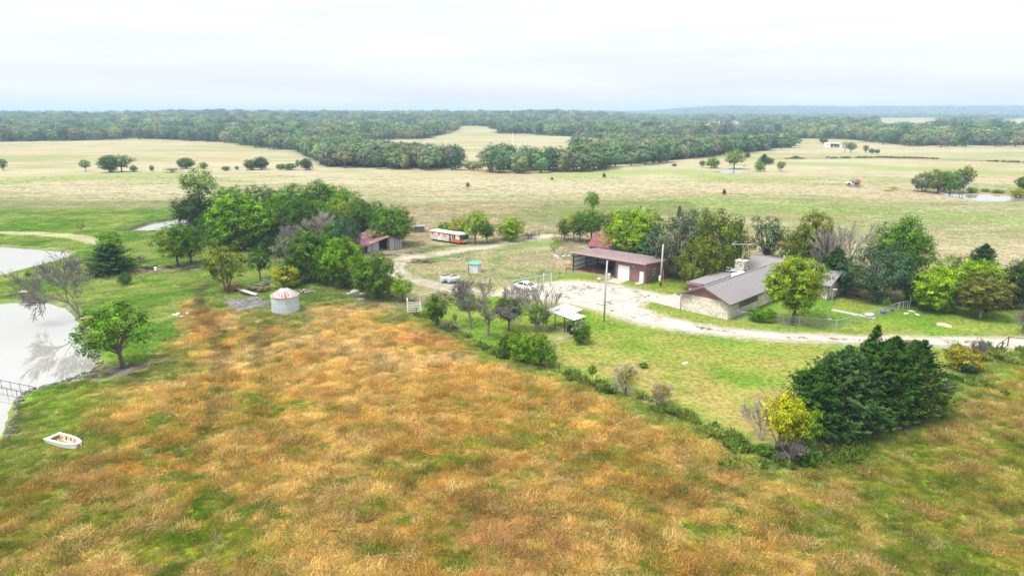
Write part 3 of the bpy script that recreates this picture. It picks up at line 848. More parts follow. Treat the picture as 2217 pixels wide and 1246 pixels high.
PROTO = {}
def proto(kind):
    """(crown mesh, wood mesh) of a kind; height 1, width 1"""
    if kind in PROTO: return PROTO[kind]
    base, i = kind.rsplit('_', 1); i = int(i)
    crown = wood = None
    mk = lambda v, f, val, nm, mat: mesh_np(nm, v, f, [M[mat]], attrs={'v': ('FLOAT', val)})
    if base == 'broad':
        v, f, val, L = broad_crown(100 + i, nl=15 + 2 * (i % 3), rz=0.40 - 0.02 * (i % 2), lr=0.185 + 0.01 * (i % 3))
        crown = mk(v, f, val, 'crown', 'leaf'); wood = limb_mesh(100 + i, L).mesh('trunk', M['bark'])
    elif base == 'full':           # crown down to the ground, hides its trunk
        v, f, val, L = broad_crown(200 + i, nl=24, zc=0.50, rz=0.49, lr=0.20, clumps=36, per=24, leaf=0.028)
        crown = mk(v, f, val, 'crown', 'leaf'); wood = limb_mesh(200 + i, L).mesh('trunk', M['bark'])
    elif base == 'dense':          # near yard tree with many small leaves
        v, f, val, L = broad_crown(300 + i, nl=24, zc=0.585, rz=0.41, lr=0.185, clumps=44, per=28, leaf=0.026, clump=0.026)
        crown = mk(v, f, val, 'crown', 'leaf'); wood = limb_mesh(300 + i, L, trunk_r=.026, split=.2).mesh('trunk', M['bark'])
    elif base == 'feather':        # drooping, fine foliage
        v, f, val, L = broad_crown(400 + i, nl=24, zc=0.53, rz=0.46, lr=0.15, clumps=26, per=22, leaf=0.026, clump=0.028, droop=0.16)
        crown = mk(v, f, val, 'crown', 'leaf'); wood = limb_mesh(400 + i, L, split=.25).mesh('trunk', M['bark_grey'])
    elif base == 'open':           # gaps between the boughs
        v, f, val, L = broad_crown(500 + i, nl=15, zc=0.62, rz=0.37, lr=0.135, clumps=20, per=16, leaf=0.032, clump=0.030)
        crown = mk(v, f, val, 'crown', 'leaf'); wood = limb_mesh(500 + i, L, split=.28, stems=1 + i % 2 * 2).mesh('trunk', M['bark'])
    elif base == 'sparse':
        v, f, val, L = broad_crown(600 + i, nl=16, zc=0.60, rz=0.38, lr=0.12, clumps=13, per=13, leaf=0.030, clump=0.032)
        crown = mk(v, f, val, 'crown', 'leaf'); wood = bare_mesh(600 + i, levels=4, spread=.6, first=.26).mesh('trunk', M['bark_grey'])
    elif base == 'shrub':
        v, f, val, L = broad_crown(700 + i, nl=13, zc=0.50, rz=0.44, lr=0.22, clumps=24, per=20, leaf=0.044, clump=0.048)
        crown = mk(v, f, val, 'crown', 'leaf'); wood = limb_mesh(700 + i, L, trunk_r=.035, split=.15, stems=3).mesh('stem', M['bark'])
    elif base == 'cedar':
        v, f, val, L = conifer_crown(800 + i, tips=2 + i % 3)
        crown = mk(v, f, val, 'crown', 'needle'); wood = limb_mesh(800 + i, None, trunk_r=.022, top=.9).mesh('trunk', M['bark'])
    elif base == 'bigcedar':       # nearest cedars, drawn finer
        v, f, val, L = conifer_crown(820 + i, sprays=820, per=34, leaf=0.042, tips=4 + i % 3, power=.55, spire=(0.15 if i == 2 else 0.05))
        crown = mk(v, f, val, 'crown', 'needle'); wood = limb_mesh(820 + i, None, trunk_r=.022, top=.9).mesh('trunk', M['bark'])
    elif base == 'dead':
        wood = bare_mesh(900 + i, levels=5, spread=.66, first=.38, up=.25, kids=4, r0=.032, ratio=.76, twig=.0042).mesh('trunk', M['bark_pale' if i in (5, 1) else 'bark_grey'])
    elif base == 'fan':            # upright fan of bare stems
        wood = bare_mesh(920 + i, levels=4, spread=.32, first=.30, stems=6, r0=.016, up=.55, twig=.0042).mesh('stem', M['bark_pale'])
    elif base == 'twigs':          # low tangle of bare stems
        wood = bare_mesh(940 + i, levels=4, spread=.6, first=.24, stems=7, r0=.014, twig=.0055).mesh('stem', M['bark_grey' if i % 2 else 'bark_pale'])
    elif base == 'tall':           # few boughs on top of a long stem
        v, f, val, L = broad_crown(960 + i, nl=9, zc=0.74, rz=0.25, lr=0.17, clumps=22, per=16, leaf=0.040, clump=0.034)
        crown = mk(v, f, val, 'crown', 'leaf'); wood = limb_mesh(960 + i, L, trunk_r=.02, split=.5, top=.75).mesh('trunk', M['bark'])
    PROTO[kind] = (crown, wood)
    return PROTO[kind]

def plant(name, kind, px, base, top, width, col, label, cat='tree', group=None, lean=(0, 0), yellow=1.0, bark=None, rot=None, extra=None, y_off=0.0):
    """a tree or shrub standing where the photograph shows its foot, as tall and wide as it looks there"""
    x, y = G(px, base)
    y += y_off
    z0 = gz1(x, y)
    # the camera looks down: the crown's far side adds a little to its apparent height
    w = width * depth_of(x, y) / FPX
    h = max(0.4, z_at(top, y) - z0 - 0.05 * w)
    t = thing(name, label, cat, (x, y, z0 - 0.02), (px * 1.37 + base) % 6.283 if rot is None else rot, group)
    t.rotation_euler[0] = lean[0]; t.rotation_euler[1] = lean[1]
    t.scale = (w, w, h)
    crown, wood = proto(kind)
    shrub = name.endswith(('shrub', 'bush', 'sapling', 'brush'))
    if crown:
        c = link('foliage' if shrub else 'crown', crown, t)
        c.color = (*col, yellow)
    if wood:
        if bark: wood = wood_of(wood, bark)
        link('stem' if shrub or wood.name.startswith('stem') else 'trunk', wood, t)
    if extra:                      # bare twigs standing out of a living crown
        k2, sw, sh, oz = extra
        d = link('dead_branches', proto(k2)[1], t, (0, 0, oz))
        d.scale = (sw, sw, sh)
    return t
_wood = {}
def wood_of(me, bark):
    k = (me.name, bark)
    if k not in _wood:
        c = me.copy(); c.name = me.name.split('.')[0]; c.materials.clear(); c.materials.append(M[bark]); _wood[k] = c
    return _wood[k]

# leaf colours (albedo)
LIME = (0.175, 0.310, 0.006); BRIGHT = (0.108, 0.235, 0.007); MID = (0.076, 0.178, 0.010); DEEP = (0.050, 0.124, 0.010)
OLIVE = (0.105, 0.145, 0.014); DARK = (0.028, 0.066, 0.012); BLUE = (0.052, 0.110, 0.048); GREY = (0.115, 0.148, 0.080)
YELLOW = (0.50, 0.43, 0.008); YGREEN = (0.245, 0.290, 0.008); PALE = (0.175, 0.265, 0.048); BROWN = (0.120, 0.128, 0.022); CEDAR = (0.027, 0.070, 0.008)
# ================================================================== the trees and shrubs round the farm
T = plant
# by the ponds
T('cedar_tree', 'cedar_0', 238, 592, 520, 112, DARK, 'wide dark green cedar beside the upper pond bank', lean=(0, 0))
T('broadleaf_tree', 'broad_0', 245, 578, 497, 62, BRIGHT, 'bright green tree rising behind the wide dark cedar')
T('shrub', 'shrub_0', 273, 618, 586, 33, DEEP, 'round green shrub standing alone in grass below the dark cedar', 'shrub')
T('shrub', 'sparse_1', 177, 503, 480, 20, OLIVE, 'thin olive shrub alone beside the pale levee track', 'shrub')
T('dead_brush', 'twigs_0', 306, 568, 550, 24, GREY, 'grey brush heap between dark cedar and yellow-topped tree', 'shrub')
T('broadleaf_tree', 'broad_1', 386, 578, 476, 96, MID, 'round tree with yellowing top standing on bare soil near the debris', yellow=3.0)
T('broadleaf_tree', 'broad_2', 414, 571, 482, 78, DEEP, 'dark tree overlapping the yellow-topped tree on bare soil')
T('pond_tree', 'open_0', 268, 796, 648, 164, MID, 'leafy spreading tree on bare dirt at the pond edge', lean=(0, R(-9)))
T('broadleaf_tree', 'open_1', 490, 632, 522, 106, OLIVE, 'several-stemmed tree with orange-yellow leaf tips beside the collapsed timbers', yellow=3.2)
T('broadleaf_tree', 'open_0', 564, 608, 527, 54, DEEP, 'slim small tree with bare lower stem before the corral')
T('shrub', 'shrub_1', 620, 624, 570, 64, YGREEN, 'round yellow-green bush behind the grain bin', 'shrub', yellow=2.0)
T('shrub', 'shrub_2', 62, 598, 586, 16, OLIVE, 'tiny green shrub on the strip between the two ponds', 'shrub')
T('shrub', 'shrub_3', 158, 577, 564, 26, OLIVE, 'low shrub at the tip of the upper pond', 'shrub')
# the grove
g_ = 'trees of the grove beside the old barn'
T('broadleaf_tree', 'tall_0', 436, 470, 354, 84, PALE, 'tall pale yellow-green tree rising behind the grove', group=g_)
T('broadleaf_tree', 'full_0', 428, 500, 412, 98, DARK, 'dark tree at the end of the grove beside the narrow pond', group=g_)
T('broadleaf_tree', 'full_1', 520, 538, 412, 148, BRIGHT, 'largest rounded green tree of the grove with a soft light crown', group=g_)
T('broadleaf_tree', 'full_2', 598, 520, 420, 92, MID, 'mid green tree right of the largest grove tree', group=g_)
T('broadleaf_tree', 'full_3', 655, 528, 425, 92, DEEP, 'shaded tree behind the pale dead snag', group=g_)
T('broadleaf_tree', 'broad_3', 500, 482, 398, 92, MID, 'tree in the back row of the grove above the largest crown', group=g_)
T('broadleaf_tree', 'broad_4', 565, 480, 394, 98, DEEP, 'dark crown in the back row of the grove near its middle', group=g_)
T('broadleaf_tree', 'broad_5', 628, 478, 392, 98, MID, 'rounded crown in the back row of the grove behind the dead snag', group=g_)
T('broadleaf_tree', 'full_0', 700, 482, 384, 122, MID, 'highest crown of the back row of the grove', group=g_)
T('broadleaf_tree', 'broad_1', 752, 492, 404, 92, BRIGHT, 'sloping crown at the right end of the back row of the grove', group=g_)
T('broadleaf_tree', 'full_1', 700, 520, 430, 82, MID, 'crown in the middle of the grove right of the dead snag', group=g_)
T('broadleaf_tree', 'shrub_0', 742, 505, 434, 50, YGREEN, 'small yellowish crown within the grove above the barn roof', group=g_)
T('broadleaf_tree', 'full_2', 785, 508, 432, 72, DEEP, 'dark green tree in the grove just behind the barn roof', group=g_)
T('broadleaf_tree', 'broad_2', 818, 512, 432, 56, DEEP, 'tree between the grove and the strong green barn tree', group=g_)
T('broadleaf_tree', 'feather_0', 752, 552, 458, 68, BLUE, 'blue-green tree leaning over the far end of the barn roof', group=g_)
T('broadleaf_tree', 'full_3', 853, 533, 441, 108, MID, 'strong green round tree at the right side of the old barn', group=g_)
T('dead_tree', 'dead_1', 692, 545, 448, 84, GREY, 'pale dead snag standing out of the grove', group=g_)
T('dead_tree', 'dead_3', 628, 560, 475, 66, GREY, 'low grey dead tree before the shaded grove', group=g_)
T('broadleaf_tree', 'sparse_0', 622, 590, 498, 76, GREY, 'thin grey-leaved tree beside the corral posts')
T('broadleaf_tree', 'full_1', 678, 605, 492, 112, DEEP, 'dark green tree above the board pile', group=g_)
T('broadleaf_tree', 'full_2', 742, 622, 508, 106, BRIGHT, 'yellow-green full tree in front of the barn', group=g_, yellow=2.5)
T('broadleaf_tree', 'full_0', 815, 648, 542, 106, (0.078, 0.158, 0.014), 'rounded dull green tree beside the grey boulders', group=g_)
T('broadleaf_tree', 'broad_4', 872, 654, 594, 50, LIME, 'small lime green tree left of the white loading chute')
T('dead_brush', 'twigs_1', 655, 595, 560, 40, GREY, 'grey brush tangle under the grove trees', 'shrub')
# bushes filling the foot of the grove
g_ = 'bushes at the foot of the grove'
for (px, base, top, w, c_, k, lab) in (
    (452, 525, 462, 70, DEEP, 0, 'bush under the dark left end of the grove'), (480, 545, 495, 60, MID, 1, 'bush in front of the largest grove tree'),
    (560, 535, 470, 60, DEEP, 2, 'dark bush between the largest grove tree and its neighbour'), (585, 552, 508, 46, DARK, 3, 'very dark low bush behind the corral'),
    (640, 545, 480, 60, DARK, 0, 'dark bush behind the low grey dead tree'), (700, 568, 500, 66, DEEP, 1, 'bush under the pale dead snag'),
    (725, 545, 478, 56, MID, 2, 'bush between the snag and the blue-green tree'), (640, 615, 545, 64, DEEP, 3, 'bush before the thin grey-leaved tree'),
    (705, 618, 548, 64, DEEP, 0, 'bush between the dark tree and the yellow-green tree'), (780, 622, 560, 58, BRIGHT, 1, 'bush between the yellow-green and olive trees'),
    (768, 588, 540, 46, BRIGHT, 2, 'bright bush hiding the left of the barn front'), (545, 492, 430, 60, DEEP, 3, 'bush among the back row of the grove'),
    (660, 500, 440, 60, MID, 0, 'second bush among the back row of the grove'), (730, 520, 455, 50, DEEP, 1, 'bush above the barn roof')):
    T('bush', f'shrub_{k}', px, base, top, w, c_, lab, 'bush', group=g_)
# behind the trailer
g_ = 'small trees along the fence behind the trailer'
T('broadleaf_tree', 'shrub_1', 962, 510, 478, 34, BRIGHT, 'low green tree at the rear corner of the trailer', group=g_)
T('broadleaf_tree', 'broad_0', 992, 520, 468, 50, YGREEN, 'yellowish tree directly behind the trailer roof', group=g_, yellow=2)
T('broadleaf_tree', 'broad_3', 1029, 528, 452, 58, LIME, 'tallest bright green tree beyond the trailer front', group=g_)
T('broadleaf_tree', 'broad_5', 1054, 525, 474, 48, MID, 'darker small tree beside the tallest trailer tree', group=g_)
T('broadleaf_tree', 'full_2', 1107, 521, 467, 62, LIME, 'bushy tree with orange patch near the gate posts', group=g_, yellow=4.5)
T('shrub', 'twigs_3', 1146, 516, 500, 34, GREY, 'dark leafless brush against the gate fence', 'shrub')
T('sapling', 'sparse_2', 1201, 553, 514, 26, LIME, 'thin light sapling in the yard left of the shop', 'shrub')
# behind the shop
g_ = 'trees behind the red-brown shop'
T('broadleaf_tree', 'broad_1', 1222, 519, 470, 36, DEEP, 'first small tree of the row at the gate posts', group=g_)
T('broadleaf_tree', 'open_0', 1242, 520, 460, 40, YGREEN, 'thin yellowing tree second in the row by the gate', group=g_, yellow=3)
T('broadleaf_tree', 'broad_2', 1255, 522, 455, 44, DEEP, 'dark tree third in the row before the red barn roof', group=g_)
T('broadleaf_tree', 'broad_5', 1280, 525, 447, 62, MID, 'wider dark tree beside the red barn roof', group=g_)
T('broadleaf_tree', 'tall_1', 1283, 480, 410, 38, BRIGHT, 'lone windswept tree on a thin stem in the pasture')
T('broadleaf_tree', 'broad_3', 1322, 528, 456, 44, OLIVE, 'yellowish olive tree between dark tree and big bright tree', group=g_, yellow=2.5)
T('broadleaf_tree', 'full_3', 1374, 560, 444, 138, LIME, 'big bright yellow-green tree behind the shop roof', group=g_, yellow=1.5)
T('cedar_tree', 'cedar_1', 1412, 575, 484, 92, BLUE, 'grey-green cedar with layered boughs behind the shop', group=g_)
T('cedar_tree', 'cedar_2', 1470, 470, 443, 12, DARK, 'tiny dark cedar tip beyond the shop trees')
T('broadleaf_tree', 'feather_0', 1466, 600, 448, 130, GREY, 'grey-green feathery tree behind the utility pole', group=g_)
T('broadleaf_tree', 'feather_1', 1506, 560, 442, 80, GREY, 'grey crown at the back of the feathery trees', group=g_)
T('broadleaf_tree', 'feather_2', 1543, 618, 446, 136, OLIVE, 'tall olive tree with drooping boughs beside the house apron', group=g_, yellow=2.5)
T('broadleaf_tree', 'feather_0', 1500, 628, 515, 88, OLIVE, 'low drooping olive bough mass beside the concrete apron', group=g_)
T('broadleaf_tree', 'broad_2', 1586, 590, 470, 54, MID, 'green edge tree right of the tall olive tree', group=g_)
# behind the house
g_ = 'trees behind the stone house'
T('broadleaf_tree', 'open_2', 1655, 583, 463, 82, BLUE, 'dark blue-green open tree behind the chimney', group=g_)
T('broadleaf_tree', 'full_1', 1752, 600, 452, 104, OLIVE, 'green-gold tree behind the house ridge', group=g_, yellow=3)
T('broadleaf_tree', 'broad_0', 1708, 590, 505, 60, OLIVE, 'lower olive tree between chimney and green-gold tree', group=g_, yellow=2)
T('cedar_tree', 'cedar_0', 1800, 630, 528, 104, DARK, 'dark cedar beneath the pale dead crown behind the house', group=g_)
T('dead_tree', 'fan_3', 1815, 622, 460, 128, GREY, 'large pale dead tree behind the right roof gable', group=g_)
T('dead_tree', 'dead_7', 1790, 612, 490, 86, GREY, 'grey twiggy tree left of the large pale dead tree', group=g_)
T('broadleaf_tree', 'full_0', 1940, 620, 462, 126, MID, 'green tree towering behind the blue-green yard tree', group=g_)
T('broadleaf_tree', 'broad_4', 1970, 600, 500, 90, MID, 'outer green tree sloping down towards the pasture', group=g_)
T('dead_tree', 'fan_0', 1905, 610, 490, 76, GREY, 'bare upright branches standing before the towering tree', group=g_)
T('dead_tree', 'fan_1', 1950, 612, 492, 70, GREY, 'second fan of bare branches beside the towering tree', group=g_)
T('broadleaf_tree', 'feather_1', 1895, 652, 520, 150, BLUE, 'big blue-green tree shading the yard corner', group=g_)
T('broadleaf_tree', 'full_2', 2020, 672, 570, 108, LIME, 'lime green bushy tree behind the chain-link corner', group=g_)
T('broadleaf_tree', 'full_3', 2098, 660, 553, 130, LIME, 'larger lime tree behind the brown-olive tree', group=g_)
T('broadleaf_tree', 'sparse_0', 2045, 618, 540, 66, PALE, 'pale yellowish scrub tree behind the lime trees', group=g_)
T('cedar_tree', 'cedar_1', 2118, 620, 522, 82, CEDAR, 'dark cedar rising behind the larger lime tree', group=g_)
T('broadleaf_tree', 'dense_1', 2121, 688, 585, 112, BROWN, 'brown-olive round tree with a short pale trunk on the lawn', group=g_, yellow=1.5, bark='bark_pale')
T('broadleaf_tree', 'full_0', 2190, 665, 558, 80, DARK, 'dark tree right of the brown-olive tree', group=g_)
T('broadleaf_tree', 'full_1', 2225, 640, 550, 60, BRIGHT, 'green tree cut off by the picture edge', group=g_)
T('dead_brush', 'twigs_1', 2218, 722, 668, 66, GREY, 'grey leafless brush beside the drive at the right edge', 'shrub')
T('dead_brush', 'twigs_0', 1842, 640, 618, 60, GREY, 'brown brush tangle under the trees behind the yard', 'shrub')
g_ = 'low growth behind the stone house'
T('bush', 'shrub_1', 1692, 602, 545, 66, DEEP, 'dark bush right of the chimney under the open tree', 'bush', group=g_)
T('bush', 'shrub_2', 1735, 612, 556, 60, OLIVE, 'olive bush above the far roof ridge', 'bush', group=g_)
T('bush', 'shrub_3', 1618, 600, 556, 44, DEEP, 'dark low bush left of the chimney top', 'bush', group=g_)
T('bush', 'shrub_0', 1975, 655, 590, 64, DEEP, 'dark bush between the blue-green and lime trees', 'bush', group=g_)
T('bush', 'shrub_1', 2155, 665, 600, 62, DARK, 'dark bush right of the brown-olive trunk', 'bush', group=g_)
# the fenced yard
T('yard_tree', 'dense_0', 1716, 698, 546, 142, (0.170, 0.262, 0.010), 'round yellow-green yard tree in front of the grey roof', yellow=2.5)
T('shrub', 'shrub_2', 1638, 694, 664, 46, MID, 'darker shrub against the stone wall behind the fence', 'shrub')
T('shrub', 'shrub_0', 1662, 697, 665, 46, BRIGHT, 'bright green shrub next to the yard tree trunk', 'shrub')
# dead and half-dead trees before the lawn
g_ = 'thin grey trees on the lawn left of the shelter'
T('dead_tree', 'dead_0', 1018, 710, 590, 132, GREY, 'grey bare tree with dark trunk left in the lawn group', group=g_)
T('dead_tree', 'dead_9', 1057, 725, 586, 128, GREY, 'bare tree with whitish trunk beside the dark-leaved tree', group=g_)
T('shrub', 'shrub_3', 1010, 668, 625, 56, MID, 'green bush hidden behind the grey bare trees', 'shrub')
T('half_dead_tree', 'open_4', 1102, 716, 640, 72, DARK, 'small tree of dark leaves between the bare trees', group=g_, extra=('dead_2', 1.0, 1.5, 0.0))
T('half_dead_tree', 'open_2', 1165, 716, 655, 66, MID, 'half-dead tree with tall bare top beside the shelter', group=g_, extra=('fan_2', 1.55, 2.0, 0.0), bark='bark_pale')
g_ = 'bushes in the clump beside the shelter'
T('bush', 'shrub_0', 1103, 768, 716, 52, DEEP, 'dark bush at the left of the clump under the grey trees', 'bush', group=g_)
T('bush', 'shrub_1', 1132, 782, 715, 62, BRIGHT, 'brightest bush in the middle of the clump', 'bush', group=g_)
T('bush', 'shrub_2', 1166, 792, 720, 60, MID, 'dark trunked bush at the front of the clump', 'bush', group=g_)
T('bush', 'shrub_3', 1190, 795, 750, 36, BRIGHT, 'small thin bush at the right of the clump', 'bush', group=g_)
T('dead_brush', 'twigs_2', 1195, 775, 735, 36, GREY, 'tan leafless brush behind the bush clump', 'shrub')
T('shrub', 'shrub_1', 1257, 742, 694, 48, DEEP, 'dark green shrub at the open end of the shelter', 'shrub')
T('sapling', 'sparse_1', 1248, 716, 672, 34, YGREEN, 'yellow-green sapling behind the shelter roof', 'shrub')
T('broadleaf_tree', 'broad_5', 946, 704, 634, 58, DEEP, 'small dense tree right of the white loading chute')
T('sapling', 'tall_1', 985, 706, 678, 14, YGREEN, 'tiny yellow sapling on the lawn edge', 'shrub')
T('dead_brush', 'twigs_2', 972, 712, 690, 44, GREY, 'brown brush beneath the small dense tree', 'shrub')
# along the field fence
T('shrub', 'tall_0', 1282, 828, 787, 22, MID, 'small upright bush on the field fence line', 'shrub')
T('shrub', 'sparse_2', 1356, 856, 786, 50, YGREEN, 'bush with one yellow-green tuft on reddish stems', 'shrub', yellow=3, extra=('twigs_0', 1.25, 1.0, 0.0))
T('shrub', 'sparse_0', 1428, 880, 826, 54, (0.27, 0.20, 0.03), 'orange-leaved twiggy bush on the field fence', 'shrub', yellow=2, extra=('twigs_2', 1.3, 1.15, 0.0))
T('shrub', 'shrub_2', 1392, 795, 782, 24, MID, 'low green weed clump on the lawn', 'shrub')
# cedars in the foreground
g_ = 'cedars massed at the lawn corner'
T('cedar_tree', 'bigcedar_0', 1768, 938, 772, 150, CEDAR, 'left shoulder cedar of the dark clump behind the yellow tree', group=g_)
T('cedar_tree', 'bigcedar_1', 1820, 938, 742, 170, (0.036, 0.078, 0.020), 'greyish cedar second in the dark clump', group=g_)
T('cedar_tree', 'bigcedar_2', 1873, 922, 700, 160, CEDAR, 'tallest cedar of the clump with a thin leading shoot', group=g_)
T('cedar_tree', 'bigcedar_0', 1920, 905, 712, 150, (0.031, 0.074, 0.009), 'twin-topped cedar right of the tallest one', group=g_)
T('cedar_tree', 'bigcedar_3', 1965, 888, 720, 145, (0.021, 0.054, 0.010), 'dark cedar at the back right of the clump', group=g_)
T('cedar_tree', 'bigcedar_1', 1963, 900, 768, 125, (0.066, 0.086, 0.011), 'olive-brown cedar at the right front of the clump', group=g_)
T('cedar_tree', 'bigcedar_2', 2005, 872, 806, 80, CEDAR, 'small low cedar at the right end of the clump', group=g_)
T('sapling', 'sparse_1', 1862, 946, 850, 62, LIME, 'bright lime sapling growing in front of the cedars', 'shrub')
T('yellow_tree', 'sparse_2', 1684, 978, 832, 96, YELLOW, 'bright yellow autumn tree before the dark cedars', bark='bark_grey')
T('yellow_tree', 'open_1', 1702, 988, 850, 104, YGREEN, 'yellow-green half of the autumn tree clump', yellow=3)
T('broadleaf_tree', 'open_4', 1738, 990, 880, 72, BRIGHT, 'green small tree beside the yellow tree', yellow=3)
T('dead_brush', 'fan_2', 1648, 952, 858, 66, GREY, 'pale fan of bare stems left of the yellow tree', 'shrub', lean=(0, R(-14)))
T('dead_brush', 'twigs_1', 1722, 1002, 940, 90, GREY, 'dark brush thicket at the foot of the yellow tree', 'shrub')
T('shrub', 'shrub_3', 1745, 1000, 955, 60, DEEP, 'dark low shrub right of the brush thicket', 'shrub')
T('shrub', 'shrub_0', 1655, 985, 955, 44, MID, 'low green shrub left of the brush thicket', 'shrub')
T('shrub', 'shrub_1', 2084, 800, 746, 80, (0.25, 0.21, 0.015), 'yellow-orange bush beside the drive', 'shrub', yellow=2)
T('shrub', 'shrub_2', 2090, 806, 766, 46, BLUE, 'round blue-green bush in front of the yellow-orange bush', 'shrub')
T('dead_brush', 'twigs_1', 2117, 782, 730, 46, GREY, 'grey bare-stemmed bush behind the blue-green bush', 'shrub')
T('dead_brush', 'twigs_3', 2036, 862, 822, 40, GREY, 'grey brush at the right end of the cedars', 'shrub')
# ---- the leaning dead tree over the pond
x, y = G(182, 690)
t = thing('dead_tree', 'bare dead tree leaning out over the pale pond', 'tree', (x, y, gz1(x, y) - 0.1), R(8))
t.rotation_euler = (R(8), R(-40), 0)
wd = wood_of(proto('dead_6')[1], 'bark_grey')
link('trunk', wd, t)
t.scale = (11.0, 11.0, 12.5)

# ================================================================== the countryside
FAR = []
def far_tree(px, base, top, width, kind, col, label, name='broadleaf_tree', cat='tree', group=None):
    plant(name, kind, px, base, top, width, col, label, cat, group)
F = far_tree
# old fence row across the far left pasture
g_ = 'trees of the far left fence row'
F(8, 369, 342, 24, 'broad_0', DEEP, 'tree cut by the left picture edge in the far pasture', group=g_)
F(186, 371, 344, 25, 'open_0', MID, 'small lone tree left of the wide pasture pair', group=g_)
F(238, 373, 334, 46, 'full_1', DEEP, 'dense left tree of the wide pasture pair', group=g_)
F(264, 372, 331, 56, 'open_2', DEEP, 'right tree of the wide pasture pair with forked trunk', group=g_)
F(290, 372, 356, 18, 'shrub_0', DEEP, 'low bush at the right foot of the wide pasture pair', 'bush', 'bush', g_)
F(329, 370, 357, 11, 'shrub_1', DEEP, 'tiny bush alone right of the wide pasture pair', 'bush', 'bush', g_)
F(403, 365, 339, 40, 'full_2', DEEP, 'round tree behind the tall pale grove tree', group=g_)
F(372, 373, 361, 42, 'twigs_1', GREY, 'purple-grey brush left of the tall pale grove tree', 'dead_brush', 'shrub', g_)
F(441, 366, 350, 20, 'shrub_2', MID, 'bush peeping over the tall pale grove tree', 'bush', 'bush', g_)
F(490, 369, 358, 24, 'shrub_3', OLIVE, 'low bush between pale tree and dark round pair', 'bush', 'bush', g_)
F(513, 368, 358, 10, 'shrub_0', MID, 'very small bush left of the dark round pair', 'bush', 'bush', g_)
F(544, 368, 343, 32, 'full_3', DEEP, 'left half of the dark round pair in the far pasture', group=g_)
F(567, 367, 337, 34, 'full_0', DARK, 'right half of the dark round pair in the far pasture', group=g_)
F(608, 367, 353, 22, 'shrub_1', MID, 'low bush left of the creek trees', 'bush', 'bush', g_)
F(627, 368, 352, 30, 'shrub_2', DEEP, 'darker low bush left of the creek trees', 'bush', 'bush', g_)
F(645, 366, 344, 12, 'broad_1', PALE, 'thin pale tree left of the creek trees', group=g_)
F(664, 368, 341, 30, 'full_1', DARK, 'dark tree at the left start of the creek trees', group=g_)
# mid distance, right
F(1543, 364, 338, 38, 'shrub_0', BRIGHT, 'rounded bright tree on the small far pond bank')
F(1520, 362, 346, 16, 'broad_2', OLIVE, 'slim tree left of the rounded pond bank tree')
F(1589, 366, 320, 48, 'broad_5', PALE, 'tall pale tree at the small far pond')
F(1645, 371, 347, 26, 'shrub_1', BRIGHT, 'light green bush tree below the dark far cedars')
F(1652, 356, 331, 26, 'cedar_0', CEDAR, 'dark far cedar beside a second rounder one')
F(1666, 355, 340, 22, 'shrub_2', DARK, 'dark rounded tree beside the far cedar')
F(1690, 371, 348, 22, 'broad_3', OLIVE, 'small lone tree right of the dark far cedars')
F(1618, 341, 329, 16, 'cedar_1', CEDAR, 'dark little cedar behind the tall pale pond tree')
F(1722, 342, 336, 18, 'shrub_3', DEEP, 'low dark bush on the far hedge bank')
F(1828, 330, 305, 16, 'sparse_1', GREY, 'thin grey tree right of the far metal barn')
F(1842, 330, 306, 24, 'broad_1', MID, 'leafy tree right of the far metal barn')
F(1874, 331, 313, 14, 'broad_0', DEEP, 'upright dark tree right of the far barn trees')
F(1887, 332, 320, 16, 'shrub_0', DEEP, 'low dark bush next to the upright dark tree')
F(1899, 332, 322, 12, 'shrub_1', DEEP, 'smallest dark bush next to the upright dark tree')
F(1782, 312, 296, 22, 'broad_2', DEEP, 'tree in the pasture left of the far metal barn')
g_ = 'trees on the bank of the right far pond'
F(1995, 415, 368, 52, 'feather_0', GREY, 'greyish tree at the left of the far pond clump', group=g_)
F(2030, 418, 363, 62, 'feather_1', OLIVE, 'widest tree in the far pond clump', group=g_)
F(2056, 420, 366, 52, 'feather_2', MID, 'dark green tree in the middle of the far pond clump', group=g_)
F(2084, 417, 354, 42, 'tall_0', OLIVE, 'windswept tree standing highest in the far pond clump', group=g_)
F(2078, 418, 372, 40, 'open_2', GREY, 'half-bare tree at the right of the far pond clump', group=g_)
F(2105, 418, 404, 28, 'shrub_2', BRIGHT, 'bright low bush at the far pond shore', 'bush', 'bush', g_)
F(2204, 428, 404, 42, 'shrub_3', YGREEN, 'yellow-green bush right of the far pond', 'bush', 'bush', g_)
F(2216, 410, 380, 40, 'full_2', DEEP, 'dark tree cut by the picture edge above the far pond', group=g_)
F(2132, 415, 407, 24, 'shrub_0', MID, 'low green growth on the far pond bank', 'bush', 'bush', g_)
F(2160, 418, 409, 30, 'shrub_1', MID, 'spreading growth on the far pond bank', 'bush', 'bush', g_)
F(1568, 421, 408, 10, 'cedar_2', CEDAR, 'tiny cedar alone in the pasture above the shop trees', 'cedar_tree')
F(1308, 384, 373, 9, 'cedar_0', CEDAR, 'tiny dark cedar alone before the creek trees', 'cedar_tree')
F(1195, 390, 383, 8, 'shrub_1', BROWN, 'tiny brown bush alone before the creek trees', 'bush', 'bush')
F(1013, 405, 394, 10, 'shrub_2', BROWN, 'tiny brown bush alone in the middle of the pasture', 'bush', 'bush')
F(1460, 360, 353, 13, 'shrub_3', DARK, 'small dark bush before the right creek trees', 'bush', 'bush')
F(1852, 404, 398, 40, 'twigs_1', GREY, 'grey weeds near the abandoned implement', 'dead_brush', 'shrub')
F(1935, 410, 402, 30, 'twigs_0', GREY, 'thin grey weeds left of the far pond clump', 'dead_brush', 'shrub')
F(1925, 413, 408, 26, 'shrub_0', YELLOW, 'patch of yellow flowering weeds in the pasture', 'bush', 'bush')

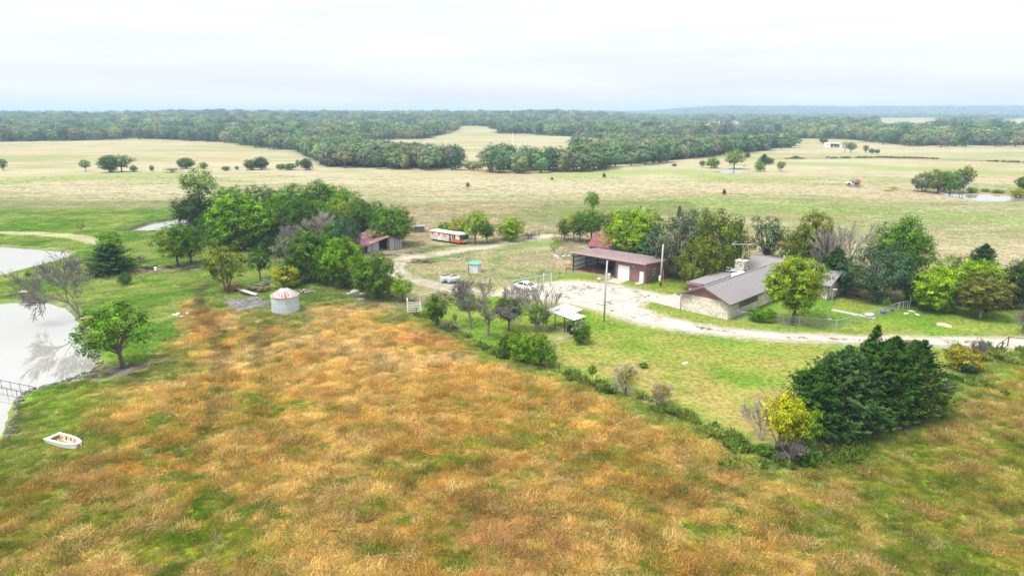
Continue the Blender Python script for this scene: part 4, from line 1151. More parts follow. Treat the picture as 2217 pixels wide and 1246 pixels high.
# creek trees and wood edges: trees one can tell apart, each its own object
rng = np.random.default_rng(5)
LOW = {}
def low_tree(i):
    """a whole tree in one mesh for the distance"""
    if i in LOW: return LOW[i]
    r = np.random.default_rng(50 + i)
    v, f, val, L = broad_crown(1000 + i, nl=13, clumps=17, per=7, zc=0.50 + 0.04 * (i % 3), rz=0.46 - 0.03 * (i % 3), lr=0.20, leaf=0.080, clump=0.042, rnd=0.22, sol=0.8)
    mb = limb_mesh(i, None, trunk_r=.03, top=.6)
    tv = np.array(mb.v); tf = np.array([q_ for q_ in mb.f if len(q_) == 4])
    V = np.concatenate([v, tv]); Fq = np.concatenate([f, tf + len(v)])
    LOW[i] = mesh_np('tree', V, Fq, [M['far_leaf'], M['bark']], np.concatenate([np.zeros(len(f)), np.ones(len(tf))]), {'v': ('FLOAT', np.concatenate([val, np.zeros(len(tv))]))})
    return LOW[i]
FAR_COLS = [(0.100, 0.170, 0.070), (0.122, 0.194, 0.082), (0.064, 0.130, 0.060), (0.160, 0.220, 0.086), (0.190, 0.235, 0.100), (0.120, 0.160, 0.098), (0.215, 0.232, 0.094), (0.175, 0.184, 0.120), (0.096, 0.186, 0.066)]
n_far = 0
def stand(x, y, h, w, label, group, z=None, hz=1.0):
    global n_far
    o = bpy.data.objects.new('broadleaf_tree', low_tree(int(rng.integers(9))))
    COL.objects.link(o)
    o.location = (x, y, float(gz1(x, y)) - 0.1)
    o.scale = (w, w, h); o.rotation_euler = (0, 0, rng.uniform(0, 6.28))
    c = FAR_COLS[int(rng.integers(len(FAR_COLS)))]; k = rng.uniform(.85, 1.6)
    o.color = (c[0] * k, c[1] * k, c[2] * k, 1.5 * rng.random() ** 3)
    tag(o, label, 'tree', group)
    n_far += 1
# front edge of the creek wood: pixel line, and how far it reaches back
def band(edge, n, depth, h0, h1, label, group, w=1.0):
    L = [math.dist(edge[i], edge[i + 1]) for i in range(len(edge) - 1)]
    tot = sum(L)
    for k in range(n):
        s = (k + rng.uniform(.1, .9)) / n * tot
        i = 0
        while s > L[i] and i < len(L) - 1: s -= L[i]; i += 1
        f = min(1, s / L[i])
        px = edge[i][0] + (edge[i + 1][0] - edge[i][0]) * f; py = edge[i][1] + (edge[i + 1][1] - edge[i][1]) * f
        x, y = G(px, py)
        d = depth * rng.random() ** 1.3
        x2, y2 = x * (1 + d / y), y + d
        h = rng.uniform(h0, h1); stand(x2, y2, h, w * h * rng.uniform(.85, 1.25), label, group)
band([(690, 366), (800, 364), (880, 370), (1000, 369)], 40, 42, 8, 13.5, 'tree in the creek wood left of the gap in its middle', 'trees of the left creek wood')
band([(1050, 372), (1110, 377), (1200, 373), (1315, 370)], 42, 48, 8, 13.5, 'tree in the nearest bulge of the creek wood right of the gap', 'trees of the middle creek wood')
band([(1310, 363), (1380, 359), (1440, 352), (1500, 344), (1560, 338)], 36, 60, 8, 13, 'tree in the creek wood right of the tiny dark cedar and the bulge', 'trees of the right creek wood')
band([(1560, 336), (1640, 330), (1722, 320)], 20, 50, 8, 13, 'tree at the last end of the creek wood above the small far pond', 'trees at the end of the creek wood')
band([(560, 322), (640, 328), (690, 345), (760, 352)], 30, 60, 9, 14, 'tree where the creek wood joins the wood on the hill', 'trees joining creek wood and hill wood')
band([(1005, 368), (1045, 370)], 3, 8, 5, 7, 'low tree standing in the gap of the creek wood', 'low trees in the creek wood gap')
bl = 'tree at the near edge of the long wood on the hill'
bg = 'trees at the near edge of the hill wood'
band([(-160, 309), (0, 308), (100, 306), (200, 305), (285, 301), (400, 305), (480, 309), (560, 321)], 62, 60, 10, 16, bl, bg)
rl = 'tree at the near edge of the wood beyond the right pastures'
rg = 'trees at the edge of the right-hand wood'
band([(1870, 308), (1960, 318), (2060, 318), (2217, 318), (2330, 316)], 40, 45, 10, 15, rl, rg)
band([(820, 304), (935, 302)], 12, 30, 9, 14, 'tree left behind the open strip field', 'trees beside the strip field')

# ---- the woods themselves: nobody could count these
def wood_points(n, y0, y1, power):
    u = rng.random(n)
    y = (y0 ** power + u * (y1 ** power - y0 ** power)) ** (1 / power)
    x = (rng.random(n) * 1.9 - 0.95) * y
    return x, y
def in_any(x, y):
    m = (sdf(x, y, WOOD_POLY, 30) > 4)
    for c_ in CLEAR: m &= ~(sdf(x, y, c_, 30) > 0)
    cl_ = fbm(x / 160.0, y / 160.0, 7, 3)
    m &= ~((cl_ > 0.60) & (y > 1000))
    return m
PX = []; PY = []; PH = []; PW = []
for (n, y0, y1, pw, h0, h1, wf) in ((11500, 560, 1500, 2.0, 9, 15, 1.05), (14000, 1500, 3600, 1.6, 10, 15, 1.6), (11000, 3600, 9300, 1.1, 10, 14, 3.0)):
    x, y = wood_points(n, y0, y1, pw)
    k = in_any(x, y)
    x, y = x[k], y[k]
    PX.append(x); PY.append(y); h = rng.uniform(h0, h1, len(x)) * np.where(rng.random(len(x)) < .12, 1.3, 1.0); PH.append(h); PW.append(h * wf * rng.uniform(.8, 1.25, len(x)))
for poly, n in ((CREEK2, 900), (CREEK1, 420)):
    P_ = np.array(poly)
    x = rng.uniform(P_[:, 0].min(), P_[:, 0].max(), n * 4); y = rng.uniform(P_[:, 1].min(), P_[:, 1].max(), n * 4)
    k = sdf(x, y, poly, 30) > 2
    x, y = x[k][:n], y[k][:n]
    PX.append(x); PY.append(y); h = rng.uniform(8, 13, len(x)); PH.append(h); PW.append(h * rng.uniform(.85, 1.2, len(x)))
PX = np.concatenate(PX); PY = np.concatenate(PY); PH = np.concatenate(PH); PW = np.concatenate(PW)
pc = np.array(FAR_COLS)[rng.integers(len(FAR_COLS), size=len(PX))] * rng.uniform(.7, 1.75, (len(PX), 1))

def scatter(name, pts, rotz, scale, tint, meshes, label, mat_attr='tint', tilt=None):
    """many copies over a set of points, as one object"""
    src = bpy.data.collections.new(name + '_kinds')
    for i, me in enumerate(meshes):
        src.objects.link(bpy.data.objects.new(name + '_kind', me))
    me = bpy.data.meshes.new(name)
    n = len(pts)
    me.vertices.add(n); me.vertices.foreach_set('co', np.ascontiguousarray(pts, dtype=np.float32).ravel())
    rv = np.zeros((n, 3), np.float32); rv[:, 2] = rotz
    if tilt is not None: rv[:, :2] = tilt
    for nm, ty, arr, key in (('rotv', 'FLOAT_VECTOR', rv, 'vector'), ('scl', 'FLOAT_VECTOR', scale, 'vector'), ('tint', 'FLOAT_COLOR', np.concatenate([tint, np.ones((n, 1))], 1), 'color')):
        a = me.attributes.new(nm, ty, 'POINT'); a.data.foreach_set(key, np.ascontiguousarray(arr, dtype=np.float32).ravel())
    o = bpy.data.objects.new(name, me); COL.objects.link(o)
    ng = bpy.data.node_groups.new(name, 'GeometryNodeTree')
    ng.interface.new_socket('Geometry', in_out='INPUT', socket_type='NodeSocketGeometry')
    ng.interface.new_socket('Geometry', in_out='OUTPUT', socket_type='NodeSocketGeometry')
    gi = ng.nodes.new('NodeGroupInput'); go = ng.nodes.new('NodeGroupOutput')
    ip = ng.nodes.new('GeometryNodeInstanceOnPoints'); ci = ng.nodes.new('GeometryNodeCollectionInfo')
    ci.inputs['Collection'].default_value = src
    ci.inputs['Separate Children'].default_value = True; ci.inputs['Reset Children'].default_value = True
    ip.inputs['Pick Instance'].default_value = True
    def attr(nm):
        q_ = ng.nodes.new('GeometryNodeInputNamedAttribute'); q_.data_type = 'FLOAT_VECTOR'; q_.inputs['Name'].default_value = nm
        return q_.outputs['Attribute']
    ng.links.new(gi.outputs[0], ip.inputs['Points']); ng.links.new(ci.outputs[0], ip.inputs['Instance'])
    er = ng.nodes.new('FunctionNodeEulerToRotation'); ng.links.new(attr('rotv'), er.inputs[0]); ng.links.new(er.outputs[0], ip.inputs['Rotation'])
    ng.links.new(attr('scl'), ip.inputs['Scale']); ng.links.new(ip.outputs[0], go.inputs[0])
    md = o.modifiers.new('scatter', 'NODES'); md.node_group = ng
    return tag(o, label, None, None, 'stuff')
def tint_leaf(name, trans, lo=0.55, hi=1.5):
    m, nt, out = new_mat(name)
    at = nd(nt, 'ShaderNodeAttribute', attribute_name='tint', attribute_type='INSTANCER')
    av = nd(nt, 'ShaderNodeAttribute', attribute_name='v')
    mr = nd(nt, 'ShaderNodeMapRange', i_To_Min=lo, i_To_Max=hi)
    nt.links.new(av.outputs['Fac'], mr.inputs['Value'])
    sc = nd(nt, 'ShaderNodeVectorMath', operation='SCALE')
    nt.links.new(at.outputs['Color'], sc.inputs[0]); nt.links.new(mr.outputs[0], sc.inputs['Scale'])
    d = nd(nt, 'ShaderNodeBsdfDiffuse'); t = nd(nt, 'ShaderNodeBsdfTranslucent')
    nt.links.new(sc.outputs[0], d.inputs['Color']); nt.links.new(sc.outputs[0], t.inputs['Color'])
    ms = nd(nt, 'ShaderNodeMixShader', i_Fac=trans)
    nt.links.new(d.outputs[0], ms.inputs[1]); nt.links.new(t.outputs[0], ms.inputs[2]); nt.links.new(ms.outputs[0], out.inputs['Surface'])
    return m
M['wood_leaf'] = tint_leaf('wood_leaf', 0.3, 0.75, 1.3)
wm = []
for i in range(6):
    v, f, val, L = broad_crown(1100 + i, nl=12, clumps=11, per=6, zc=0.48, rz=0.48, lr=0.21, leaf=0.105, clump=0.045, rnd=0.18, sol=0.85)
    wm.append(mesh_np('wood_crown', v, f, [M['wood_leaf']], attrs={'v': ('FLOAT', val)}))
scatter('distant_woods', np.stack([PX, PY, gz(PX, PY) - 0.2], 1), rng.uniform(0, 6.28, len(PX)), np.stack([PW, PW, PH], 1), pc, wm, 'unbroken woods covering the far hills')
# hedge bank across the far right pasture
n = 420
L_ = CROSS; hx = []; hy = []
for k in range(n):
    s = rng.random() * (len(L_) - 1); i = int(s); f = s - i
    hx.append(L_[i][0] * (1 - f) + L_[i + 1][0] * f + rng.normal(0, 1.0)); hy.append(L_[i][1] * (1 - f) + L_[i + 1][1] * f + rng.normal(0, 1.6))
hx = np.array(hx); hy = np.array(hy)
keep = fbm(hx / 22, hy / 22, 3, 2) > .42
hx, hy = hx[keep], hy[keep]
hs = rng.uniform(0.5, 1.2, len(hx))
scatter('hedge_bank', np.stack([hx, hy, gz(hx, hy) - .1], 1), rng.uniform(0, 6.28, len(hx)), np.stack([hs * 2.2, hs * 2.2, hs], 1),
        np.array([(0.15, 0.13, 0.07), (0.10, 0.12, 0.05), (0.17, 0.13, 0.085)])[rng.integers(3, size=len(hx))], wm, 'low dark scrub along the bank across the far pasture')

# ================================================================== grasses
def tuft(seed, n=130, r=0.52, h=0.25, wid=0.017, lean=0.75, wind=(0.15, 0.05)):
    g = np.random.default_rng(seed)
    a = g.uniform(0, 6.283, n); q = r * np.sqrt(g.random(n))
    bx, by = q * np.cos(a), q * np.sin(a)
    hh = h * g.uniform(.55, 1.25, n)
    dx = g.normal(0, lean, n) * hh + wind[0] * hh; dy = g.normal(0, lean, n) * hh + wind[1] * hh
    sa = g.uniform(0, 3.14159, n); w = wid * g.uniform(.6, 1.4, n)
    sx, sy = np.cos(sa) * w, np.sin(sa) * w
    z0 = np.full(n, -0.03)
    A = np.stack([bx - sx, by - sy, z0], 1); B = np.stack([bx + sx, by + sy, z0], 1)
    mx, my, mz = bx + dx * .4, by + dy * .4, hh * .65
    Cc = np.stack([mx + sx * .9, my + sy * .9, mz], 1); D = np.stack([mx - sx * .9, my - sy * .9, mz], 1)
    tz = hh * g.uniform(.72, 1.05, n)
    E_ = np.stack([bx + dx + sx * .35, by + dy + sy * .35, tz], 1); F_ = np.stack([bx + dx - sx * .35, by + dy - sy * .35, tz], 1)
    v = np.stack([A, B, Cc, D, E_, F_], 1).reshape(-1, 3)
    b = np.arange(n)[:, None] * 6
    f = np.concatenate([b + np.array([[0, 1, 2, 3]]), b + np.array([[3, 2, 4, 5]])])
    val = np.repeat(np.clip(g.normal(.45, .22, n), 0, 1), 6)
    return v, f, val
M['grass_blade'] = tint_leaf('grass_blade', 0.4, 0.6, 1.5)
def tuft_mesh(seed, **k):
    v, f, val = tuft(seed, **k)
    return mesh_np('tuft', v, f, [M['grass_blade']], attrs={'v': ('FLOAT', val)})
tall = [tuft_mesh(i) for i in range(3)] + [tuft_mesh(3 + i, n=170, h=.15, lean=1.3, wid=.015, r=.58) for i in range(3)] \
    + [tuft_mesh(6 + i, n=60, h=.46, lean=.34, wid=.011, r=.5) for i in range(2)] + [tuft_mesh(8 + i, n=46, h=.17, lean=.9, wid=.050, r=.4) for i in range(2)]
short = [tuft_mesh(20 + i, n=70, h=.20, lean=.4, r=.5, wid=.02) for i in range(5)]
weeds = [tuft_mesh(40 + i, n=80, h=.5, lean=.5, r=.42, wid=.045, wind=(.1, 0)) for i in range(5)]
def jitter_grid(x0, x1, y0, y1, s, seed):
    g = np.random.default_rng(seed)
    X, Y = np.meshgrid(np.arange(x0, x1, s), np.arange(y0, y1, s))
    x = X.ravel() + g.uniform(-.5, .5, X.size) * s; y = Y.ravel() + g.uniform(-.5, .5, X.size) * s
    k = np.abs(x) < 0.80 * y + 4
    return x[k], y[k], g
CLEAR_SPOTS = [(537, 656, 3.6), (530, 628, 2.6), (588, 614, 2.0), (656, 634, 1.7), (610, 672, 2.2), (702, 603, 3.0), (330, 581, 3.2), (142, 962, 1.2), (916, 568, 2.2), (1216, 556, 1.6), (768, 634, 1.2), (786, 648, 1.2), (2044, 703, 1.2), (970, 612, 2.0), (1028, 588, 1.6), (390, 684, 1.0), (965, 525, 5.0), (1230, 728, 2.6), (1200, 718, 2.2), (1275, 590, 4.5), (1305, 592, 4.5), (1900, 686, .8), (1490, 785, .4)]
def open_ground(x, y):
    k = np.ones(len(x), bool)
    for P in LITTER_SHADE: k &= (sdf(x, y, P, 3) < -.5) | (np.sin(x * 91.7 + y * 57.3) > .8)
    for (px, py, r) in CLEAR_SPOTS:
        c_ = G(px, py); k &= np.hypot(x - c_[0], (y - c_[1]) * 1.25) > r
    return k
# tall field grass
x, y, g = jitter_grid(-110, 110, 36, 116, 0.33, 1)
fd = sdf(x, y, FIELD, 6)
k = open_ground(x, y) & (fd > -0.8)
x, y = x[k], y[k]
for P in [q_ for q_ in DIRT_SPOTS if q_[1] > 770]:
    c_ = G(P[0], P[1]); kk = np.hypot((x - c_[0]) / (P[2] * .8), (y - c_[1]) / (P[3] * 1.2)) > 1; x, y = x[kk], y[kk]
col = land_colour(x, y)
lump = fbm(x * 0.35, y * 0.5, 111, 3); lump2 = fbm(x * 0.9, y * 1.1, 113, 2)
strawy = np.clip((col[:, 0] - col[:, 1]) / 0.10 + 0.2, 0, 1)
sc_ = (0.5 + 0.95 * sstep(0.30, 0.70, 0.45 * lump + 0.55 * lump2)) * (0.75 + 0.40 * strawy) * g.uniform(.7, 1.3, len(x))
mixc = np.array([(0.085, 0.140, 0.014), (0.175, 0.195, 0.024), (0.350, 0.245, 0.090), (0.310, 0.190, 0.070), (0.440, 0.345, 0.190), (0.140, 0.125, 0.026)])[g.integers(6, size=len(x))]
col = lerp(col, mixc, 0.75 * g.random(len(x)) ** 1.5 * sstep(0.02, 0.2, line_d(x, y, TRAIL, 3)))
col = col * g.uniform(.70, 1.35, (len(x), 1)) * (1.24 + 1.15 * (fbm(x * .45, y * .6, 117, 3) - .5) + 0.30 * sstep(48, 80, y))[:, None]
scatter('tall_grass', np.stack([x, y, gz(x, y)], 1), g.uniform(0, 6.28, len(x)), np.stack([sc_ * .72 + .16, sc_ * .72 + .16, sc_ * .78], 1), col, tall, 'tall orange and green field grass in the foreground')
# pond banks, rough ground between the ponds and under the trees
x, y, g = jitter_grid(-190, 60, 44, 235, 0.72, 2)
k = open_ground(x, y) & (sdf(x, y, FIELD, 3) < 0) & (sdf(x, y, LAWN, 3) < 0) & (sdf(x, y, POND, 3) < -0.2) & (sdf(x, y, POND_UP, 3) < -0.2) & (sdf(x, y, POND_SM, 3) < 0.2) & (line_d(x, y, TRACK, 6) > 2.2) & (line_d(x, y, LEVEE, 6) > 2.4) & (sdf(x, y, YARD, 3) < 1)
x, y = x[k], y[k]
col = land_colour(x, y)
k = (col[:, 1] > col[:, 0] * 0.90) | (g.random(len(x)) < .35)
x, y, col = x[k], y[k], col[k]
sc_ = (0.5 + 1.0 * fbm(x * .3, y * .3, 121, 3)) * g.uniform(.6, 1.3, len(x))
scatter('bank_grass', np.stack([x, y, gz(x, y)], 1), g.uniform(0, 6.28, len(x)), np.stack([sc_ * 1.5, sc_ * 1.5, sc_], 1), col * 1.5 * g.uniform(.75, 1.3, (len(x), 1)), short + tall[:3], 'rough green grass round the ponds and grove')
# pasture beyond the farm
x, y, g = jitter_grid(-230, 240, 120, 330, 1.25, 3)
k = (g.random(len(x)) < 1.1 - sstep(170, 330, y)) & (sdf(x, y, YARD, 3) < 0) & (sdf(x, y, LAWN, 3) < 0) & (sdf(x, y, POND_R, 3) < -1) & (line_d(x, y, TRACK, 6) > 2.0) & (sdf(x, y, POND_SM, 3) < -1) & (sdf(x, y, POND_UP, 3) < -1) & (line_d(x, y, LEVEE, 6) > 2.4)
x, y = x[k], y[k]
col = land_colour(x, y)
sc_ = (0.4 + 1.1 * fbm(x * .12, y * .3, 131, 4)) * g.uniform(.6, 1.4, len(x)) * .85
scatter('pasture_grass', np.stack([x, y, gz(x, y)], 1), g.uniform(0, 6.28, len(x)), np.stack([sc_ * 1.9, sc_ * 1.9, sc_ * .8], 1), col * 1.55 * g.uniform(.88, 1.16, (len(x), 1)), short, 'pale wind-streaked pasture grass beyond the farm')
# lawn and yard: short turf, thin
x, y, g = jitter_grid(-45, 95, 62, 150, 0.62, 4)
k = open_ground(x, y) & ((sdf(x, y, LAWN, 3) > 0.3) | (sdf(x, y, YARD, 3) > 0)) & (sdf(x, y, DRIVE, 4) < -0.15) & (line_d(x, y, TRACK, 6) > 1.6)
x, y = x[k], y[k]
HOUSE_O = (29.2, 99.75)
hx = (x - HOUSE_O[0]) * .7071 - (y - HOUSE_O[1]) * .7071; hy = (x - HOUSE_O[0]) * .7071 + (y - HOUSE_O[1]) * .7071
k = ~((hx > -6) & (hx < 10.6) & (hy > -.1) & (hy < 31)) & (sdf(x, y, GP([(1403, 651), (1438, 641.5), (1500, 628), (1540, 640), (1474, 670)]), 3) < 0.1) & (sdf(x, y, GP([(1311, 609), (1334, 600.5), (1362, 607), (1341, 615.5)]), 3) < 0)
x, y = x[k], y[k]
col = land_colour(x, y)
sc_ = (0.16 + 0.22 * fbm(x * .5, y * .5, 141, 3)) * g.uniform(.6, 1.3, len(x))
scatter('lawn_turf', np.stack([x, y, gz(x, y)], 1), g.uniform(0, 6.28, len(x)), np.stack([sc_ * 2, sc_ * 2, sc_ * .9], 1), col * 1.32 * g.uniform(.93, 1.07, (len(x), 1)), short, 'short mown turf of the lawn and yard')
# weeds standing along the field fence
FENCE = GP([(903, 682), (1000, 726), (1085, 772), (1210, 806), (1290, 832), (1420, 884), (1500, 912), (1600, 962), (1660, 988)])
wx = []; wy = []
g = np.random.default_rng(9)
for i in range(len(FENCE) - 1):
    L = math.dist(FENCE[i], FENCE[i + 1])
    for k in range(int(L * 4)):
        f = g.random(); wx.append(FENCE[i][0] * (1 - f) + FENCE[i + 1][0] * f + g.normal(0, .55)); wy.append(FENCE[i][1] * (1 - f) + FENCE[i + 1][1] * f + g.normal(0, .65))
for k in range(200):      # overgrown corner left of the cedars, right fence corner
    c_ = [G(1700, 1000), G(1760, 985), G(2150, 775), G(2200, 770), G(2060, 830)][k % 5]
    wx.append(c_[0] + g.normal(0, 2.0)); wy.append(c_[1] + g.normal(0, 1.2))
wx = np.array(wx); wy = np.array(wy)
pal = np.array([(0.085, 0.130, 0.018), (0.060, 0.100, 0.015), (0.16, 0.19, 0.035), (0.11, 0.15, 0.025), (0.060, 0.110, 0.018)])
keep = (fbm(wx * .28, wy * .28, 155, 2) > .46) | (wy < G(0, 960)[1])
wx, wy = wx[keep], wy[keep]
tx = fbm(wx * .25, wy * .25, 151, 2)
pi_ = np.clip((tx * 1.9 * 5 - 2.2).astype(int), 0, 4)
sc_ = g.uniform(.5, 1.5, len(wx)) * (.6 + .9 * fbm(wx * .4, wy * .4, 153, 2))
scatter('fence_weeds', np.stack([wx, wy, gz(wx, wy)], 1), g.uniform(0, 6.28, len(wx)), np.stack([sc_, sc_, sc_], 1), 1.55 * pal[pi_] * g.uniform(.7, 1.3, (len(wx), 1)), weeds, 'rank weeds grown up along the field fence')

# grass growing up the middle of the drive, weeds in the gravel yard
DRIVE_MID = GP([(1392, 675), (1440, 694), (1500, 706.5), (1580, 718), (1700, 729), (1860, 735.5), (2000, 739), (2217, 743), (2400, 746)])
wx = []; wy = []
for i in range(len(DRIVE_MID) - 1):
    L = math.dist(DRIVE_MID[i], DRIVE_MID[i + 1])
    for k in range(int(L * 7)):
        f = g.random(); wx.append(DRIVE_MID[i][0] * (1 - f) + DRIVE_MID[i + 1][0] * f + g.normal(0, .22)); wy.append(DRIVE_MID[i][1] * (1 - f) + DRIVE_MID[i + 1][1] * f + g.normal(0, .22))
for k in range(2600):
    a = g.uniform(0, 32); b_ = g.uniform(98, 123)
    wx.append(a); wy.append(b_)
wx = np.array(wx); wy = np.array(wy); nm = fbm(wx * .5, wy * .5, 161, 3)
k = (sdf(wx, wy, DRIVE, 4) > 0.2) & (nm > .53)
wx, wy = wx[k], wy[k]
sc_ = g.uniform(.25, .6, len(wx))
scatter('drive_weeds', np.stack([wx, wy, gz(wx, wy)], 1), g.uniform(0, 6.28, len(wx)), np.stack([sc_, sc_, sc_ * .7], 1), np.array([(0.20, 0.21, 0.09), (0.26, 0.22, 0.13), (0.14, 0.18, 0.05)])[g.integers(3, size=len(wx))], short, 'sparse weeds in the gravel and up the middle of the drive')
# ================================================================== building materials
M['shingle'] = surface('shingle', (0.145, 0.133, 0.136), (0.275, 0.258, 0.262), 7.0, rough=0.95, bump=0.4, bscale=30, lo=0.3, hi=0.7)
M['stone_mortar'] = surface('stone_mortar', (0.40, 0.375, 0.33), (0.50, 0.47, 0.42), 3, rough=0.95)
M['stone_cream'] = surface('stone_cream', (0.62, 0.56, 0.47), (0.76, 0.72, 0.64), 2.2, rough=0.9, bump=0.3)
M['stone_tan'] = surface('stone_tan', (0.56, 0.46, 0.33), (0.68, 0.58, 0.45), 2.5, rough=0.9, bump=0.3)
M['stone_grey'] = surface('stone_grey', (0.42, 0.405, 0.375), (0.60, 0.575, 0.53), 2.5, rough=0.9, bump=0.3)
M['stone_dark'] = surface('stone_dark', (0.16, 0.15, 0.14), (0.26, 0.24, 0.22), 2.5, rough=0.9)
M['siding'] = surface('siding', (0.235, 0.130, 0.128), (0.285, 0.165, 0.160), 2, (1, 1, 6), rough=0.8)
M['trim'] = surface('trim', (0.060, 0.045, 0.042), (0.085, 0.064, 0.060), 4, rough=0.7)
M['gutter'] = surface('gutter', (0.115, 0.080, 0.072), (0.15, 0.11, 0.10), 4, rough=0.6)
M['glass'] = surface('glass', (0.020, 0.028, 0.034), None, rough=0.08, spec=0.6)
M['white'] = surface('white', (0.72, 0.72, 0.70), (0.80, 0.80, 0.79), 4, rough=0.6)
M['dirty_white'] = surface('dirty_white', (0.40, 0.385, 0.36), (0.62, 0.60, 0.57), 3, rough=0.8)
M['brown_metal'] = surface('brown_metal', (0.215, 0.118, 0.110), (0.275, 0.160, 0.150), 0.6, (1, 1, 3), rough=0.55, spec=0.4)
M['roof_metal'] = surface('roof_metal', (0.320, 0.235, 0.238), (0.385, 0.292, 0.295), 0.5, rough=0.5, spec=0.4)
M['edge_trim'] = surface('edge_trim', (0.40, 0.28, 0.265), (0.45, 0.33, 0.31), 3, rough=0.55)
M['pale_metal'] = surface('pale_metal', (0.76, 0.80, 0.83), (0.84, 0.87, 0.88), 1.2, rough=0.5, spec=0.4)
M['steel_dark'] = surface('steel_dark', (0.040, 0.034, 0.032), (0.075, 0.060, 0.055), 5, rough=0.7)
M['galv'] = surface('galv', (0.46, 0.52, 0.57), (0.60, 0.66, 0.71), 1.4, (1, 1, .4), rough=0.45, spec=0.5, metallic=0.25)
M['galv_wire'] = surface('galv_wire', (0.34, 0.40, 0.43), (0.46, 0.52, 0.55), 6, rough=0.5)
M['rust'] = surface('rust', (0.215, 0.075, 0.048), (0.33, 0.14, 0.085), 5, rough=0.85)
M['rust_dark'] = surface('rust_dark', (0.085, 0.042, 0.034), (0.16, 0.072, 0.055), 4, rough=0.9)
M['barn_roof'] = surface('barn_roof', (0.115, 0.055, 0.066), (0.22, 0.105, 0.10), 1.0, (1, .3, 1), rough=0.75, lo=.42, hi=.72)
M['barn_roof_rust'] = surface('barn_roof_rust', (0.19, 0.08, 0.065), (0.38, 0.20, 0.16), 1.8, rough=0.8)
M['red_roof'] = surface('red_roof', (0.150, 0.042, 0.050), (0.24, 0.085, 0.085), 0.9, rough=0.75, lo=.4, hi=.75)
M['grey_wood'] = surface('grey_wood', (0.150, 0.142, 0.148), (0.275, 0.265, 0.272), 3, (4, 4, .5), rough=0.95)
M['grey_wood_dark'] = surface('grey_wood_dark', (0.13, 0.12, 0.115), (0.235, 0.22, 0.205), 3, (4, 4, .5), rough=0.95)
M['brown_wood'] = surface('brown_wood', (0.15, 0.095, 0.062), (0.26, 0.175, 0.12), 3, rough=0.95)
M['tan_wood'] = surface('tan_wood', (0.50, 0.36, 0.20), (0.60, 0.46, 0.29), 3, rough=0.9)
M['black'] = surface('black', (0.018, 0.016, 0.015), (0.035, 0.030, 0.028), 4, rough=0.85)
M['rubber'] = surface('rubber', (0.022, 0.022, 0.023), None, rough=0.85)
M['yellow_plastic'] = surface('yellow_plastic', (0.75, 0.50, 0.02), (0.80, 0.58, 0.05), 4, rough=0.6)
M['orange_plastic'] = surface('orange_plastic', (0.62, 0.24, 0.03), None, rough=0.6)
M['blue_plastic'] = surface('blue_plastic', (0.03, 0.15, 0.50), (0.05, 0.21, 0.60), 3, rough=0.5)
M['green_roof'] = surface('green_roof', (0.095, 0.25, 0.20), (0.15, 0.32, 0.265), 2, rough=0.7)
M['red_paint'] = surface('red_paint', (0.50, 0.065, 0.030), (0.56, 0.14, 0.06), 3, rough=0.6)
M['rock'] = surface('rock', (0.22, 0.21, 0.205), (0.36, 0.345, 0.33), 3, rough=0.95, bump=0.3)
M['rock_dark'] = surface('rock_dark', (0.085, 0.080, 0.080), (0.18, 0.17, 0.165), 3, rough=0.95)
M['sandstone'] = surface('sandstone', (0.40, 0.28, 0.185), (0.50, 0.385, 0.275), 2, rough=0.95)
M['pole_wood'] = surface('pole_wood', (0.38, 0.35, 0.325), (0.50, 0.47, 0.44), 3, (3, 3, .3), rough=0.95)

def local(o, x, y):
    """a point of a rotated thing's frame, in the world"""
    c, s = math.cos(o.rotation_euler.z), math.sin(o.rotation_euler.z)
    return (o.location.x + x * c - y * s, o.location.y + x * s + y * c)

# ================================================================== the stone house
H = thing('stone_house', 'long stone house with grey shingle roof and big stone chimney', 'house', (29.2, 99.75, 0), R(-45))
W = 3.93; LEN = 22.0; EH = 2.72; RH = 4.42; SL = (RH - EH) / W
def stone_wall(parent, o, u, n, L, h, seed, s=0.42, skip=None, dark=0.0, name='stone', grey=.20):
    """irregular stones bedded proud of a wall; o origin, u along, n outwards"""
    r = random.Random(seed)
    o = Vector(o); u = Vector(u); n = Vector(n)
    nx_ = max(1, int(L / s)); nz_ = max(1, int(h / (s * .72)))
    P = {}
    for j in range(nz_ + 1):
        for i in range(nx_ + 1):
            jx = 0 if i in (0, nx_) else r.uniform(-.30, .30); jz = 0 if j in (0, nz_) else r.uniform(-.32, .32)
            sh = (0.5 if j % 2 else 0.0) if 0 < i < nx_ else 0
            P[i, j] = (L * (i + jx + sh * .6) / nx_ if 0 < i < nx_ else L * i / nx_, h * (j + jz) / nz_)
    for j in range(nz_):
        for i in range(nx_):
            q = [P[i, j], P[i + 1, j], P[i + 1, j + 1], P[i, j + 1]]
            cx = sum(a for a, b in q) / 4; cz = sum(b for a, b in q) / 4
            if skip and skip(cx, cz): continue
            k = r.uniform(.84, .93); d = r.uniform(.02, .05)
            mb = MB()
            fr = [o + u * (cx + (a - cx) * k * .93) + Vector((0, 0, cz + (b - cz) * k * .93)) + n * d for a, b in q]
            bk = [o + u * (cx + (a - cx) * k) + Vector((0, 0, cz + (b - cz) * k)) + n * .002 for a, b in q]
            mb.add(fr + bk, [(0, 1, 2, 3)] + [(a, a + 4, (a + 1) % 4 + 4, (a + 1) % 4) for a in range(4)])
            t = r.random()
            mat = 'stone_dark' if r.random() < dark else ('stone_grey' if t < grey else 'stone_tan' if t < grey + .24 else 'stone_cream')
            mb.build(name, M[mat], parent)
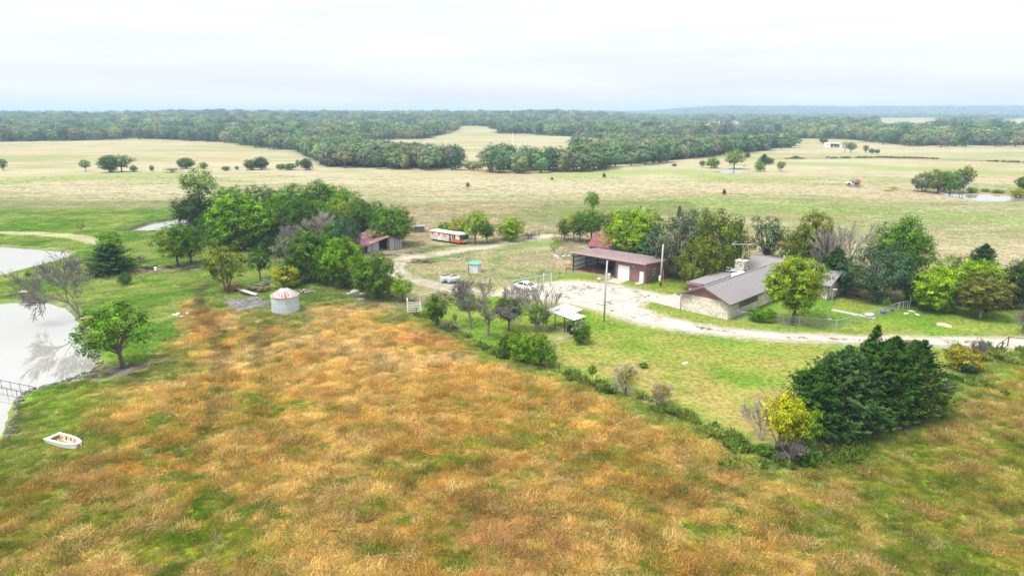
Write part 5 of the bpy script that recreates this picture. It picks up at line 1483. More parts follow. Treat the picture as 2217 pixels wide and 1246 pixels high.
# walls
w = MB(); w.box(-W, W, 0, LEN, -0.1, EH)
wall = w.build('wall', M['stone_mortar'], H)
stone_wall(wall, (-W, 0, 0), (1, 0, 0), (0, -1, 0), 2 * W, EH, 3)
stone_wall(wall, (W, 0, 0), (0, 1, 0), (1, 0, 0), 13.0, EH, 4, s=.5, skip=lambda a, b: 3.3 < a < 9.4 and b > 1.15)
g = MB(); g.slab([(-W, -.03, EH), (W, -.03, EH), (0, -.03, RH - .06)], .06); gab = g.build('gable', M['siding'], H)
for k in range(7):
    zz = EH + .08 + k * .22; hw = W * (1 - (zz - EH) / (RH - EH)) - .15
    if hw > .15: MB().box(-hw, hw, -.052, -.03, zz, zz + .19).build('siding_board', M['siding'], gab)
# dark band of windows under the long eave
f = MB(); f.box(W - .02, W + .03, 3.3, 9.4, 1.15, 2.45); wb = f.build('window_band', M['trim'], H)
for k in range(4):
    y0 = 3.42 + k * 1.5
    wn = MB().box(W + .03, W + .05, y0, y0 + 1.38, 1.22, 2.38).build('window', M['glass'], H)
    fr_ = MB()
    for yy in (y0, y0 + .66, y0 + 1.33): fr_.box(W + .05, W + .075, yy, yy + .05, 1.22, 2.38)
    fr_.box(W + .05, W + .075, y0 + .05, y0 + .66, 1.22, 1.27); fr_.box(W + .05, W + .075, y0 + .71, y0 + 1.33, 1.22, 1.27)
    fr_.build('frame', M['galv_wire'] if k == 0 else M['trim'], wn)
# main roof, with eaves
OV = .55; zr = RH + .06; ze = zr - SL * (W + OV)
rf = MB()
rf.slab([(0, -.6, zr), (W + OV, -.6, ze), (W + OV, LEN, ze), (0, LEN, zr)][::-1], -.14) if False else None
rf.slab([(0, -.6, zr), (0, LEN + 3.6, zr), (-W - OV, LEN + 3.6, ze), (-W - OV, -.6, ze)], .14)
rf.slab([(0, -.6, zr), (W + OV, -.6, ze), (W + OV, LEN + 3.6, ze), (0, LEN + 3.6, zr)], .14)
roof = rf.build('roof', M['shingle'], H)
rr_ = random.Random(4)
cs = MB()
for sx in (-1, 1):                                    # shingle courses stand a little proud
    for k in range(1, 15):
        t0 = k / 15.0; xx = (W + OV) * t0; z0 = zr - SL * xx
        cs.slab([(sx * xx, -.6, z0 + .028), (sx * (xx + .31), -.6, z0 - SL * .31 + .006), (sx * (xx + .31), LEN + 3.6, z0 - SL * .31 + .006), (sx * xx, LEN + 3.6, z0 + .028)][::sx], .02)
c_ = cs.build('shingle_course', M['shingle'], roof); c_['kind'] = 'stuff'
cap = MB().bar((0, -.62, zr + .02), (0, LEN, zr + .02), .30, .05).build('ridge_cap', M['shingle'], roof)
fa = MB()
fa.bar((0, -.63, zr - .10), (W + OV, -.63, ze - .10), .06, .24); fa.build('fascia', M['gutter'], H)
fa = MB(); fa.bar((0, -.63, zr - .10), (-W - OV, -.63, ze - .10), .06, .24); fa.build('fascia', M['gutter'], H)
gt = MB().bar((W + OV + .04, -.62, ze - .1), (W + OV + .04, LEN, ze - .1), .10, .13); gt.build('gutter', M['trim'], H)
dp = MB().tube([(-W - OV + .05, -.50, ze - .12), (-W - .05, -.12, ze - .35), (-W - .02, -.10, .05)], .055, 6); dp.build('downspout', M['gutter'], H)
for k, yy in enumerate((12.0, 14.0)):                # two pale skylights just behind the ridge
    MB().lathe([(0.01, 4.62), (.30, 4.60), (.52, 4.52), (.60, 4.38), (.60, 3.7)], 12, -.8, yy - 1.2).build('skylight', M['white'], H, smooth=True)
# low porch roof on the far side
pr_ = MB(); pr_.slab([(-2.6, 4.6, 3.50), (-2.6, 15, 3.50), (-5.9, 15, 3.30), (-5.9, 4.6, 3.30)], .16); porch = pr_.build('porch_roof', M['shingle'], H)
MB().box(-5.95, -3.2, 4.50, 4.58, 3.0, 3.46).build('fascia', M['siding'], porch)
pw = MB(); pw.box(-5.7, -W - .02, 4.9, 5.05, 0, 3.05); pw = pw.build('porch_wall', M['siding'], H)
MB().box(-5.5, -4.5, 4.86, 4.9, 0.02, 2.2).build('garage_door', M['white'], pw)
# cross wing
CW = 25.3; CH = 4.95; CE = 2.9; HW = 4.6; cs_ = (CH - CE) / HW
w = MB(); w.box(-4.4, 7.2, CW - HW, CW + HW, -.1, CE); cwall = w.build('wing_wall', M['stone_mortar'], H)
stone_wall(cwall, (4.4, CW - HW, 0), (1, 0, 0), (0, -1, 0), 2.8, CE, 11, s=.5)
stone_wall(cwall, (7.2, CW - HW, 0), (0, 1, 0), (1, 0, 0), 9.2, CE, 12, s=.55)
rf = MB(); oz = CE - cs_ * .6 + .06
rf.slab([(-4.9, CW, CH + .06), (-4.9, CW - HW - .6, oz), (7.8, CW - HW - .6, oz), (7.8, CW, CH + .06)], .14)
rf.slab([(-4.9, CW, CH + .06), (7.8, CW, CH + .06), (7.8, CW + HW + .6, oz), (-4.9, CW + HW + .6, oz)], .14)
wroof = rf.build('wing_roof', M['shingle'], H)
MB().bar((-4.92, CW, CH + .08), (7.82, CW, CH + .08), .3, .05).build('ridge_cap', M['shingle'], wroof)
MB().slab([(7.21, CW - HW, CE), (7.21, CW + HW, CE), (7.21, CW, CH - .08)], .04).build('gable', M['trim'], H)
MB().tube([(0.7, CW + .3, 4.8), (0.7, CW + .3, 5.5)], .16, 8).build('roof_vent', M['galv'], wroof)
# lower end of the wing
rf = MB(); EX = 26.2; eh = 4.15
rf.slab([(7.3, EX, eh), (7.3, 21.3, 2.5), (10.6, 21.3, 2.5), (10.6, EX, eh)], .14)
rf.slab([(7.3, EX, eh), (10.6, EX, eh), (10.6, 30.5, 2.7), (7.3, 30.5, 2.7)], .14)
rf.build('end_roof', M['shingle'], H)
w = MB(); w.box(7.25, 10.1, 22.2, 30, -.1, 2.45); ew = w.build('end_wall', M['stone_mortar'], H)
MB().slab([(10.11, 22.2, 2.45), (10.11, 30, 2.45), (10.11, EX, 3.95)], .04).build('gable', M['trim'], H)
stone_wall(ew, (10.1, 22.2, 0), (0, 1, 0), (1, 0, 0), 7.8, 2.4, 14, s=.55, dark=.1)
stone_wall(ew, (7.25, 22.2, 0), (1, 0, 0), (0, -1, 0), 2.8, 2.4, 15, s=.55, dark=.1)
for xx in (7.5, 10.2): MB().box(xx - .07, xx + .07, 21.5, 21.64, 0, 2.5).build('post', M['trim'], H)
# chimney
c = MB(); c.box(-2.15, -.55, 13.2, 14.6, 2.6, 6.05); ch = c.build('chimney', M['rock_dark'], H)
stone_wall(ch, (-2.15, 13.2, 2.9), (1, 0, 0), (0, -1, 0), 1.6, 3.15, 21, s=.36, dark=.22, grey=.8)
stone_wall(ch, (-.55, 13.2, 2.9), (0, 1, 0), (1, 0, 0), 1.4, 3.15, 22, s=.36, dark=.22, grey=.8)
MB().box(-2.22, -.48, 13.12, 14.68, 6.05, 6.17).build('chimney_cap', M['stone_grey'], ch)
MB().tube([(-1.35, 13.9, 6.17), (-1.35, 13.9, 6.5)], .17, 8).build('flue', M['rust'], ch)
# aerial on the chimney
ax_, ay_ = local(H, -1.25, 13.75)
A = thing('tv_aerial', 'large metal television aerial standing on the stone chimney', 'aerial', (ax_, ay_, 6.165), R(-14))
MB().tube([(0, 0, 0), (0, 0, 2.75)], .028, 6).build('mast', M['galv'], A)
MB().tube([(-1.9, 0, 2.62), (2.1, 0, 2.8)], .025, 6).build('boom', M['galv'], A)
for k in range(15):
    xx = -1.8 + k * .27; zz = 2.62 + .045 * (xx + 1.9); l = .95 - .045 * k if k > 3 else .5 + .12 * k
    MB().tube([(xx, -l, zz), (xx, l, zz)], .013, 4).build('element', M['galv'], A)
for sg in (-1, 1): MB().tube([(-1.75, 0, 2.63), (-1.2, sg * .15, 2.63 + sg * .5)], .02, 4).build('reflector', M['galv'], A)

# ================================================================== the shop
SHX = (11.8, 129.5); SA = math.atan2(118.85 - 129.5, 23.99 - 11.8)
SH = thing('metal_shop', 'red-brown metal shop with an open left bay and white overhead door', 'shop building', (*SHX, 0), SA)
SW = 16.15; SM = 9.75; SD = 8.6; FH = 3.72; BH = 3.05
def ribbed(parent, x0, x1, y, z0, z1a, z1b, n, mat, name='panel', axis='x', out=-1, sub=3):
    """metal wall of separate ribbed sheets"""
    for i in range(n):
        a = x0 + (x1 - x0) * i / n; b = x0 + (x1 - x0) * (i + 1) / n - .012
        za = z1a + (z1b - z1a) * i / n; zb = z1a + (z1b - z1a) * (i + 1) / n
        mb = MB()
        P = (lambda u, v, z: (u, v, z)) if axis == 'x' else (lambda u, v, z: (v, u, z))
        t = .02 * -out
        mb.slab([P(a, y, z0), P(b, y, z0), P(b, y, zb), P(a, y, za)], .02)
        for k in range(sub):
            u = a + (b - a) * (k + .5) / sub; zu = za + (zb - za) * (k + .5) / sub
            d = .045 * out
            mb.slab([P(u - .05, y, z0), P(u - .025, y + d, z0), P(u - .025, y + d, zu), P(u - .05, y, zu)], .004)
            mb.slab([P(u - .025, y + d, z0), P(u + .025, y + d, z0), P(u + .025, y + d, zu), P(u - .025, y + d, zu)], .004)
            mb.slab([P(u + .025, y + d, z0), P(u + .05, y, z0), P(u + .05, y, zu), P(u + .025, y + d, zu)], .004)
        mb.build(name, mat, parent)
fw = MB().box(SM, SW - .03, .04, .12, 0, FH - .05).build('front_wall', M['brown_metal'], SH)
ribbed(fw, SM, SM + .62, 0.02, 0, FH, FH, 1, M['brown_metal'], sub=2); ribbed(fw, SM + 2.98, SW, 0.02, 0, FH, FH, 5, M['brown_metal'], sub=2)
ribbed(fw, SM + .62, SM + 2.98, 0.02, 2.72, FH, FH, 3, M['brown_metal'], sub=2)
od = thing('x', None, None); bpy.data.objects.remove(od)
door = MB().box(SM + .62, SM + 2.98, -.035, .02, .05, 2.72).build('overhead_door', M['white'], SH)
for k in range(5): MB().box(SM + .66, SM + 2.94, -.055, -.035, .09 + k * .53, .09 + k * .53 + .49).build('door_panel', M['white'], door)
dt = MB()
for a, b in ((SM + .52, SM + .61), (SM + 2.99, SM + 3.08)): dt.box(a, b, -.07, -.03, 0, 2.80)
dt.build('door_trim', M['edge_trim'], SH)
sd_ = MB().box(SM + 5.15, SM + 5.95, -.06, .0, .05, 2.12).build('side_door', M['pale_metal'], SH)
MB().box(SM + 5.22, SM + 5.30, -.10, -.06, 1.0, 1.1).build('handle', M['steel_dark'], sd_)
MB().box(SM + 3.75, SM + 3.95, -.22, -.03, 2.72, 2.95).build('wall_light', M['dirty_white'], SH)
rw = MB().box(SW - .12, SW - .04, .02, SD, 0, BH).build('end_wall', M['brown_metal'], SH)
ribbed(rw, 0.0, SD, SW, 0, FH, BH, 9, M['brown_metal'], axis='y', out=1)
wn = MB().box(SW + .06, SW + .09, 2.0, 3.05, 1.25, 2.35).build('window', M['glass'], SH)
fr_ = MB()
fr_.box(SW + .09, SW + .12, 1.95, 3.1, 1.2, 1.29); fr_.box(SW + .09, SW + .12, 1.95, 3.1, 2.31, 2.4); fr_.box(SW + .09, SW + .12, 3.02, 3.1, 1.29, 2.31); fr_.box(SW + .09, SW + .12, 2.46, 2.54, 1.29, 2.31); fr_.box(SW + .09, SW + .12, 1.95, 2.46, 1.76, 1.84)
fr_.build('frame', M['white'], wn)
# open bay: pale sheets inside, dark girts and posts
lw = MB().box(.0, .06, .05, SD, 0, BH).build('left_wall', M['brown_metal'], SH)
ribbed(lw, .05, SD, .065, 0.05, FH - .1, BH - .05, 8, M['pale_metal'], axis='y', out=1, sub=2)
ribbed(lw, .05, SD, -.002, 0.0, FH - .02, BH, 8, M['brown_metal'], axis='y', out=-1, sub=2)
bw = MB().box(.07, SW - .12, SD - .03, SD + .03, 0, BH).build('back_wall', M['brown_metal'], SH)
ribbed(bw, .07, SM, SD - .035, 0.05, BH - .05, BH - .05, 10, M['pale_metal'], axis='x', out=-1, sub=2)
MB().box(SM, SM + .06, .12, SD - .04, 0, BH).build('inner_wall', M['dirty_white'], SH)
for zz in (.75, 1.65, 2.55):
    MB().box(.14, .20, .1, SD - .1, zz, zz + .13).build('girt', M['steel_dark'], SH)
    MB().box(.2, SM, SD - .16, SD - .10, zz, zz + .10).build('girt', M['steel_dark'], SH)
for (xx, yy, hh) in ((.10, 0.02, FH), (.16, 4.2, 3.35), (.16, SD - .2, BH), (4.9, SD - .2, BH), (6.6, SD - .2, BH), (SM - .08, 0.02, FH), (SM - .10, SD - .2, BH)):
    MB().box(xx - .09, xx + .09, yy - .09, yy + .09, 0, hh - .02).build('post', M['steel_dark'], SH)
MB().box(.0, SM, -.02, .12, FH - .32, FH - .06).build('header', M['steel_dark'], SH)
# roof sheets, fascia
def ztop(y): return FH + .10 + (BH - FH) * y / SD
NR = 18; sr = bpy.data.objects.new('roof', None); COL.objects.link(sr); sr.parent = SH
for i in range(NR):
    a = -.35 + (SW + .65) * i / NR; b = -.35 + (SW + .65) * (i + 1) / NR - .012
    mb = MB(); mb.slab([(a, -.75, ztop(-.75)), (b, -.75, ztop(-.75)), (b, SD + .3, ztop(SD + .3)), (a, SD + .3, ztop(SD + .3))], .04)
    for k in range(3):
        u = a + (b - a) * (k + .5) / 3
        mb.slab([(u - .03, -.75, ztop(-.75) + .04), (u + .03, -.75, ztop(-.75) + .04), (u + .03, SD + .3, ztop(SD + .3) + .04), (u - .03, SD + .3, ztop(SD + .3) + .04)], .04)
    mb.build('roof_sheet', M['roof_metal'], sr)
zf = ztop(-.75)
MB().box(-.38, SW + .32, -.82, -.755, zf - .26, zf + .05).build('fascia', M['edge_trim'], SH)
MB().slab([(SW + .31, -.75, zf), (SW + .31, SD + .3, ztop(SD + .3)), (SW + .31, SD + .3, ztop(SD + .3) - .2), (SW + .31, -.75, zf - .2)], .03).build('fascia', M['edge_trim'], SH)

# what stands in and before the bay
def wheel(mb, c, r, w_, ax=(0, 1, 0), n=14):
    a = Vector(ax).normalized() * (w_ / 2); c = Vector(c)
    mb.tube([c - a, c - a * .96, c + a * .96, c + a], [r * .86, r, r, r * .86], n)
lx, ly = local(SH, 6.0, 6.2)
TR = thing('old_tractor', 'dark rusty tractor parked in the open bay of the shop', 'tractor', (lx, ly, 0), SA + R(205))
tb = MB(); tb.box(-.3, 1.5, -.28, .28, .75, 1.35); tb.box(-.9, -.2, -.35, .35, .6, 1.05); tb.build('body', M['rust_dark'], TR)
for sy in (-1, 1):
    wm_ = MB(); wheel(wm_, (-.75, sy * .75, .72), .72, .36); w1 = wm_.build('wheel', M['rubber'], TR)
    hub = MB(); wheel(hub, (-.75, sy * .94, .72), .34, .06); hub.build('rim', M['rust'], w1)
    wm_ = MB(); wheel(wm_, (1.25, sy * .55, .40), .40, .22); wm_.build('wheel', M['rubber'], TR)
MB().box(-.95, -.55, -.25, .25, 1.1, 1.2).box(-1.0, -.9, -.25, .25, 1.2, 1.6).build('seat', M['black'], TR)
MB().tube([(-.3, 0, 1.2), (-.45, 0, 1.65)], .03, 5).tube([(-.62, 0, 1.65), (-.5, .18, 1.68), (-.34, 0, 1.7), (-.5, -.18, 1.68), (-.62, 0, 1.65)], .025, 5).build('steering_wheel', M['black'], TR)
MB().tube([(.9, .1, 1.3), (.9, .1, 1.9)], .045, 6).build('exhaust', M['rust_dark'], TR)
lx, ly = local(SH, 8.4, 3.2)
LP = thing('lumber_stack', 'leaning lumber and boards inside the shop bay', 'lumber', (lx, ly, 0), SA)
r_ = random.Random(2)
for k in range(9):
    y0 = -1 + r_.uniform(0, .6); MB().bar((-1.3 + r_.uniform(-.2, .2), y0 + k * .12, .12 + .08 * (k % 4)), (1.2, y0 + k * .12 + r_.uniform(-.3, .3), .12 + .08 * (k % 4)), .16, .05).build('board', M['brown_wood'], LP)
MB().bar((-1.2, 1.2, .05), (.2, 1.6, 2.0), .12, .05).build('board', M['grey_wood'], LP)
MB().bar((-.9, 1.3, .05), (.5, 1.7, 1.8), .12, .05).build('board', M['grey_wood'], LP)
for k, (a, b, m_) in enumerate(((9.2, 7.4, 'rust'), (8.5, 7.7, 'tan_wood'))):
    lx, ly = local(SH, a, b)
    D_ = thing('drum', ('rusty steel drum by the inner wall of the shop bay', 'tan drum beside the rusty one in the shop bay')[k], 'drum', (lx, ly, 0))
    MB().lathe([(0.01, .86), (.27, .86), (.29, .88), (.29, .60), (.305, .585), (.29, .57), (.29, .30), (.305, .285), (.29, .27), (.29, 0)], 14).build('drum_body', M[m_], D_, smooth=True)
lx, ly = local(SH, 3.2, 4.8)
SP = thing('scrap_heap', 'dark heap of scrap iron on the shop bay floor', 'scrap', (lx, ly, 0), SA)
for k in range(16):
    a = Vector((r_.gauss(0, .7), r_.gauss(0, .5), r_.uniform(.05, .7))); MB().bar(a, a + Vector((r_.uniform(-.8, .8), r_.uniform(-.5, .5), r_.uniform(-.04, .5))), r_.uniform(.08, .35), r_.uniform(.05, .25)).build('scrap_piece', M['rust_dark' if k % 2 else 'black'], SP)
# ================================================================== grain bin
bx, by = G(610, 681); by += 2.02
BIN = thing('grain_bin', 'round galvanised grain bin with a rust-streaked cone roof', 'grain bin', (bx, by, gz1(bx, by) - .05))
BR = 2.06
M['rust_streak'] = surface('rust_streak', (0.27, 0.115, 0.075), (0.48, 0.33, 0.27), 2.5, rough=.7)
M['galv_streak'] = surface('galv_streak', (0.52, 0.50, 0.49), (0.46, 0.33, 0.28), 2.5, rough=.6, lo=.45, hi=.7)
m, nt, out = new_mat('rusty_galv')
p = nd(nt, 'ShaderNodeBsdfPrincipled', i_Roughness=0.5, i_Metallic=0.1)
f = noise(nt, 2.2, 4, 0.6, 'Object', (1, 1, .35))
nt.links.new(ramp(nt, f, [(0.40, (0.62, 0.60, 0.60)), (0.50, (0.40, 0.20, 0.16)), (0.62, (0.27, 0.085, 0.06))]), p.inputs['Base Color'])
nt.links.new(p.outputs[0], out.inputs['Surface']); M['rusty_galv'] = m
for j in range(3):
    z0, z1 = .9 * j, .9 * (j + 1)
    for i in range(9):
        a0 = 2 * math.pi * (i + .5 * (j % 2)) / 9; a1 = a0 + 2 * math.pi / 9 - .006
        prof = []
        for k in range(13):
            zz = z0 + .006 + (z1 - z0 - .012) * k / 12
            prof.append((BR + .012 * (j % 2) + (.008 if k % 2 else -.002), zz))
        MB().lathe(prof, 6, 0, 0, a0, a1).build('wall_sheet', M['galv'], BIN)
    MB().lathe([(BR + .02, z1 - .03), (BR + .035, z1), (BR + .02, z1 + .03)], 36).build('seam_band', M['galv_wire'], BIN)
for i in range(24):
    a0 = 2 * math.pi * i / 24; a1 = a0 + 2 * math.pi / 24
    rb, rt, zb, zt = BR + .16, .34, 2.66, 3.72
    pt = lambda r, a, z: (r * math.cos(a), r * math.sin(a), z)
    mb = MB(); mb.slab([pt(rb, a0, zb), pt(rb, a1 - .012, zb), pt(rt, a1, zt), pt(rt, a0, zt)], .03)
    o = mb.build('roof_panel', M[('rust_streak', 'rust_streak', 'rusty_galv', 'rust_streak', 'rust', 'rust_streak', 'rust_streak')[(i * 5) % 7]], BIN)
    MB().bar(pt(rb, a0, zb + .035), pt(rt, a0, zt + .035), .07, .05).build('roof_rib', M['galv'], BIN)
    rm_ = .34 + 1.88 * .22; zm_ = 3.72 - 1.06 * .22
    MB().slab([pt(rm_, a0, zm_ + .012), pt(rm_, a1, zm_ + .012), pt(rt, a1, zt + .012), pt(rt, a0, zt + .012)], .02).build('top_sheet', M['galv_streak'], BIN)
MB().lathe([(.36, 3.70), (.36, 3.86), (.30, 3.86), (.30, 3.74), (.01, 3.74)], 16).build('fill_collar', M['steel_dark'], BIN)
MB().box(-.25, .25, -.62, -.5, 3.4, 3.44).build('roof_hatch', M['galv'], BIN)

# ================================================================== fallen timbers beside the bin
r_ = random.Random(11)
q0 = Vector((*G(488, 652), .10)); q1 = Vector((*G(560, 640), .10)); q3 = Vector((*G(512, 676), .10)); q2 = Vector((*G(585, 660), .10))
DK = thing('fallen_wall', 'collapsed grey plank wall lying flat beside the grain bin', 'debris', ((q0.x + q2.x) / 2, (q0.y + q2.y) / 2, 0))
O_ = Vector(DK.location)
n = 40
for k in range(n):
    f0 = (k + .08) / n; f1 = (k + .08) / n
    a = q0.lerp(q3, f0); b = q1.lerp(q2, f1)
    s = r_.uniform(-.06, .10); e_ = r_.uniform(-.12, .06)
    if r_.random() < .12: e_ -= .25
    MB().bar(a.lerp(b, s) - O_ + Vector((0, 0, r_.uniform(-.03, .05))), a.lerp(b, 1 + e_) - O_ + Vector((0, 0, r_.uniform(-.03, .12))), (q3 - q0).length / n * .95, .035).build('plank', M[('grey_wood', 'grey_wood', 'grey_wood_dark')[k % 3]], DK)
for (pa, pb) in (((489, 646), (530, 668)), ((552, 643), (570, 658)), ((503, 663), (547, 655)), ((560, 655), (578, 655))):
    MB().bar(Vector((*G(*pa), .24)) - O_, Vector((*G(*pb), .28)) - O_, .14, .09).build('batten', M['grey_wood'], DK)
def heap(name, label, px, py, n, spread, lens, mats, seed, hmax=.7, w=(.12, .3), flat=.04, piece='board', cat='debris'):
    rr = random.Random(seed); x, y = G(px, py)
    t = thing(name, label, cat, (x, y, gz1(x, y)))
    for k in range(n):
        a = Vector((rr.gauss(0, spread[0]), rr.gauss(0, spread[1]), rr.uniform(.03, hmax) * (1 - .5 * k / n)))
        an = rr.uniform(0, 6.28); L = rr.uniform(*lens)
        d = Vector((math.cos(an) * L, math.sin(an) * L * .7, rr.uniform(-.25, .35)))
        b = a + d; b.z = max(.03, b.z)
        MB().bar(a, b, rr.uniform(*w), flat * rr.uniform(.7, 1.8)).build(piece, M[rr.choice(mats)], t)
    return t
heap('loose_boards', 'loose grey boards tumbled over the fallen plank wall', 541, 655, 18, (2.0, 1.0), (.8, 2.4), ['grey_wood', 'grey_wood_dark', 'grey_wood_dark', 'rust_dark'], 21, .35, (.10, .3))
heap('roof_wreck', 'heap of rusted roof sheets and beams under the yellowing tree', 532, 628, 26, (1.5, .9), (1.2, 3.2), ['rust', 'rust_dark', 'rust_dark', 'grey_wood', 'brown_wood'], 3, .9, (.25, .8), .03, 'sheet')
x, y = G(538, 640)
wr = thing('roof_beam', 'pale propped roof sheet with rusty end above the fallen wall', 'debris', (x, y, 0), R(-28))
MB().bar((-1.9, 0, .9), (1.9, 0, .45), .75, .06).build('sheet', M['dirty_white'], wr)
MB().bar((-2.4, .02, .97), (-1.5, .02, .86), .72, .07).build('rusty_end', M['rust'], wr)
MB().bar((-1.5, -.2, 0), (-1.3, 0, .85), .10, .3).build('prop', M['brown_wood'], wr)
heap('board_heap', 'grey boards heaped beside the yellow-green bush', 588, 614, 18, (1.1, .6), (1.0, 2.6), ['grey_wood', 'grey_wood_dark', 'grey_wood'], 5, .7, (.15, .5))
heap('rubble_heap', 'reddish rubble of bricks and stones right of the grain bin', 656, 634, 22, (1.3, .5), (.3, .8), ['rust_dark', 'rock', 'rock', 'brown_wood'], 6, .4, (.25, .5), .2, 'lump')
heap('lumber_heap', 'long weathered boards in the shade under the grove', 702, 603, 16, (2.0, .7), (1.6, 3.8), ['grey_wood_dark', 'grey_wood', 'rust_dark'], 7, .5, (.15, .4))
heap('brush_pile', 'dark burnt brush pile inside the dirt loop', 916, 568, 46, (1.35, .7), (.6, 2.2), ['black', 'rust_dark', 'brown_wood', 'grey_wood_dark'], 8, .75, (.05, .14), .06, 'branch', 'brush pile')
heap('stone_heap', 'pale broken concrete lying beside the light sapling', 1216, 556, 14, (1.7, .5), (.5, 1.1), ['dirty_white', 'rock'], 9, .3, (.3, .6), .2, 'lump')
heap('scrap_pile', 'scattered pale scrap on the worn grass above the round tank', 1003, 560, 8, (1.2, .4), (.5, 1.4), ['dirty_white', 'rock', 'rust_dark'], 10, .15, (.2, .5), .06, 'piece')
heap('junk_row', 'old junk and boards on bare soil beside the dark cedar', 322, 580, 16, (2.2, .5), (.8, 2.6), ['black', 'grey_wood_dark', 'brown_wood', 'steel_dark'], 12, .6, (.2, .6), .2, 'piece')
x, y = G(340, 583)
MB_ = MB().bar((-2.2, 0, .12), (2.2, 1.4, .5), .2, .12); o = MB_.build('fallen_beam', M['brown_wood'], None, (x, y, 0)); tag(o, 'long reddish beam leaning on the junk beside the cedar', 'beam')
x, y = G(338, 582.5)
o = MB().lathe([(0.01, .62), (.26, .62), (.27, .3), (.28, 0)], 12).build('barrel', M['pale_metal'], None, (x + .4, y - .9, 0), smooth=True); tag(o, 'small pale barrel standing before the junk row', 'barrel')
heap('white_scrap', 'white scrap pieces in the green grass right of the pond tree', 390, 684, 6, (1.0, .6), (.4, .9), ['dirty_white', 'white'], 13, .12, (.2, .5), .05, 'piece')

# ---- stones
def stone(name, label, px, py, rx, ry, rz, mat, seed, cat='boulder', group=None):
    rr = np.random.default_rng(seed); bm = bmesh.new(); bmesh.ops.create_icosphere(bm, subdivisions=2, radius=1)
    for v_ in bm.verts:
        k = 1 + rr.uniform(-.16, .16); v_.co = Vector((v_.co.x * rx * k, v_.co.y * ry * k, max(-.15, v_.co.z) * rz * k))
    me = bpy.data.meshes.new(name); bm.to_mesh(me); bm.free(); me.materials.append(M[mat])
    x, y = G(px, py); o = link(name, me, None, (x, y, gz1(x, y))); o.rotation_euler.z = seed
    return tag(o, label, cat, group)
stone('boulder', 'largest grey boulder beside the rounded dull green tree', 768, 633, 1.0, .7, .55, 'rock', 1)
stone('boulder', 'smaller grey boulder right of the largest one', 784, 637, .6, .5, .35, 'rock', 2)
stone('boulder', 'flat pale boulder half hidden in grass below the others', 786, 648, 1.1, .5, .25, 'rock', 3)
stone('boulder', 'little pale stone left of the largest boulder', 754, 636, .45, .4, .25, 'rock', 4)
stone('flat_rock', 'broken flat tan rock lying on the lawn beside the drive', 2044, 703, 1.3, .55, .22, 'sandstone', 5, 'rock')
stone('flat_rock', 'smaller tan fragment beside the flat lawn rock', 2035, 703.5, .5, .45, .20, 'sandstone', 6, 'rock')
stone('flat_rock', 'white stone in the lawn beyond the fence line', 1483, 785, .5, .2, .10, 'white', 7, 'rock')
for k, (px, py) in enumerate(((1962, 678), (1985, 680), (1972, 673))):
    stone('paving_stone', ('pale slab in the grass just outside the fence gate', 'pale slab lying furthest out from the fence gate', 'pale slab nearest the gate post')[k], px, py, .55, .3, .08, 'dirty_white', 10 + k, 'paving stone')
mb = MB(); rr = random.Random(4)
for (px, py) in [(180, 705), (184, 720), (190, 735), (197, 752), (205, 770), (216, 780), (214, 792), (206, 803), (195, 808), (180, 812), (165, 817), (150, 821), (135, 826), (120, 831), (105, 835), (90, 838), (75, 842), (60, 846), (50, 853), (44, 862), (38, 872), (34, 886), (31, 900), (30, 915), (25, 930), (15, 945)]:
    for k in range(5):
        x, y = G(px + rr.gauss(0, 4), py + rr.gauss(0, 3)); z = min(gz1(x, y), -.02); s = rr.uniform(.15, .42); h = s * rr.uniform(.5, .9)
        a = rr.uniform(0, 3)
        pts = [(x + s * math.cos(a + t) * rr.uniform(.7, 1.1), y + s * math.sin(a + t) * rr.uniform(.7, 1.1)) for t in (0, 1.2, 2.5, 3.8, 5.0)]
        b0_ = [(p_[0], p_[1], z - .25) for p_ in pts]; t0_ = [(x + (p_[0] - x) * .65, y + (p_[1] - y) * .65, z + h * rr.uniform(.6, 1)) for p_ in pts]
        mb.add(b0_ + t0_, [(5, 6, 7, 8, 9)] + [(i, (i + 1) % 5, (i + 1) % 5 + 5, i + 5) for i in range(5)])
tag(mb.build('shore_rocks', M['rock_dark']), 'dark small rocks strewn along the pond shore', None, None, 'stuff')
x, y = G(185, 692)
lg = thing('fallen_log', 'split pale log lying at the foot of the leaning dead tree', 'log', (x, y, gz1(x, y)), R(35))
MB().tube([(-.9, 0, .25), (0, .05, .3), (1.0, 0, .22)], [.17, .16, .13], 8).build('log_body', M['tan_wood'], lg, smooth=True)
MB().tube([(-.3, .35, .12), (1.3, .45, .15)], [.10, .08], 7).build('branch', M['tan_wood'], lg, smooth=True)
for k, px in enumerate((50, 62)):
    stone('flat_rock', ('tan rock on the far bank of the big pond', 'second tan rock on the far bank of the big pond')[k], px, 633, .9, .6, .4, 'sandstone', 20 + k, 'rock')

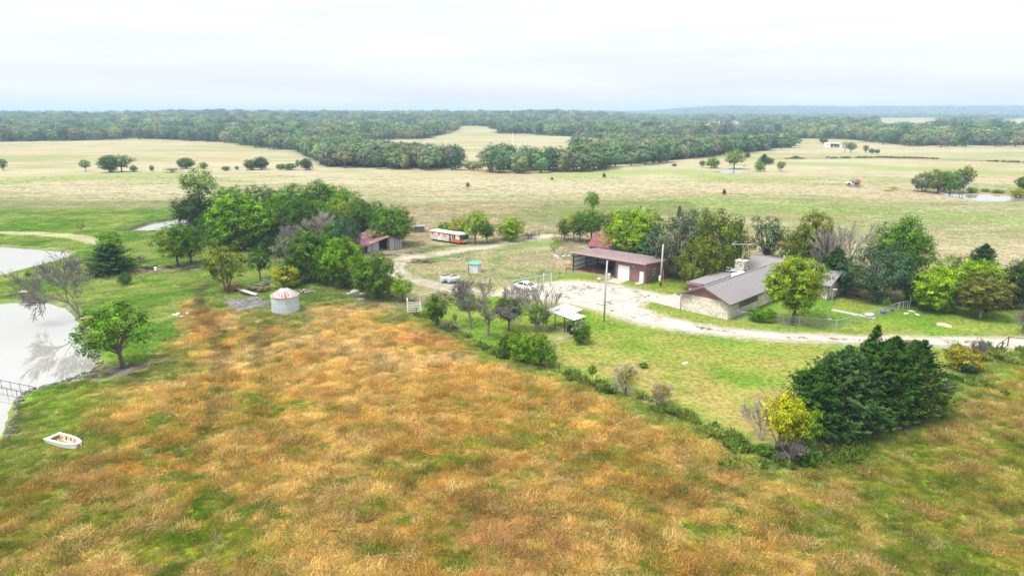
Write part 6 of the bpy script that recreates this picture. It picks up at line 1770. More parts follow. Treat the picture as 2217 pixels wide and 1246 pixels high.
# ================================================================== jon boat in the field
x, y = G(142, 962)
BT = thing('rowboat', 'old white rowboat with tan inside lying in the field grass', 'boat', (x, y, gz1(x, y) + .02), R(-25))
BT.scale = (1, 1, .8)
L_ = 3.9; st = []
for k in range(9):
    t = k / 8; xx = -L_ / 2 + L_ * t
    hw = .72 * (1 - .55 * max(0, (t - .45) / .55) ** 2.2); sh = .50 + .10 * t
    st.append((xx, hw, sh))
def hull(hw_k, zb, zt_off, inset):
    v_ = []; f_ = []
    for (xx, hw, sh) in st:
        w_ = hw - inset
        v_ += [(xx, -w_, sh + zt_off), (xx, -w_ * .86, zb + .03), (xx, -w_ * .4, zb), (xx, w_ * .4, zb), (xx, w_ * .86, zb + .03), (xx, w_, sh + zt_off)]
    for k in range(8):
        for j in range(5): f_.append((k * 6 + j, k * 6 + j + 1, (k + 1) * 6 + j + 1, (k + 1) * 6 + j))
    f_ += [tuple(range(6)), tuple(48 + j for j in reversed(range(6)))]
    return v_, f_
hv, hf = hull(1, 0.0, 0, 0); hb = MB().add(hv, hf).build('hull', M['white'], BT)
hv, hf = hull(1, .09, 0.0, .14); MB().add(hv, hf).build('inner_hull', M['tan_wood'], BT)
gw = MB()
for sy in (-1, 1):
    for k in range(8):
        a, b = st[k], st[k + 1]; gw.slab([(a[0], sy * (a[1] + .04), a[2] + .04), (b[0], sy * (b[1] + .04), b[2] + .04), (b[0], sy * (b[1] - .17), b[2] + .04), (a[0], sy * (a[1] - .17), a[2] + .04)][::sy], .05)
gw.build('gunwale', M['white'], BT)
MB().box(-L_ / 2 - .02, -L_ / 2 + .26, -.56, .56, .42, .545).build('stern_deck', M['white'], BT)
MB().box(L_ / 2 - .34, L_ / 2 + .02, -.19, .19, .52, .645).build('bow_deck', M['white'], BT)
for k, t in enumerate((.35, .52, .68)):
    xx = -L_ / 2 + L_ * t
    MB().box(xx - .03, xx + .03, .44, .58, .12, .5).build('rib', M['brown_wood'], BT)
MB().box(-.9, .6, -.35, .2, .10, .16).build('floor_debris', M['grey_wood_dark'], BT)

# ================================================================== landing stage at the left edge
x, y = G(8, 850)
PD = thing('landing_stage', 'thin dark rail frame standing over the pond margin at left', 'dock', (x, y, -.3), R(-20))
for k in range(4):
    MB().tube([(-2.4 + k * 1.5, 0, 0), (-2.4 + k * 1.5, 0, .95)], .03, 5).build('post', M['steel_dark'], PD)
    MB().tube([(-2.4 + k * 1.5, 1.4, 0), (-2.4 + k * 1.5, 1.4, .95)], .03, 5).build('post', M['steel_dark'], PD)
for yy in (0, 1.4):
    for zz in (.5, .95): MB().tube([(-3.4, yy, zz), (3.2, yy, zz - .1)], .035, 5).build('rail', M['galv_wire'] if zz < .6 else M['steel_dark'], PD)

# ================================================================== old barn
L0 = Vector((-32.2, 145.7, 0)); R0 = Vector((-24.6, 150.3, 0)); ba = math.atan2(R0.y - L0.y, R0.x - L0.x)
B = thing('old_barn', 'weathered plank barn with a sagging purple-rust tin roof', 'barn', tuple(L0), ba)
BW = (R0 - L0).length; PK = BW * .66; DP = 11.0
def bz(x_): return 1.55 + (3.25 - 1.55) * x_ / PK if x_ < PK else 3.25 - (3.25 - 2.45) * (x_ - PK) / (BW - PK)
M['barn_board'] = surface('barn_board', (0.27, 0.27, 0.285), (0.42, 0.42, 0.43), 3, (4, 4, .5), rough=.95)
r_ = random.Random(8)
k = 0; xx = .9
while xx < BW - .05:
    w_ = r_.uniform(.24, .34)
    if not (3.35 < xx < 5.55):
        MB().slab([(xx, r_.uniform(-.03, .03), .02), (xx + w_ - .025, r_.uniform(-.03, .03), .02), (xx + w_ - .025, 0, bz(xx + w_) - .08 - r_.uniform(0, .12)), (xx, 0, bz(xx) - .08 - r_.uniform(0, .12))], .035).build('board', M[r_.choice(['barn_board', 'barn_board', 'grey_wood', 'barn_board'])], B)
    xx += w_
for yy in (1.2, DP):
    for k in range(22 if yy > 5 else 0): MB().box(k * BW / 22, (k + .93) * BW / 22, yy - .02, yy + .02, 0, bz(k * BW / 22) - .1).build('board', M['grey_wood_dark'], B)
for xw in (.05, BW - .05):
    for k in range(24): MB().box(xw - .02, xw + .02, .1 + k * .45, .1 + k * .45 + .42, 0, bz(xw) - .1).build('board', M['grey_wood_dark'], B)
for (px_, py_) in ((.1, .1), (.85, .06), (3.35, .1), (5.55, .1), (BW - .12, .12), (3.35, 5), (5.55, 5), (3.4, 10), (5.5, 10)): MB().box(px_ - .09, px_ + .09, py_ - .0, py_ + .18, 0, bz(px_) - .08).build('post', M['grey_wood_dark'], B)
r_ = random.Random(5)
for i in range(14):
    y0 = -.45 + (DP + .8) * i / 14; y1 = y0 + (DP + .8) / 14 - .012
    sag = .10 * math.sin(i * 1.3)
    mat = 'barn_roof_rust' if i in (0, 1, 9) else 'barn_roof'
    def q(x_, y_, dz=0): return (x_, y_, bz(x_) + .06 + dz)
    for (a, b) in ((-.5, PK * .5), (PK * .5, PK)):
        z_ = r_.uniform(0, .03)
        MB().slab([q(max(a, -.5), y0, sag + z_), q(b, y0, sag * .4 + z_), q(b, y1, sag * .4 + z_), q(max(a, -.5), y1, sag + z_)], .03).build('roof_sheet', M[mat], B)
    MB().slab([q(PK, y0), q(BW + .3, y0), q(BW + .3, y1), q(PK, y1)], .03).build('roof_sheet', M['rust_dark'], B)
# small shed behind the green barn tree, red-roofed barn behind the shop
x, y = G(908, 503)
s_ = thing('old_shed', 'tiny dark plank shed at the fence beyond the barn tree', 'shed', (x, y, 0), R(10))
for k in range(9): MB().box(-1.3 + k * .29, -1.3 + k * .29 + .26, -1.0, -.96, 0, 1.7).build('board', M['grey_wood_dark'], s_)
MB().box(-1.3, 1.3, -.95, 1, 0, 1.65).build('frame', M['black'], s_)
MB().slab([(-1.5, -1.2, 1.72), (1.5, -1.2, 1.72), (1.5, 1.2, 1.95), (-1.5, 1.2, 1.95)], .05).build('roof', M['grey_wood'], s_)
x, y = G(1271, 531, 1.5); x += 2.9 * .766 + 2.5 * .643 * -1 + 2.5 * 1.286; y += -2.9 * .643 + 2.5 * .766
rb = thing('red_barn', 'small barn with a steep faded red tin roof behind the shop', 'barn', (x, y, 0), R(-40))
MB().box(-2.6, 2.8, -2.0, 3, 0, 1.5).build('wall', M['grey_wood_dark'], rb)
for i in range(9):
    a = -2.9 + 6 * i / 9; b = a + 6 / 9 - .012
    MB().slab([(a, -2.5, 1.45), (b, -2.5, 1.45), (b, .5, 3.9), (a, .5, 3.9)], .04).build('roof_sheet', M['red_roof'], rb)
    MB().slab([(a, .5, 3.9), (b, .5, 3.9), (b, 3.4, 1.5), (a, 3.4, 1.5)], .04).build('roof_sheet', M['red_roof'], rb)

# ================================================================== old trailer home
A0 = Vector((-19.55, 161.35, 0)); A1 = Vector((-12.16, 155.8, 0)); ta = math.atan2(A1.y - A0.y, A1.x - A0.x)
m, nt, out = new_mat('trailer_paint')
p = nd(nt, 'ShaderNodeBsdfPrincipled', i_Roughness=0.7)
tc = nd(nt, 'ShaderNodeTexCoord'); sp = nd(nt, 'ShaderNodeSeparateXYZ'); nt.links.new(tc.outputs['Object'], sp.inputs[0])
f = noise(nt, 1.1, 5, 0.65, 'Object', (.8, 1, 1.6))
ad = nd(nt, 'ShaderNodeMath', operation='MULTIPLY_ADD'); ad.inputs[1].default_value = .16; ad.inputs[2].default_value = -.26
nt.links.new(sp.outputs['Z'], ad.inputs[0]); a2 = nd(nt, 'ShaderNodeMath', operation='ADD'); nt.links.new(f, a2.inputs[0]); nt.links.new(ad.outputs[0], a2.inputs[1])
nt.links.new(ramp(nt, a2.outputs[0], [(0.47, (0.70, 0.69, 0.67)), (0.53, (0.68, 0.58, 0.48)), (0.58, (0.60, 0.32, 0.14)), (0.63, (0.46, 0.075, 0.04)), (0.8, (0.40, 0.065, 0.045))]), p.inputs['Base Color'])
nt.links.new(p.outputs[0], out.inputs['Surface']); M['trailer_paint'] = m
TRL = thing('trailer_home', 'derelict white and rusty-red trailer home with a glazed front end', 'trailer', tuple(A0), ta)
TL = (A1 - A0).length; TW = 2.6
MB().box(0, TL, .02, TW, .45, 2.35).build('body', M['trailer_paint'], TRL)
for k in range(8): MB().box(TL * k / 8 + .01, TL * (k + 1) / 8 - .01, -.012, .02, .47, 1.42).build('side_panel', M['trailer_paint'] if k in (2, 7) else M['dirty_white'], TRL)
for k in range(8): MB().box(TL * k / 8 + .01, TL * (k + 1) / 8 - .01, -.012, .02, 1.44, 2.28).build('side_panel', M['trailer_paint'], TRL)
MB().box(-.12, TL + .1, -.12, TW + .1, 2.36, 2.46).build('roof', M['white'], TRL)
MB().box(-.1, TL, -.06, -.013, 2.28, 2.36).build('red_stripe', M['red_paint'], TRL)
for (a, b, c, d) in ((.55, .95, 1.75, 2.1), (2.6, 2.95, 1.75, 2.1), (4.6, 4.95, 1.45, 1.8)): MB().box(a, b, -.03, -.013, c, d).build('window', M['black'], TRL)
MB().box(6.05, 6.6, -.035, -.013, .5, 2.15).build('doorway', M['black'], TRL)
MB().box(6.61, 6.68, -.05, -.013, .5, 2.15).build('door_frame', M['white'], TRL)
for a in (7.0, 7.55): 
    w_ = MB().box(a, a + .45, -.03, -.013, 1.25, 2.1).build('window', M['glass'], TRL)
    MB().box(a + .46, a + .52, -.05, -.013, 1.2, 2.15).build('frame', M['white'], w_)
MB().box(6.72, TL + .02, -.03, -.014, .45, 1.2).build('red_panel', M['red_paint'], TRL)
# bay-windowed front end
MB().slab([(TL + .02, .15, .55), (TL + .9, .7, .6), (TL + .9, TW - .5, .6), (TL + .02, TW, .55)][::-1], -.0001).build('front_floor', M['black'], TRL)
fe = MB()
fe.slab([(TL, .05, .5), (TL + .85, .6, .55), (TL + .85, .6, 1.15), (TL, .05, 1.15)], .05); fe.build('front_panel', M['red_paint'], TRL)
MB().slab([(TL + .85, .6, .55), (TL + .85, TW - .3, .55), (TL + .85, TW - .3, 1.15), (TL + .85, .6, 1.15)], .05).build('front_panel', M['dirty_white'], TRL)
for (a, b) in (((TL, .05), (TL + .42, .32)), ((TL + .44, .34), (TL + .85, .6))): MB().slab([(*a, 1.17), (*b, 1.17), (*b, 2.15), (*a, 2.15)], .04).build('front_window', M['glass'], TRL)
for k in range(3):
    y0 = .62 + k * .57; MB().slab([(TL + .86, y0, 1.17), (TL + .86, y0 + .53, 1.17), (TL + .86, y0 + .53, 2.15), (TL + .86, y0, 2.15)], .04).build('front_window', M['glass'], TRL)
MB().slab([(TL - .1, -.1, 2.42), (TL + 1.05, .55, 2.38), (TL + 1.05, TW - .2, 2.38), (TL - .1, TW + .1, 2.42)], .16).build('front_roof', M['green_roof'], TRL)
MB().box(.3, TL - .3, .3, TW - .3, .12, .45).build('chassis', M['black'], TRL)
wm_ = MB(); wheel(wm_, (3.6, .2, .33), .33, .2); wm_.build('wheel', M['rubber'], TRL)
wm_ = MB(); wheel(wm_, (4.5, .2, .33), .33, .2); wm_.build('wheel', M['rubber'], TRL)
for sx in (0.6, TL - .6): MB().box(sx - .2, sx + .2, .4, .8, 0, .2).build('support_block', M['rock'], TRL)

# ================================================================== round tank house, fuel tanks
x, y = G(1028, 591); y += 1.2
ck = thing('well_house', 'white eight-sided well house with a green sloping roof', 'shed', (x, y, 0), R(8))
for k in range(8):
    a0 = 2 * math.pi * (k + .5) / 8; a1 = 2 * math.pi * (k + 1.5) / 8; r0 = 1.22
    p0 = Vector((r0 * math.cos(a0), r0 * math.sin(a0), 0)); p1 = Vector((r0 * math.cos(a1), r0 * math.sin(a1), 0))
    MB().slab([p0, p1, p1 + Vector((0, 0, 1.75 + .10 * p1.y)), p0 + Vector((0, 0, 1.75 + .10 * p0.y))], .06).build('wall_panel', M['white' if k % 2 else 'dirty_white'], ck)
pts = [(1.38 * math.cos(2 * math.pi * (k + .5) / 8), 1.38 * math.sin(2 * math.pi * (k + .5) / 8)) for k in range(8)]
MB().slab([(a, b, 1.80 + .10 * b) for a, b in pts], .10).build('roof', M['green_roof'], ck)
MB().box(-1.34, -1.22, -.3, .25, 0, 1.5).build('door', M['grey_wood_dark'], ck)
x, y = G(972, 612)
for k in range(2):
    tk = thing('fuel_tank', ('left galvanised fuel tank with rusty top lying by the track', 'right galvanised fuel tank lying nearest the fence')[k], 'tank', (x - .55 + k * 1.35, y + .5 - k * .45, 0), R(38), 'pair of galvanised fuel tanks')
    mb = MB(); mb.tube([(-1.1, 0, .72), (-1.05, 0, .72), (1.05, 0, .72), (1.1, 0, .72)], [.50, .58, .58, .50], 18); mb.smooth = False
    mb.build('tank_body', M['galv'], tk)
    MB().box(-.9, .9, -.28, .28, 1.235, 1.30).build('rust_top', M['rust_dark'], tk)
    for a in (-.7, .7): MB().box(a - .08, a + .08, -.45, .45, 0, .22).build('cradle', M['grey_wood_dark'], tk)
    MB().tube([(.3, 0, 1.28), (.3, 0, 1.45)], .06, 6).build('filler', M['steel_dark'], tk)

# ================================================================== car
cx_, cy2 = (3.67 + .36) / 2 + .2, (112.85 + 116.0) / 2 + .55
CAR = thing('parked_car', 'white saloon car parked at the end of the gravel yard', 'car', (cx_, cy2, .03), math.atan2(116.0 - 112.85, .36 - 3.67))
sec = [(-2.28, .62, .42, .80), (-2.15, .80, .30, .92), (-1.6, .87, .24, 1.00), (-.6, .89, .22, .98), (.6, .89, .22, .94), (1.3, .87, .24, .90), (1.9, .80, .28, .80), (2.25, .62, .36, .62)]
mb = MB(); v_ = []
for (xx, hw, zb, zt) in sec: v_ += [(xx, -hw * .92, zb), (xx, -hw, (zb + zt) / 2), (xx, -hw * .93, zt - .06), (xx, -hw * .7, zt), (xx, hw * .7, zt), (xx, hw * .93, zt - .06), (xx, hw, (zb + zt) / 2), (xx, hw * .92, zb)]
f_ = []
for k in range(len(sec) - 1):
    for j in range(8): f_.append((k * 8 + j, k * 8 + (j + 1) % 8, (k + 1) * 8 + (j + 1) % 8, (k + 1) * 8 + j))
f_ += [tuple(reversed(range(8))), tuple((len(sec) - 1) * 8 + j for j in range(8))]
M['car_paint'] = surface('car_paint', (0.78, 0.79, 0.80), None, rough=0.18, spec=0.6)
mb.add(v_, f_).build('body', M['car_paint'], CAR)
sec2 = [(-1.75, .70, .96, .98), (-1.05, .64, .96, 1.34), (-.3, .63, .96, 1.42), (.35, .63, .94, 1.38), (1.15, .72, .92, .94)]
v_ = []
for (xx, hw, zb, zt) in sec2: v_ += [(xx, -hw * 1.14, zb), (xx, -hw, zt - .04), (xx, -hw * .85, zt), (xx, hw * .85, zt), (xx, hw, zt - .04), (xx, hw * 1.14, zb)]
f_ = []
for k in range(4):
    for j in range(5): f_.append((k * 6 + j, (k + 1) * 6 + j, (k + 1) * 6 + j + 1, k * 6 + j + 1))
MB().add(v_, [tuple(reversed(q_)) for q_ in f_]).build('cabin_glass', M['glass'], CAR)
v_ = []
for (xx, hw, zb, zt) in [(-1.08, .66, 0, 1.345), (-.3, .655, 0, 1.43), (.40, .655, 0, 1.385)]: v_ += [(xx, -hw, zt - .05), (xx, -hw * .85, zt + .012), (xx, hw * .85, zt + .012), (xx, hw, zt - .05)]
MB().add(v_, [(k * 4 + j, (k + 1) * 4 + j, (k + 1) * 4 + j + 1, k * 4 + j + 1)[::-1] for k in range(2) for j in range(3)]).build('roof', M['car_paint'], CAR)
for sy in (-1, 1):
    pl = MB()
    for (a, b) in (((-1.75, .80, .97), (-1.05, .66, 1.32)), ((-.35, .735, .97), (-.33, .65, 1.38)), ((1.15, .83, .93), (.38, .66, 1.36))): pl.bar((a[0], sy * a[1], a[2]), (b[0], sy * b[1], b[2]), .10, .05)
    pl.build('pillar', M['car_paint'], CAR)
    for xx in (-1.38, 1.38):
        w_ = MB(); wheel(w_, (xx, sy * .80, .32), .33, .21, n=18); w_ = w_.build('wheel', M['rubber'], CAR)
        rm = MB(); wheel(rm, (xx, sy * .905, .32), .21, .03, n=12); rm.build('rim', M['galv'], w_)
    MB().box(-2.27, -2.14, sy * .68 - .14, sy * .68 + .14, .66, .84).build('tail_light', M['red_paint'], CAR)
    MB().box(2.06, 2.20, sy * .58 - .12, sy * .58 + .12, .56, .68).build('headlight', M['glass'], CAR)
    MB().box(.72, .86, sy * .96 - .07, sy * .96 + .07, .95, 1.07).build('mirror', M['car_paint'], CAR)
MB().box(-2.315, -2.28, -.26, .26, .55, .68).build('number_plate', M['dirty_white'], CAR)

# ================================================================== open-sided shelter
P0 = G(1177, 716); P1 = G(1259, 738)
sa = math.atan2(P1[1] - P0[1], P1[0] - P0[0])
# measured at the roof: long side runs down to the right, short side up to the right
ra = G(1181, 671, 2.3); rbp = G(1243, 693, 2.3)
RA = Vector((*ra, 0)); RB = Vector((*rbp, 0)); sa = math.atan2(RB.y - RA.y, RB.x - RA.x); SL_ = (RB - RA).length
SHT = thing('open_shelter', 'open shelter on thin posts with a white corrugated roof', 'shelter', tuple(RA), sa)
SDp = 3.7
for i in range(8):
    a = SL_ * i / 8; b = SL_ * (i + 1) / 8 - .01
    ln = SDp if i < 5 else SDp * .58
    mb = MB(); mb.slab([(a, 0, 2.30), (b, 0, 2.30), (b, ln, 2.62 - .32 * (1 - ln / SDp)), (a, ln, 2.62 - .32 * (1 - ln / SDp))], .03)
    for k in range(4):
        u = a + (b - a) * (k + .5) / 4; mb.slab([(u - .04, -.02, 2.335), (u + .04, -.02, 2.335), (u + .04, ln, 2.655 - .32 * (1 - ln / SDp)), (u - .04, ln, 2.655 - .32 * (1 - ln / SDp))], .035)
    mb.build('roof_sheet', M['white'], SHT)
for yy in (.12, SDp * .5, SDp - .12): MB().box(.05, SL_ * (1 if yy < 2 else .6) - .05, yy - .03, yy + .03, 2.14 + yy * .086, 2.24 + yy * .086).build('rafter', M['steel_dark'], SHT)
for (xx, yy) in ((.1, .12), (SL_ * .33, .12), (SL_ * .66, .12), (SL_ - .1, .12), (.1, SDp - .12), (SL_ * .55, SDp - .12), (SL_ - .1, SDp * .52)): MB().box(xx - .045, xx + .045, yy - .045, yy + .045, -.02, 2.16 + yy * .086).build('post', M['steel_dark'], SHT)
MB().box(SL_ - .10, SL_ - .04, .2, SDp * .52, .6, 1.95).build('end_panel', M['dirty_white'], SHT)
MB().tube([(.1, SDp - .12, .85), (SL_ * .55, SDp - .12, .85)], .03, 5).build('rail', M['steel_dark'], SHT)
# riding mower and the tarp-dark stack beside it
mx, my = local(SHT, SL_ * .78, .9)
MW = thing('riding_mower', 'dark riding mower with a pale seat parked under the shelter', 'mower', (mx, my, 0), sa + R(160))
MB().box(-.85, .85, -.42, .42, .28, .52).build('deck', M['black'], MW)
MB().box(.15, .85, -.30, .30, .52, .88).build('hood', M['black'], MW)
MB().box(-.55, -.15, -.25, .25, .55, .66).box(-.66, -.55, -.25, .25, .6, 1.0).build('seat', M['dirty_white'], MW)
MB().tube([(.15, 0, .85), (-.02, 0, 1.05)], .025, 5).tube([(-.1, -.16, 1.05), (-.02, 0, 1.09), (-.1, .16, 1.05)], .025, 5).build('steering_wheel', M['black'], MW)
for sy in (-1, 1):
    w_ = MB(); wheel(w_, (-.55, sy * .5, .26), .26, .2); w_.build('wheel', M['rubber'], MW)
    w_ = MB(); wheel(w_, (.6, sy * .42, .18), .18, .14); w_.build('wheel', M['rubber'], MW)
# ================================================================== poles and wires
x, y = G(1308, 695.5)
PL = thing('light_pole', 'grey utility pole with a lamp arm and guy guard before the drive', 'utility pole', (x, y, 0))
MB().tube([(0, 0, -.1), (.02, 0, 5), (.14, 0, 9.15)], [.145, .13, .10], 10).build('pole', M['pole_wood'], PL, smooth=True)
MB().tube([(.10, 0, 6.3), (-.35, -.1, 6.65), (-.75, -.15, 6.62)], .035, 6).build('lamp_arm', M['galv'], PL)
MB().lathe([(.01, 6.72), (.10, 6.70), (.13, 6.58), (.20, 6.46), (.01, 6.44)], 10, -.95, -.17).box(-1.25, -.8, -.27, -.08, 6.52, 6.64).build('lamp', M['white'], PL)
MB().lathe([(.01, 7.28), (.24, 7.25), (.26, 7.1), (.26, 6.45), (.22, 6.38), (.01, 6.38)], 12, .46, .05).build('transformer', M['dirty_white'], PL)
MB().box(.12, .3, -.04, .14, 6.6, 7.1).build('bracket', M['steel_dark'], PL)
gx_, gy_ = G(1288, 697); gv = Vector((gx_ - x, gy_ - y - .3, 0))
MB().tube([gv, (.05, 0, 8.2)], .012, 4).build('guy_wire', M['galv'], PL)
MB().tube([gv, gv.lerp(Vector((.05, 0, 8.2)), .30)], .055, 6).build('guy_guard', M['yellow_plastic'], PL)
x2, y2 = G(1430, 620)
P2 = thing('service_pole', 'wooden utility pole with a grey meter box at the shop corner', 'utility pole', (x2, y2, 0))
MB().tube([(0, 0, -.1), (.0, 0, 4), (.06, 0, 7.6)], [.15, .135, .11], 10).build('pole', M['pole_wood'], P2, smooth=True)
MB().box(-.42, -.12, -.28, -.1, 1.1, 2.0).build('meter_box', M['pale_metal'], P2)
MB().box(-.12, .12, -.17, .15, .2, .75).build('base_wrap', M['black'], P2)
x3, y3 = G(1436, 614)
gg = thing('guy_guard', 'orange guy wire guard standing beside the shop corner pole', 'guy guard', (x3, y3, 0))
MB().tube([(0, 0, 0), (-.12, .1, 2.5)], .05, 6).build('guard', M['orange_plastic'], gg)
MB().tube([(-.12, .1, 2.5), (-.45, .1, 6.8)], .012, 4).build('wire', M['galv'], gg)
x4, y4 = G(1796, 691)
yp = thing('yard_pole', 'slim yard pole with a small lamp head near the house porch', 'pole', (x4, y4, 0))
MB().tube([(0, 0, 0), (.03, 0, 4.6)], [.06, .045], 8).build('pole', M['pole_wood'], yp)
MB().box(-.05, .55, -.12, .12, 4.55, 4.68).build('lamp_head', M['dirty_white'], yp)
MB().lathe([(.01, .12), (.3, .10), (.34, 0)], 12).build('footing', M['dirty_white'], yp)
x5, y5 = G(2053, 345); fp = thing('far_pole', 'pale power pole standing far off on the hedge bank', 'utility pole', (x5, y5, gz1(x5, y5)))
MB().tube([(0, 0, 0), (.1, 0, 9.0)], [.30, .22], 6).build('pole', M['dirty_white'], fp)
x5, y5 = G(1110, 310); fp = thing('far_pole', 'thin white pole far off in the open strip field', 'utility pole', (x5, y5, gz1(x5, y5)))
MB().tube([(0, 0, 0), (.1, 0, 10)], [.32, .25], 6).build('pole', M['white'], fp)

# ================================================================== chain-link fence
def chain(name, label, pts, h=1.25, step=2.8, gate=None):
    o0 = Vector((*pts[0], 0)); t = thing(name, label, 'fence', tuple(o0))
    fab = MB(); nw = 0
    for i in range(len(pts) - 1):
        a = Vector((*pts[i], 0)) - o0; b = Vector((*pts[i + 1], 0)) - o0; L = (b - a).length; d = (b - a) / L
        n = max(1, round(L / step))
        for k in range(n + (1 if i == len(pts) - 2 else 0)):
            q = a + d * (L * k / n); r0 = .05 if k == 0 else .03
            MB().tube([q, q + Vector((0, 0, h + (.10 if k == 0 else .03)))], r0, 6).build('post', M['galv_wire'], t)
        MB().tube([a + Vector((0, 0, h)), b + Vector((0, 0, h))], .026, 6).build('top_rail', M['galv_wire'], t)
        s = .12; u = 0.0; nrm = Vector((-d.y, d.x, 0)) * .004
        while u < L + h:
            for sg in (1, -1):
                # one wire running up at 45 degrees, clipped to the panel
                lo = max(0, u - L); hi = min(h, u)
                if hi > lo:
                    x0_ = u - lo if sg > 0 else L - (u - lo); x1_ = u - hi if sg > 0 else L - (u - hi)
                    p0 = a + d * x0_ + Vector((0, 0, lo)); p1 = a + d * x1_ + Vector((0, 0, hi)); wv = Vector((d.x, d.y, 1)).normalized() * .0065
                    fab.add([p0 - wv, p0 + wv, p1 + wv, p1 - wv], [(0, 1, 2, 3)])
            u += s
    o = fab.build('chain_mesh', M['galv_wire'], t); o['kind'] = 'stuff'
    return t
chain('chain_link_fence', 'low chain-link fence round the front yard of the house', [G(1590, 690), G(1660, 698), G(1730, 703.5), G(1810, 711), G(1880, 691.5), G(1944, 671.5)])
gt_ = chain('yard_gate', 'short chain-link gate panel at the right end of the yard fence', [G(1945, 671), G(1964, 668)], step=1.2)
x, y = G(1969, 665.5)
o = MB().tube([(0, 0, 0), (0, 0, 1.75)], .05, 6).build('gate_post', M['galv_wire'], None, (x, y, 0)); tag(o, 'single steel post standing beyond the yard gate', 'post')
# yard things
x, y = G(1884, 688)
tb_ = thing('bath_tub', 'white tub leaning behind the chain-link fence', 'tub', (x, y + .35, .02), R(20))
mb = MB(); mb.lathe([(.42, 0), (.55, .42), (.62, .50), (.55, .50), (.38, .06), (.01, .06)], 18); 
mb.v = [(a * 1.35, b * .8, c) for a, b, c in mb.v]; mb.build('basin', M['white'], tb_, smooth=True)
MB().bar((-.6, -.1, .25), (.6, -.1, .5), .05, .05).build('brace', M['galv_wire'], tb_)
for k, (px, py, w_) in enumerate(((1913, 680, .75), (1934, 675, .5))):
    x, y = G(px, py)
    pl = thing('planter', ('larger blue plastic planter beside the chain-link fence', 'smaller blue planter nearer the fence gate')[k], 'planter', (x, y + .3, 0), R(15))
    mb = MB(); mb.lathe([(w_ * .38, 0), (w_ * .5, .40), (w_ * .54, .42), (w_ * .47, .42), (w_ * .42, .34), (.01, .33)], 14); mb.build('tub', M['blue_plastic'], pl, smooth=True)
    MB().lathe([(.01, .37), (w_ * .42, .335)], 12).build('soil', M['brown_wood'], pl)
x, y = G(1922, 678); o = MB().lathe([(.14, 0), (.20, .38), (.22, .40), (.16, .40), (.01, .36)], 12).build('flower_pot', M['dirty_white'], None, (x, y + .3, 0), smooth=True); tag(o, 'pale flower pot standing between the two blue planters', 'pot')
T('planter_shrub', 'sparse_2', 1917, 678, 640, 20, MID, 'slim green bush growing up behind the blue planters', 'shrub')
x, y = G(2064, 672); o = MB().tube([(0, 0, 0), (.03, 0, 1.3)], .06, 6).build('iron_post', M['rust'], None, (x, y, 0)); tag(o, 'rusty iron post at the shade edge of the back lawn', 'post')
# covered boat beyond the house
x, y = G(1570, 597)
cb = thing('covered_boat', 'silver-white boat resting under the trees beyond the chimney', 'boat', (x, y, .35), R(-8))
v_ = []; f_ = []
for k in range(9):
    t = k / 8; xx = -2.1 + 4.2 * t; hw = .85 * (math.sin(math.pi * min(1, .12 + .55 * t + .0)) ** .7) * (1 if t < .9 else .95); zb = .55 * (1 - t) ** 2.2
    v_ += [(xx, -hw, .75 + .12 * (1 - t)), (xx, -hw * .6, zb), (xx, hw * .6, zb), (xx, hw, .75 + .12 * (1 - t)), (xx, 0, 1.05 + .1 * math.sin(3 * t))]
for k in range(8):
    for j in range(5): f_.append((k * 5 + j, k * 5 + (j + 1) % 5, (k + 1) * 5 + (j + 1) % 5, (k + 1) * 5 + j))
f_ += [tuple(range(5)), tuple(40 + j for j in reversed(range(5)))]
MB().add(v_, f_).build('hull', M['galv'], cb)
MB().box(-.1, .9, -.5, .5, 1.02, 1.32).build('console', M['dirty_white'], cb)
for sx in (-1.0, 1.2): MB().box(sx - .12, sx + .12, -.6, .6, -.36, .12).build('trailer_support', M['steel_dark'], cb)

# ================================================================== farm fences
def wire_fence(name, label, pts, h=1.25, step=4.0, post=.06, mat='grey_wood_dark', wires=(.35, .75, 1.15), top=None, wmat='steel_dark'):
    o0 = Vector((*pts[0], 0)); t = thing(name, label, 'fence', tuple(o0))
    for i in range(len(pts) - 1):
        a = Vector((*pts[i], 0)) - o0; b = Vector((*pts[i + 1], 0)) - o0; L = (b - a).length; n = max(1, round(L / step))
        for k in range(n + (1 if i == len(pts) - 2 else 0)):
            q = a.lerp(b, k / n); z = gz1(q.x + o0.x, q.y + o0.y)
            MB().tube([q + Vector((0, 0, z - .1)), q + Vector((0, 0, z + h))], post, 6).build('post', M[mat], t)
        for zz in wires: MB().tube([a + Vector((0, 0, zz)), b + Vector((0, 0, zz))], .010, 3, False).build('wire', M[wmat], t)
        if top: MB().tube([a + Vector((0, 0, h - .06)), b + Vector((0, 0, h - .06))], top, 6).build('rail', M[mat], t)
    return t
wire_fence('pipe_fence', 'white pipe fence with a top rail running from chute to tanks', [G(910, 655), G(950, 643), G(985, 632), G(1030, 632)], mat='dirty_white', post=.05, top=.05, step=5)
wire_fence('pipe_fence', 'white pipe fence behind the parked car', [G(1108, 622), G(1160, 612), G(1196, 608)], mat='dirty_white', post=.06, top=.045, step=1.9)
x, y = G(1185, 609)
bg_ = thing('white_gate', 'tall white gate frame at the end of the pipe fence', 'gate', (x, y, 0), R(20))
for xx in (-.75, .75): MB().tube([(xx, 0, 0), (xx, 0, 1.6)], .07, 6).build('post', M['white'], bg_)
for zz in (.4, .8, 1.5): MB().tube([(-.75, 0, zz), (.75, 0, zz)], .035, 5).build('bar', M['dirty_white'], bg_)
wire_fence('wire_fence', 'low wire fence joining the white gate to the open shop bay', [G(1197, 608), G(1240, 587.5), G(1290, 592), G(1330, 602)], step=3.4, post=.05, mat='rust_dark')
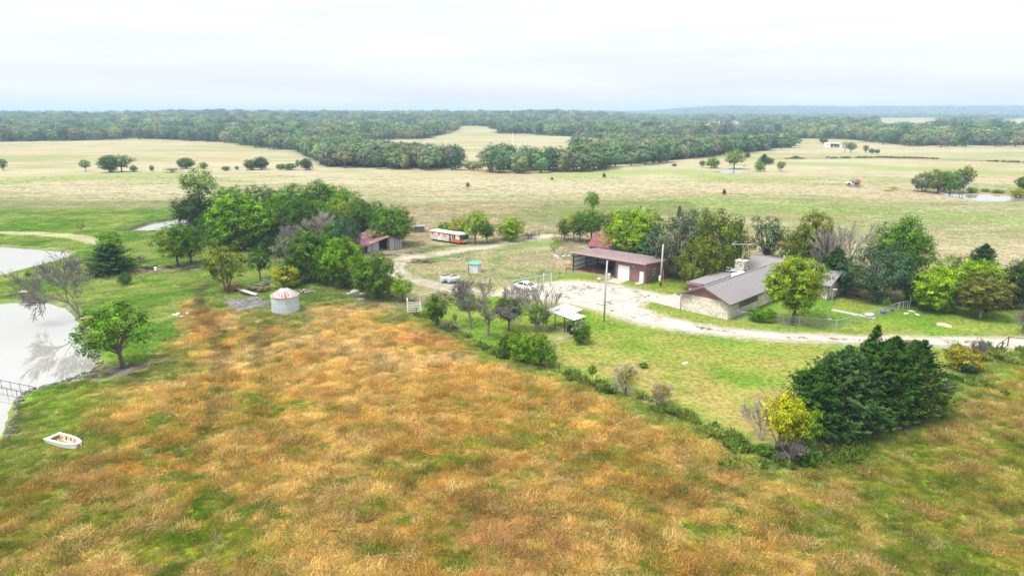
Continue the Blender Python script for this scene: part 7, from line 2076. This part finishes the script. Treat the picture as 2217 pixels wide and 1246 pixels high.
wire_fence('wire_fence', 'wire fence along the tall grass from chute to cedars', [(a, b - .4) for a, b in FENCE], step=5.5, post=.045, mat='steel_dark')
wire_fence('wire_fence', 'wire fence behind the trailer and its trees', [G(905, 505), G(960, 503), G(1060, 512), G(1165, 513)], step=4, mat='grey_wood_dark')
wire_fence('post_fence', 'dark post fence left of the pasture gateway', [G(1150, 515), G(1158, 512), G(1168, 511)], step=1.5, post=.09, top=.05, h=1.5)
wire_fence('post_fence', 'dark post fence right of the pasture gateway', [G(1201, 516), G(1230, 520), G(1265, 528)], step=2.2, post=.08, top=.05, h=1.4)
wire_fence('corral_fence', 'plank corral fence in the shade before the grove', [G(525, 536), G(560, 532), G(582, 540), G(612, 545)], step=2.6, post=.1, top=.06, h=1.6, mat='grey_wood')
wire_fence('wire_fence', 'old wire fence at the far end of the left pasture strip', [G(30, 485), G(90, 478), G(180, 470), G(250, 468)], step=9, post=.07)
wire_fence('post_and_wire_fence', 'brown post fence along the drive at the right edge', [G(2155, 768), G(2181, 749), G(2250, 757)], step=3.2, post=.07, top=.045, h=1.35, mat='rust_dark')

# ---- cattle chute of white pipe
x, y = G(897, 676)
CHT = thing('loading_chute', 'white pipe cattle chute at the corner of the field', 'cattle chute', (x, y, gz1(x, y)), R(12))
for yy, h_ in ((-.55, 1.6), (.55, 1.75)):
    for xx in (-1.0, 1.0):
        MB().tube([(xx, yy, 0), (xx, yy, h_ if xx > 0 else h_ + .55)], .06, 6).build('post', M['white'], CHT)
    for zz in (.35, .7, 1.05, 1.4): MB().tube([(-1.0, yy, zz), (1.0, yy, zz)], .04, 5).build('rail', M['white'], CHT)
MB().bar((-1.0, -.55, 1.9), (0, 0, 1.55), .08, .05).build('brace', M['white'], CHT)
MB().tube([(-1.0, -.55, 2.1), (-1.0, .55, 2.2)], .05, 6).build('head_bar', M['white'], CHT)
for zz in (.4, .9, 1.4): MB().tube([(1.0, -.55, zz), (1.0, .55, zz)], .035, 5).build('end_bar', M['dirty_white'], CHT)

# ================================================================== far off
x, y = G(1805, 318.5)
FB = thing('metal_barn', 'pale metal barn with a dark open side far across the pasture', 'barn', (x, y, gz1(x, y)), R(-6))
FB.scale = (.8, .8, .8)
MB().box(-9, -4.8, -4, 4, 0, 3.4).build('wall', M['white'], FB)
MB().box(-4.8, 4.8, 3.8, 4, 0, 3.8).build('wall', M['black'], FB)
MB().box(4.8, 7.5, -4, 4, 0, 3.2).build('wall', M['pale_metal'], FB)
MB().slab([(-9.4, -4.5, 3.5), (-4.8, -4.5, 4.1), (-4.8, 4.5, 4.6), (-9.4, 4.5, 4.0)], .2).build('roof', M['white'], FB)
MB().slab([(-4.8, -4.6, 4.2), (4.8, -4.6, 4.2), (4.8, 4.6, 4.7), (-4.8, 4.6, 4.7)], .2).build('roof', M['pale_metal'], FB)
MB().slab([(4.8, -4.5, 4.0), (9.5, -4.5, 3.2), (9.5, 4.5, 3.6), (4.8, 4.5, 4.5)], .2).build('roof', M['dirty_white'], FB)
for xx in (-4.7, -1.6, 1.6, 4.7): MB().box(xx - .15, xx + .15, -4, -3.7, 0, 4.1).build('post', M['pale_metal'], FB)
MB().box(-1.8, 1.2, -1, 1, 0, 1.6).build('hay_bale', M['tan_wood'], FB)
for k, (px, py, w_, lab) in enumerate(((1077, 263.5, 12, 'pale roofed house half hidden in the distant woods'), (1521, 268, 7, 'tiny white house far off among the woods'), (1425, 306.5, 7, 'small white shed at the back of the creek wood'))):
    x, y = G(px, py + 8); z = gz1(x, y)
    hs_ = thing('far_house', lab, 'house', (x, y, z), R(10 * k))
    hgt = 9.5 if k < 2 else 5
    MB().box(-w_ * .8, w_ * .8, -4, 4, 0, hgt - 2.5).build('wall', M['white'], hs_)
    MB().slab([(-w_ * .9, -5, hgt - 2.6), (w_ * .9, -5, hgt - 2.6), (w_ * .9, 0, hgt), (-w_ * .9, 0, hgt)], .2).slab([(-w_ * .9, 0, hgt), (w_ * .9, 0, hgt), (w_ * .9, 5, hgt - 2.6), (-w_ * .9, 5, hgt - 2.6)], .2).build('roof', M['white'], hs_)
# abandoned implement in the pasture
x, y = G(1846, 400)
IM = thing('old_implement', 'white and red abandoned farm machine out in the pasture', 'farm machine', (x, y, 0), R(-5))
MB().box(-2.6, -.8, -.8, .8, .5, 1.3).build('tank', M['white'], IM)
MB().box(1.6, 2.7, -.9, .9, .4, 2.2).build('hopper', M['red_paint'], IM)
MB().box(-.8, 1.6, -.7, .7, .7, 1.6).build('body', M['grey_wood'], IM)
for k in range(6): MB().tube([(-.9 + .5 * k, -.6, 1.5), (-.8 + .5 * k, -.5 + .2 * (k % 2), 2.7 + .2 * (k % 3))], .06, 5).build('tine', M['steel_dark'], IM)
for sx in (-1.8, 1.5):
    w_ = MB(); wheel(w_, (sx, -.95, .5), .5, .25); w_.build('wheel', M['rubber'], IM)
    w_ = MB(); wheel(w_, (sx, .95, .5), .5, .25); w_.build('wheel', M['rubber'], IM)
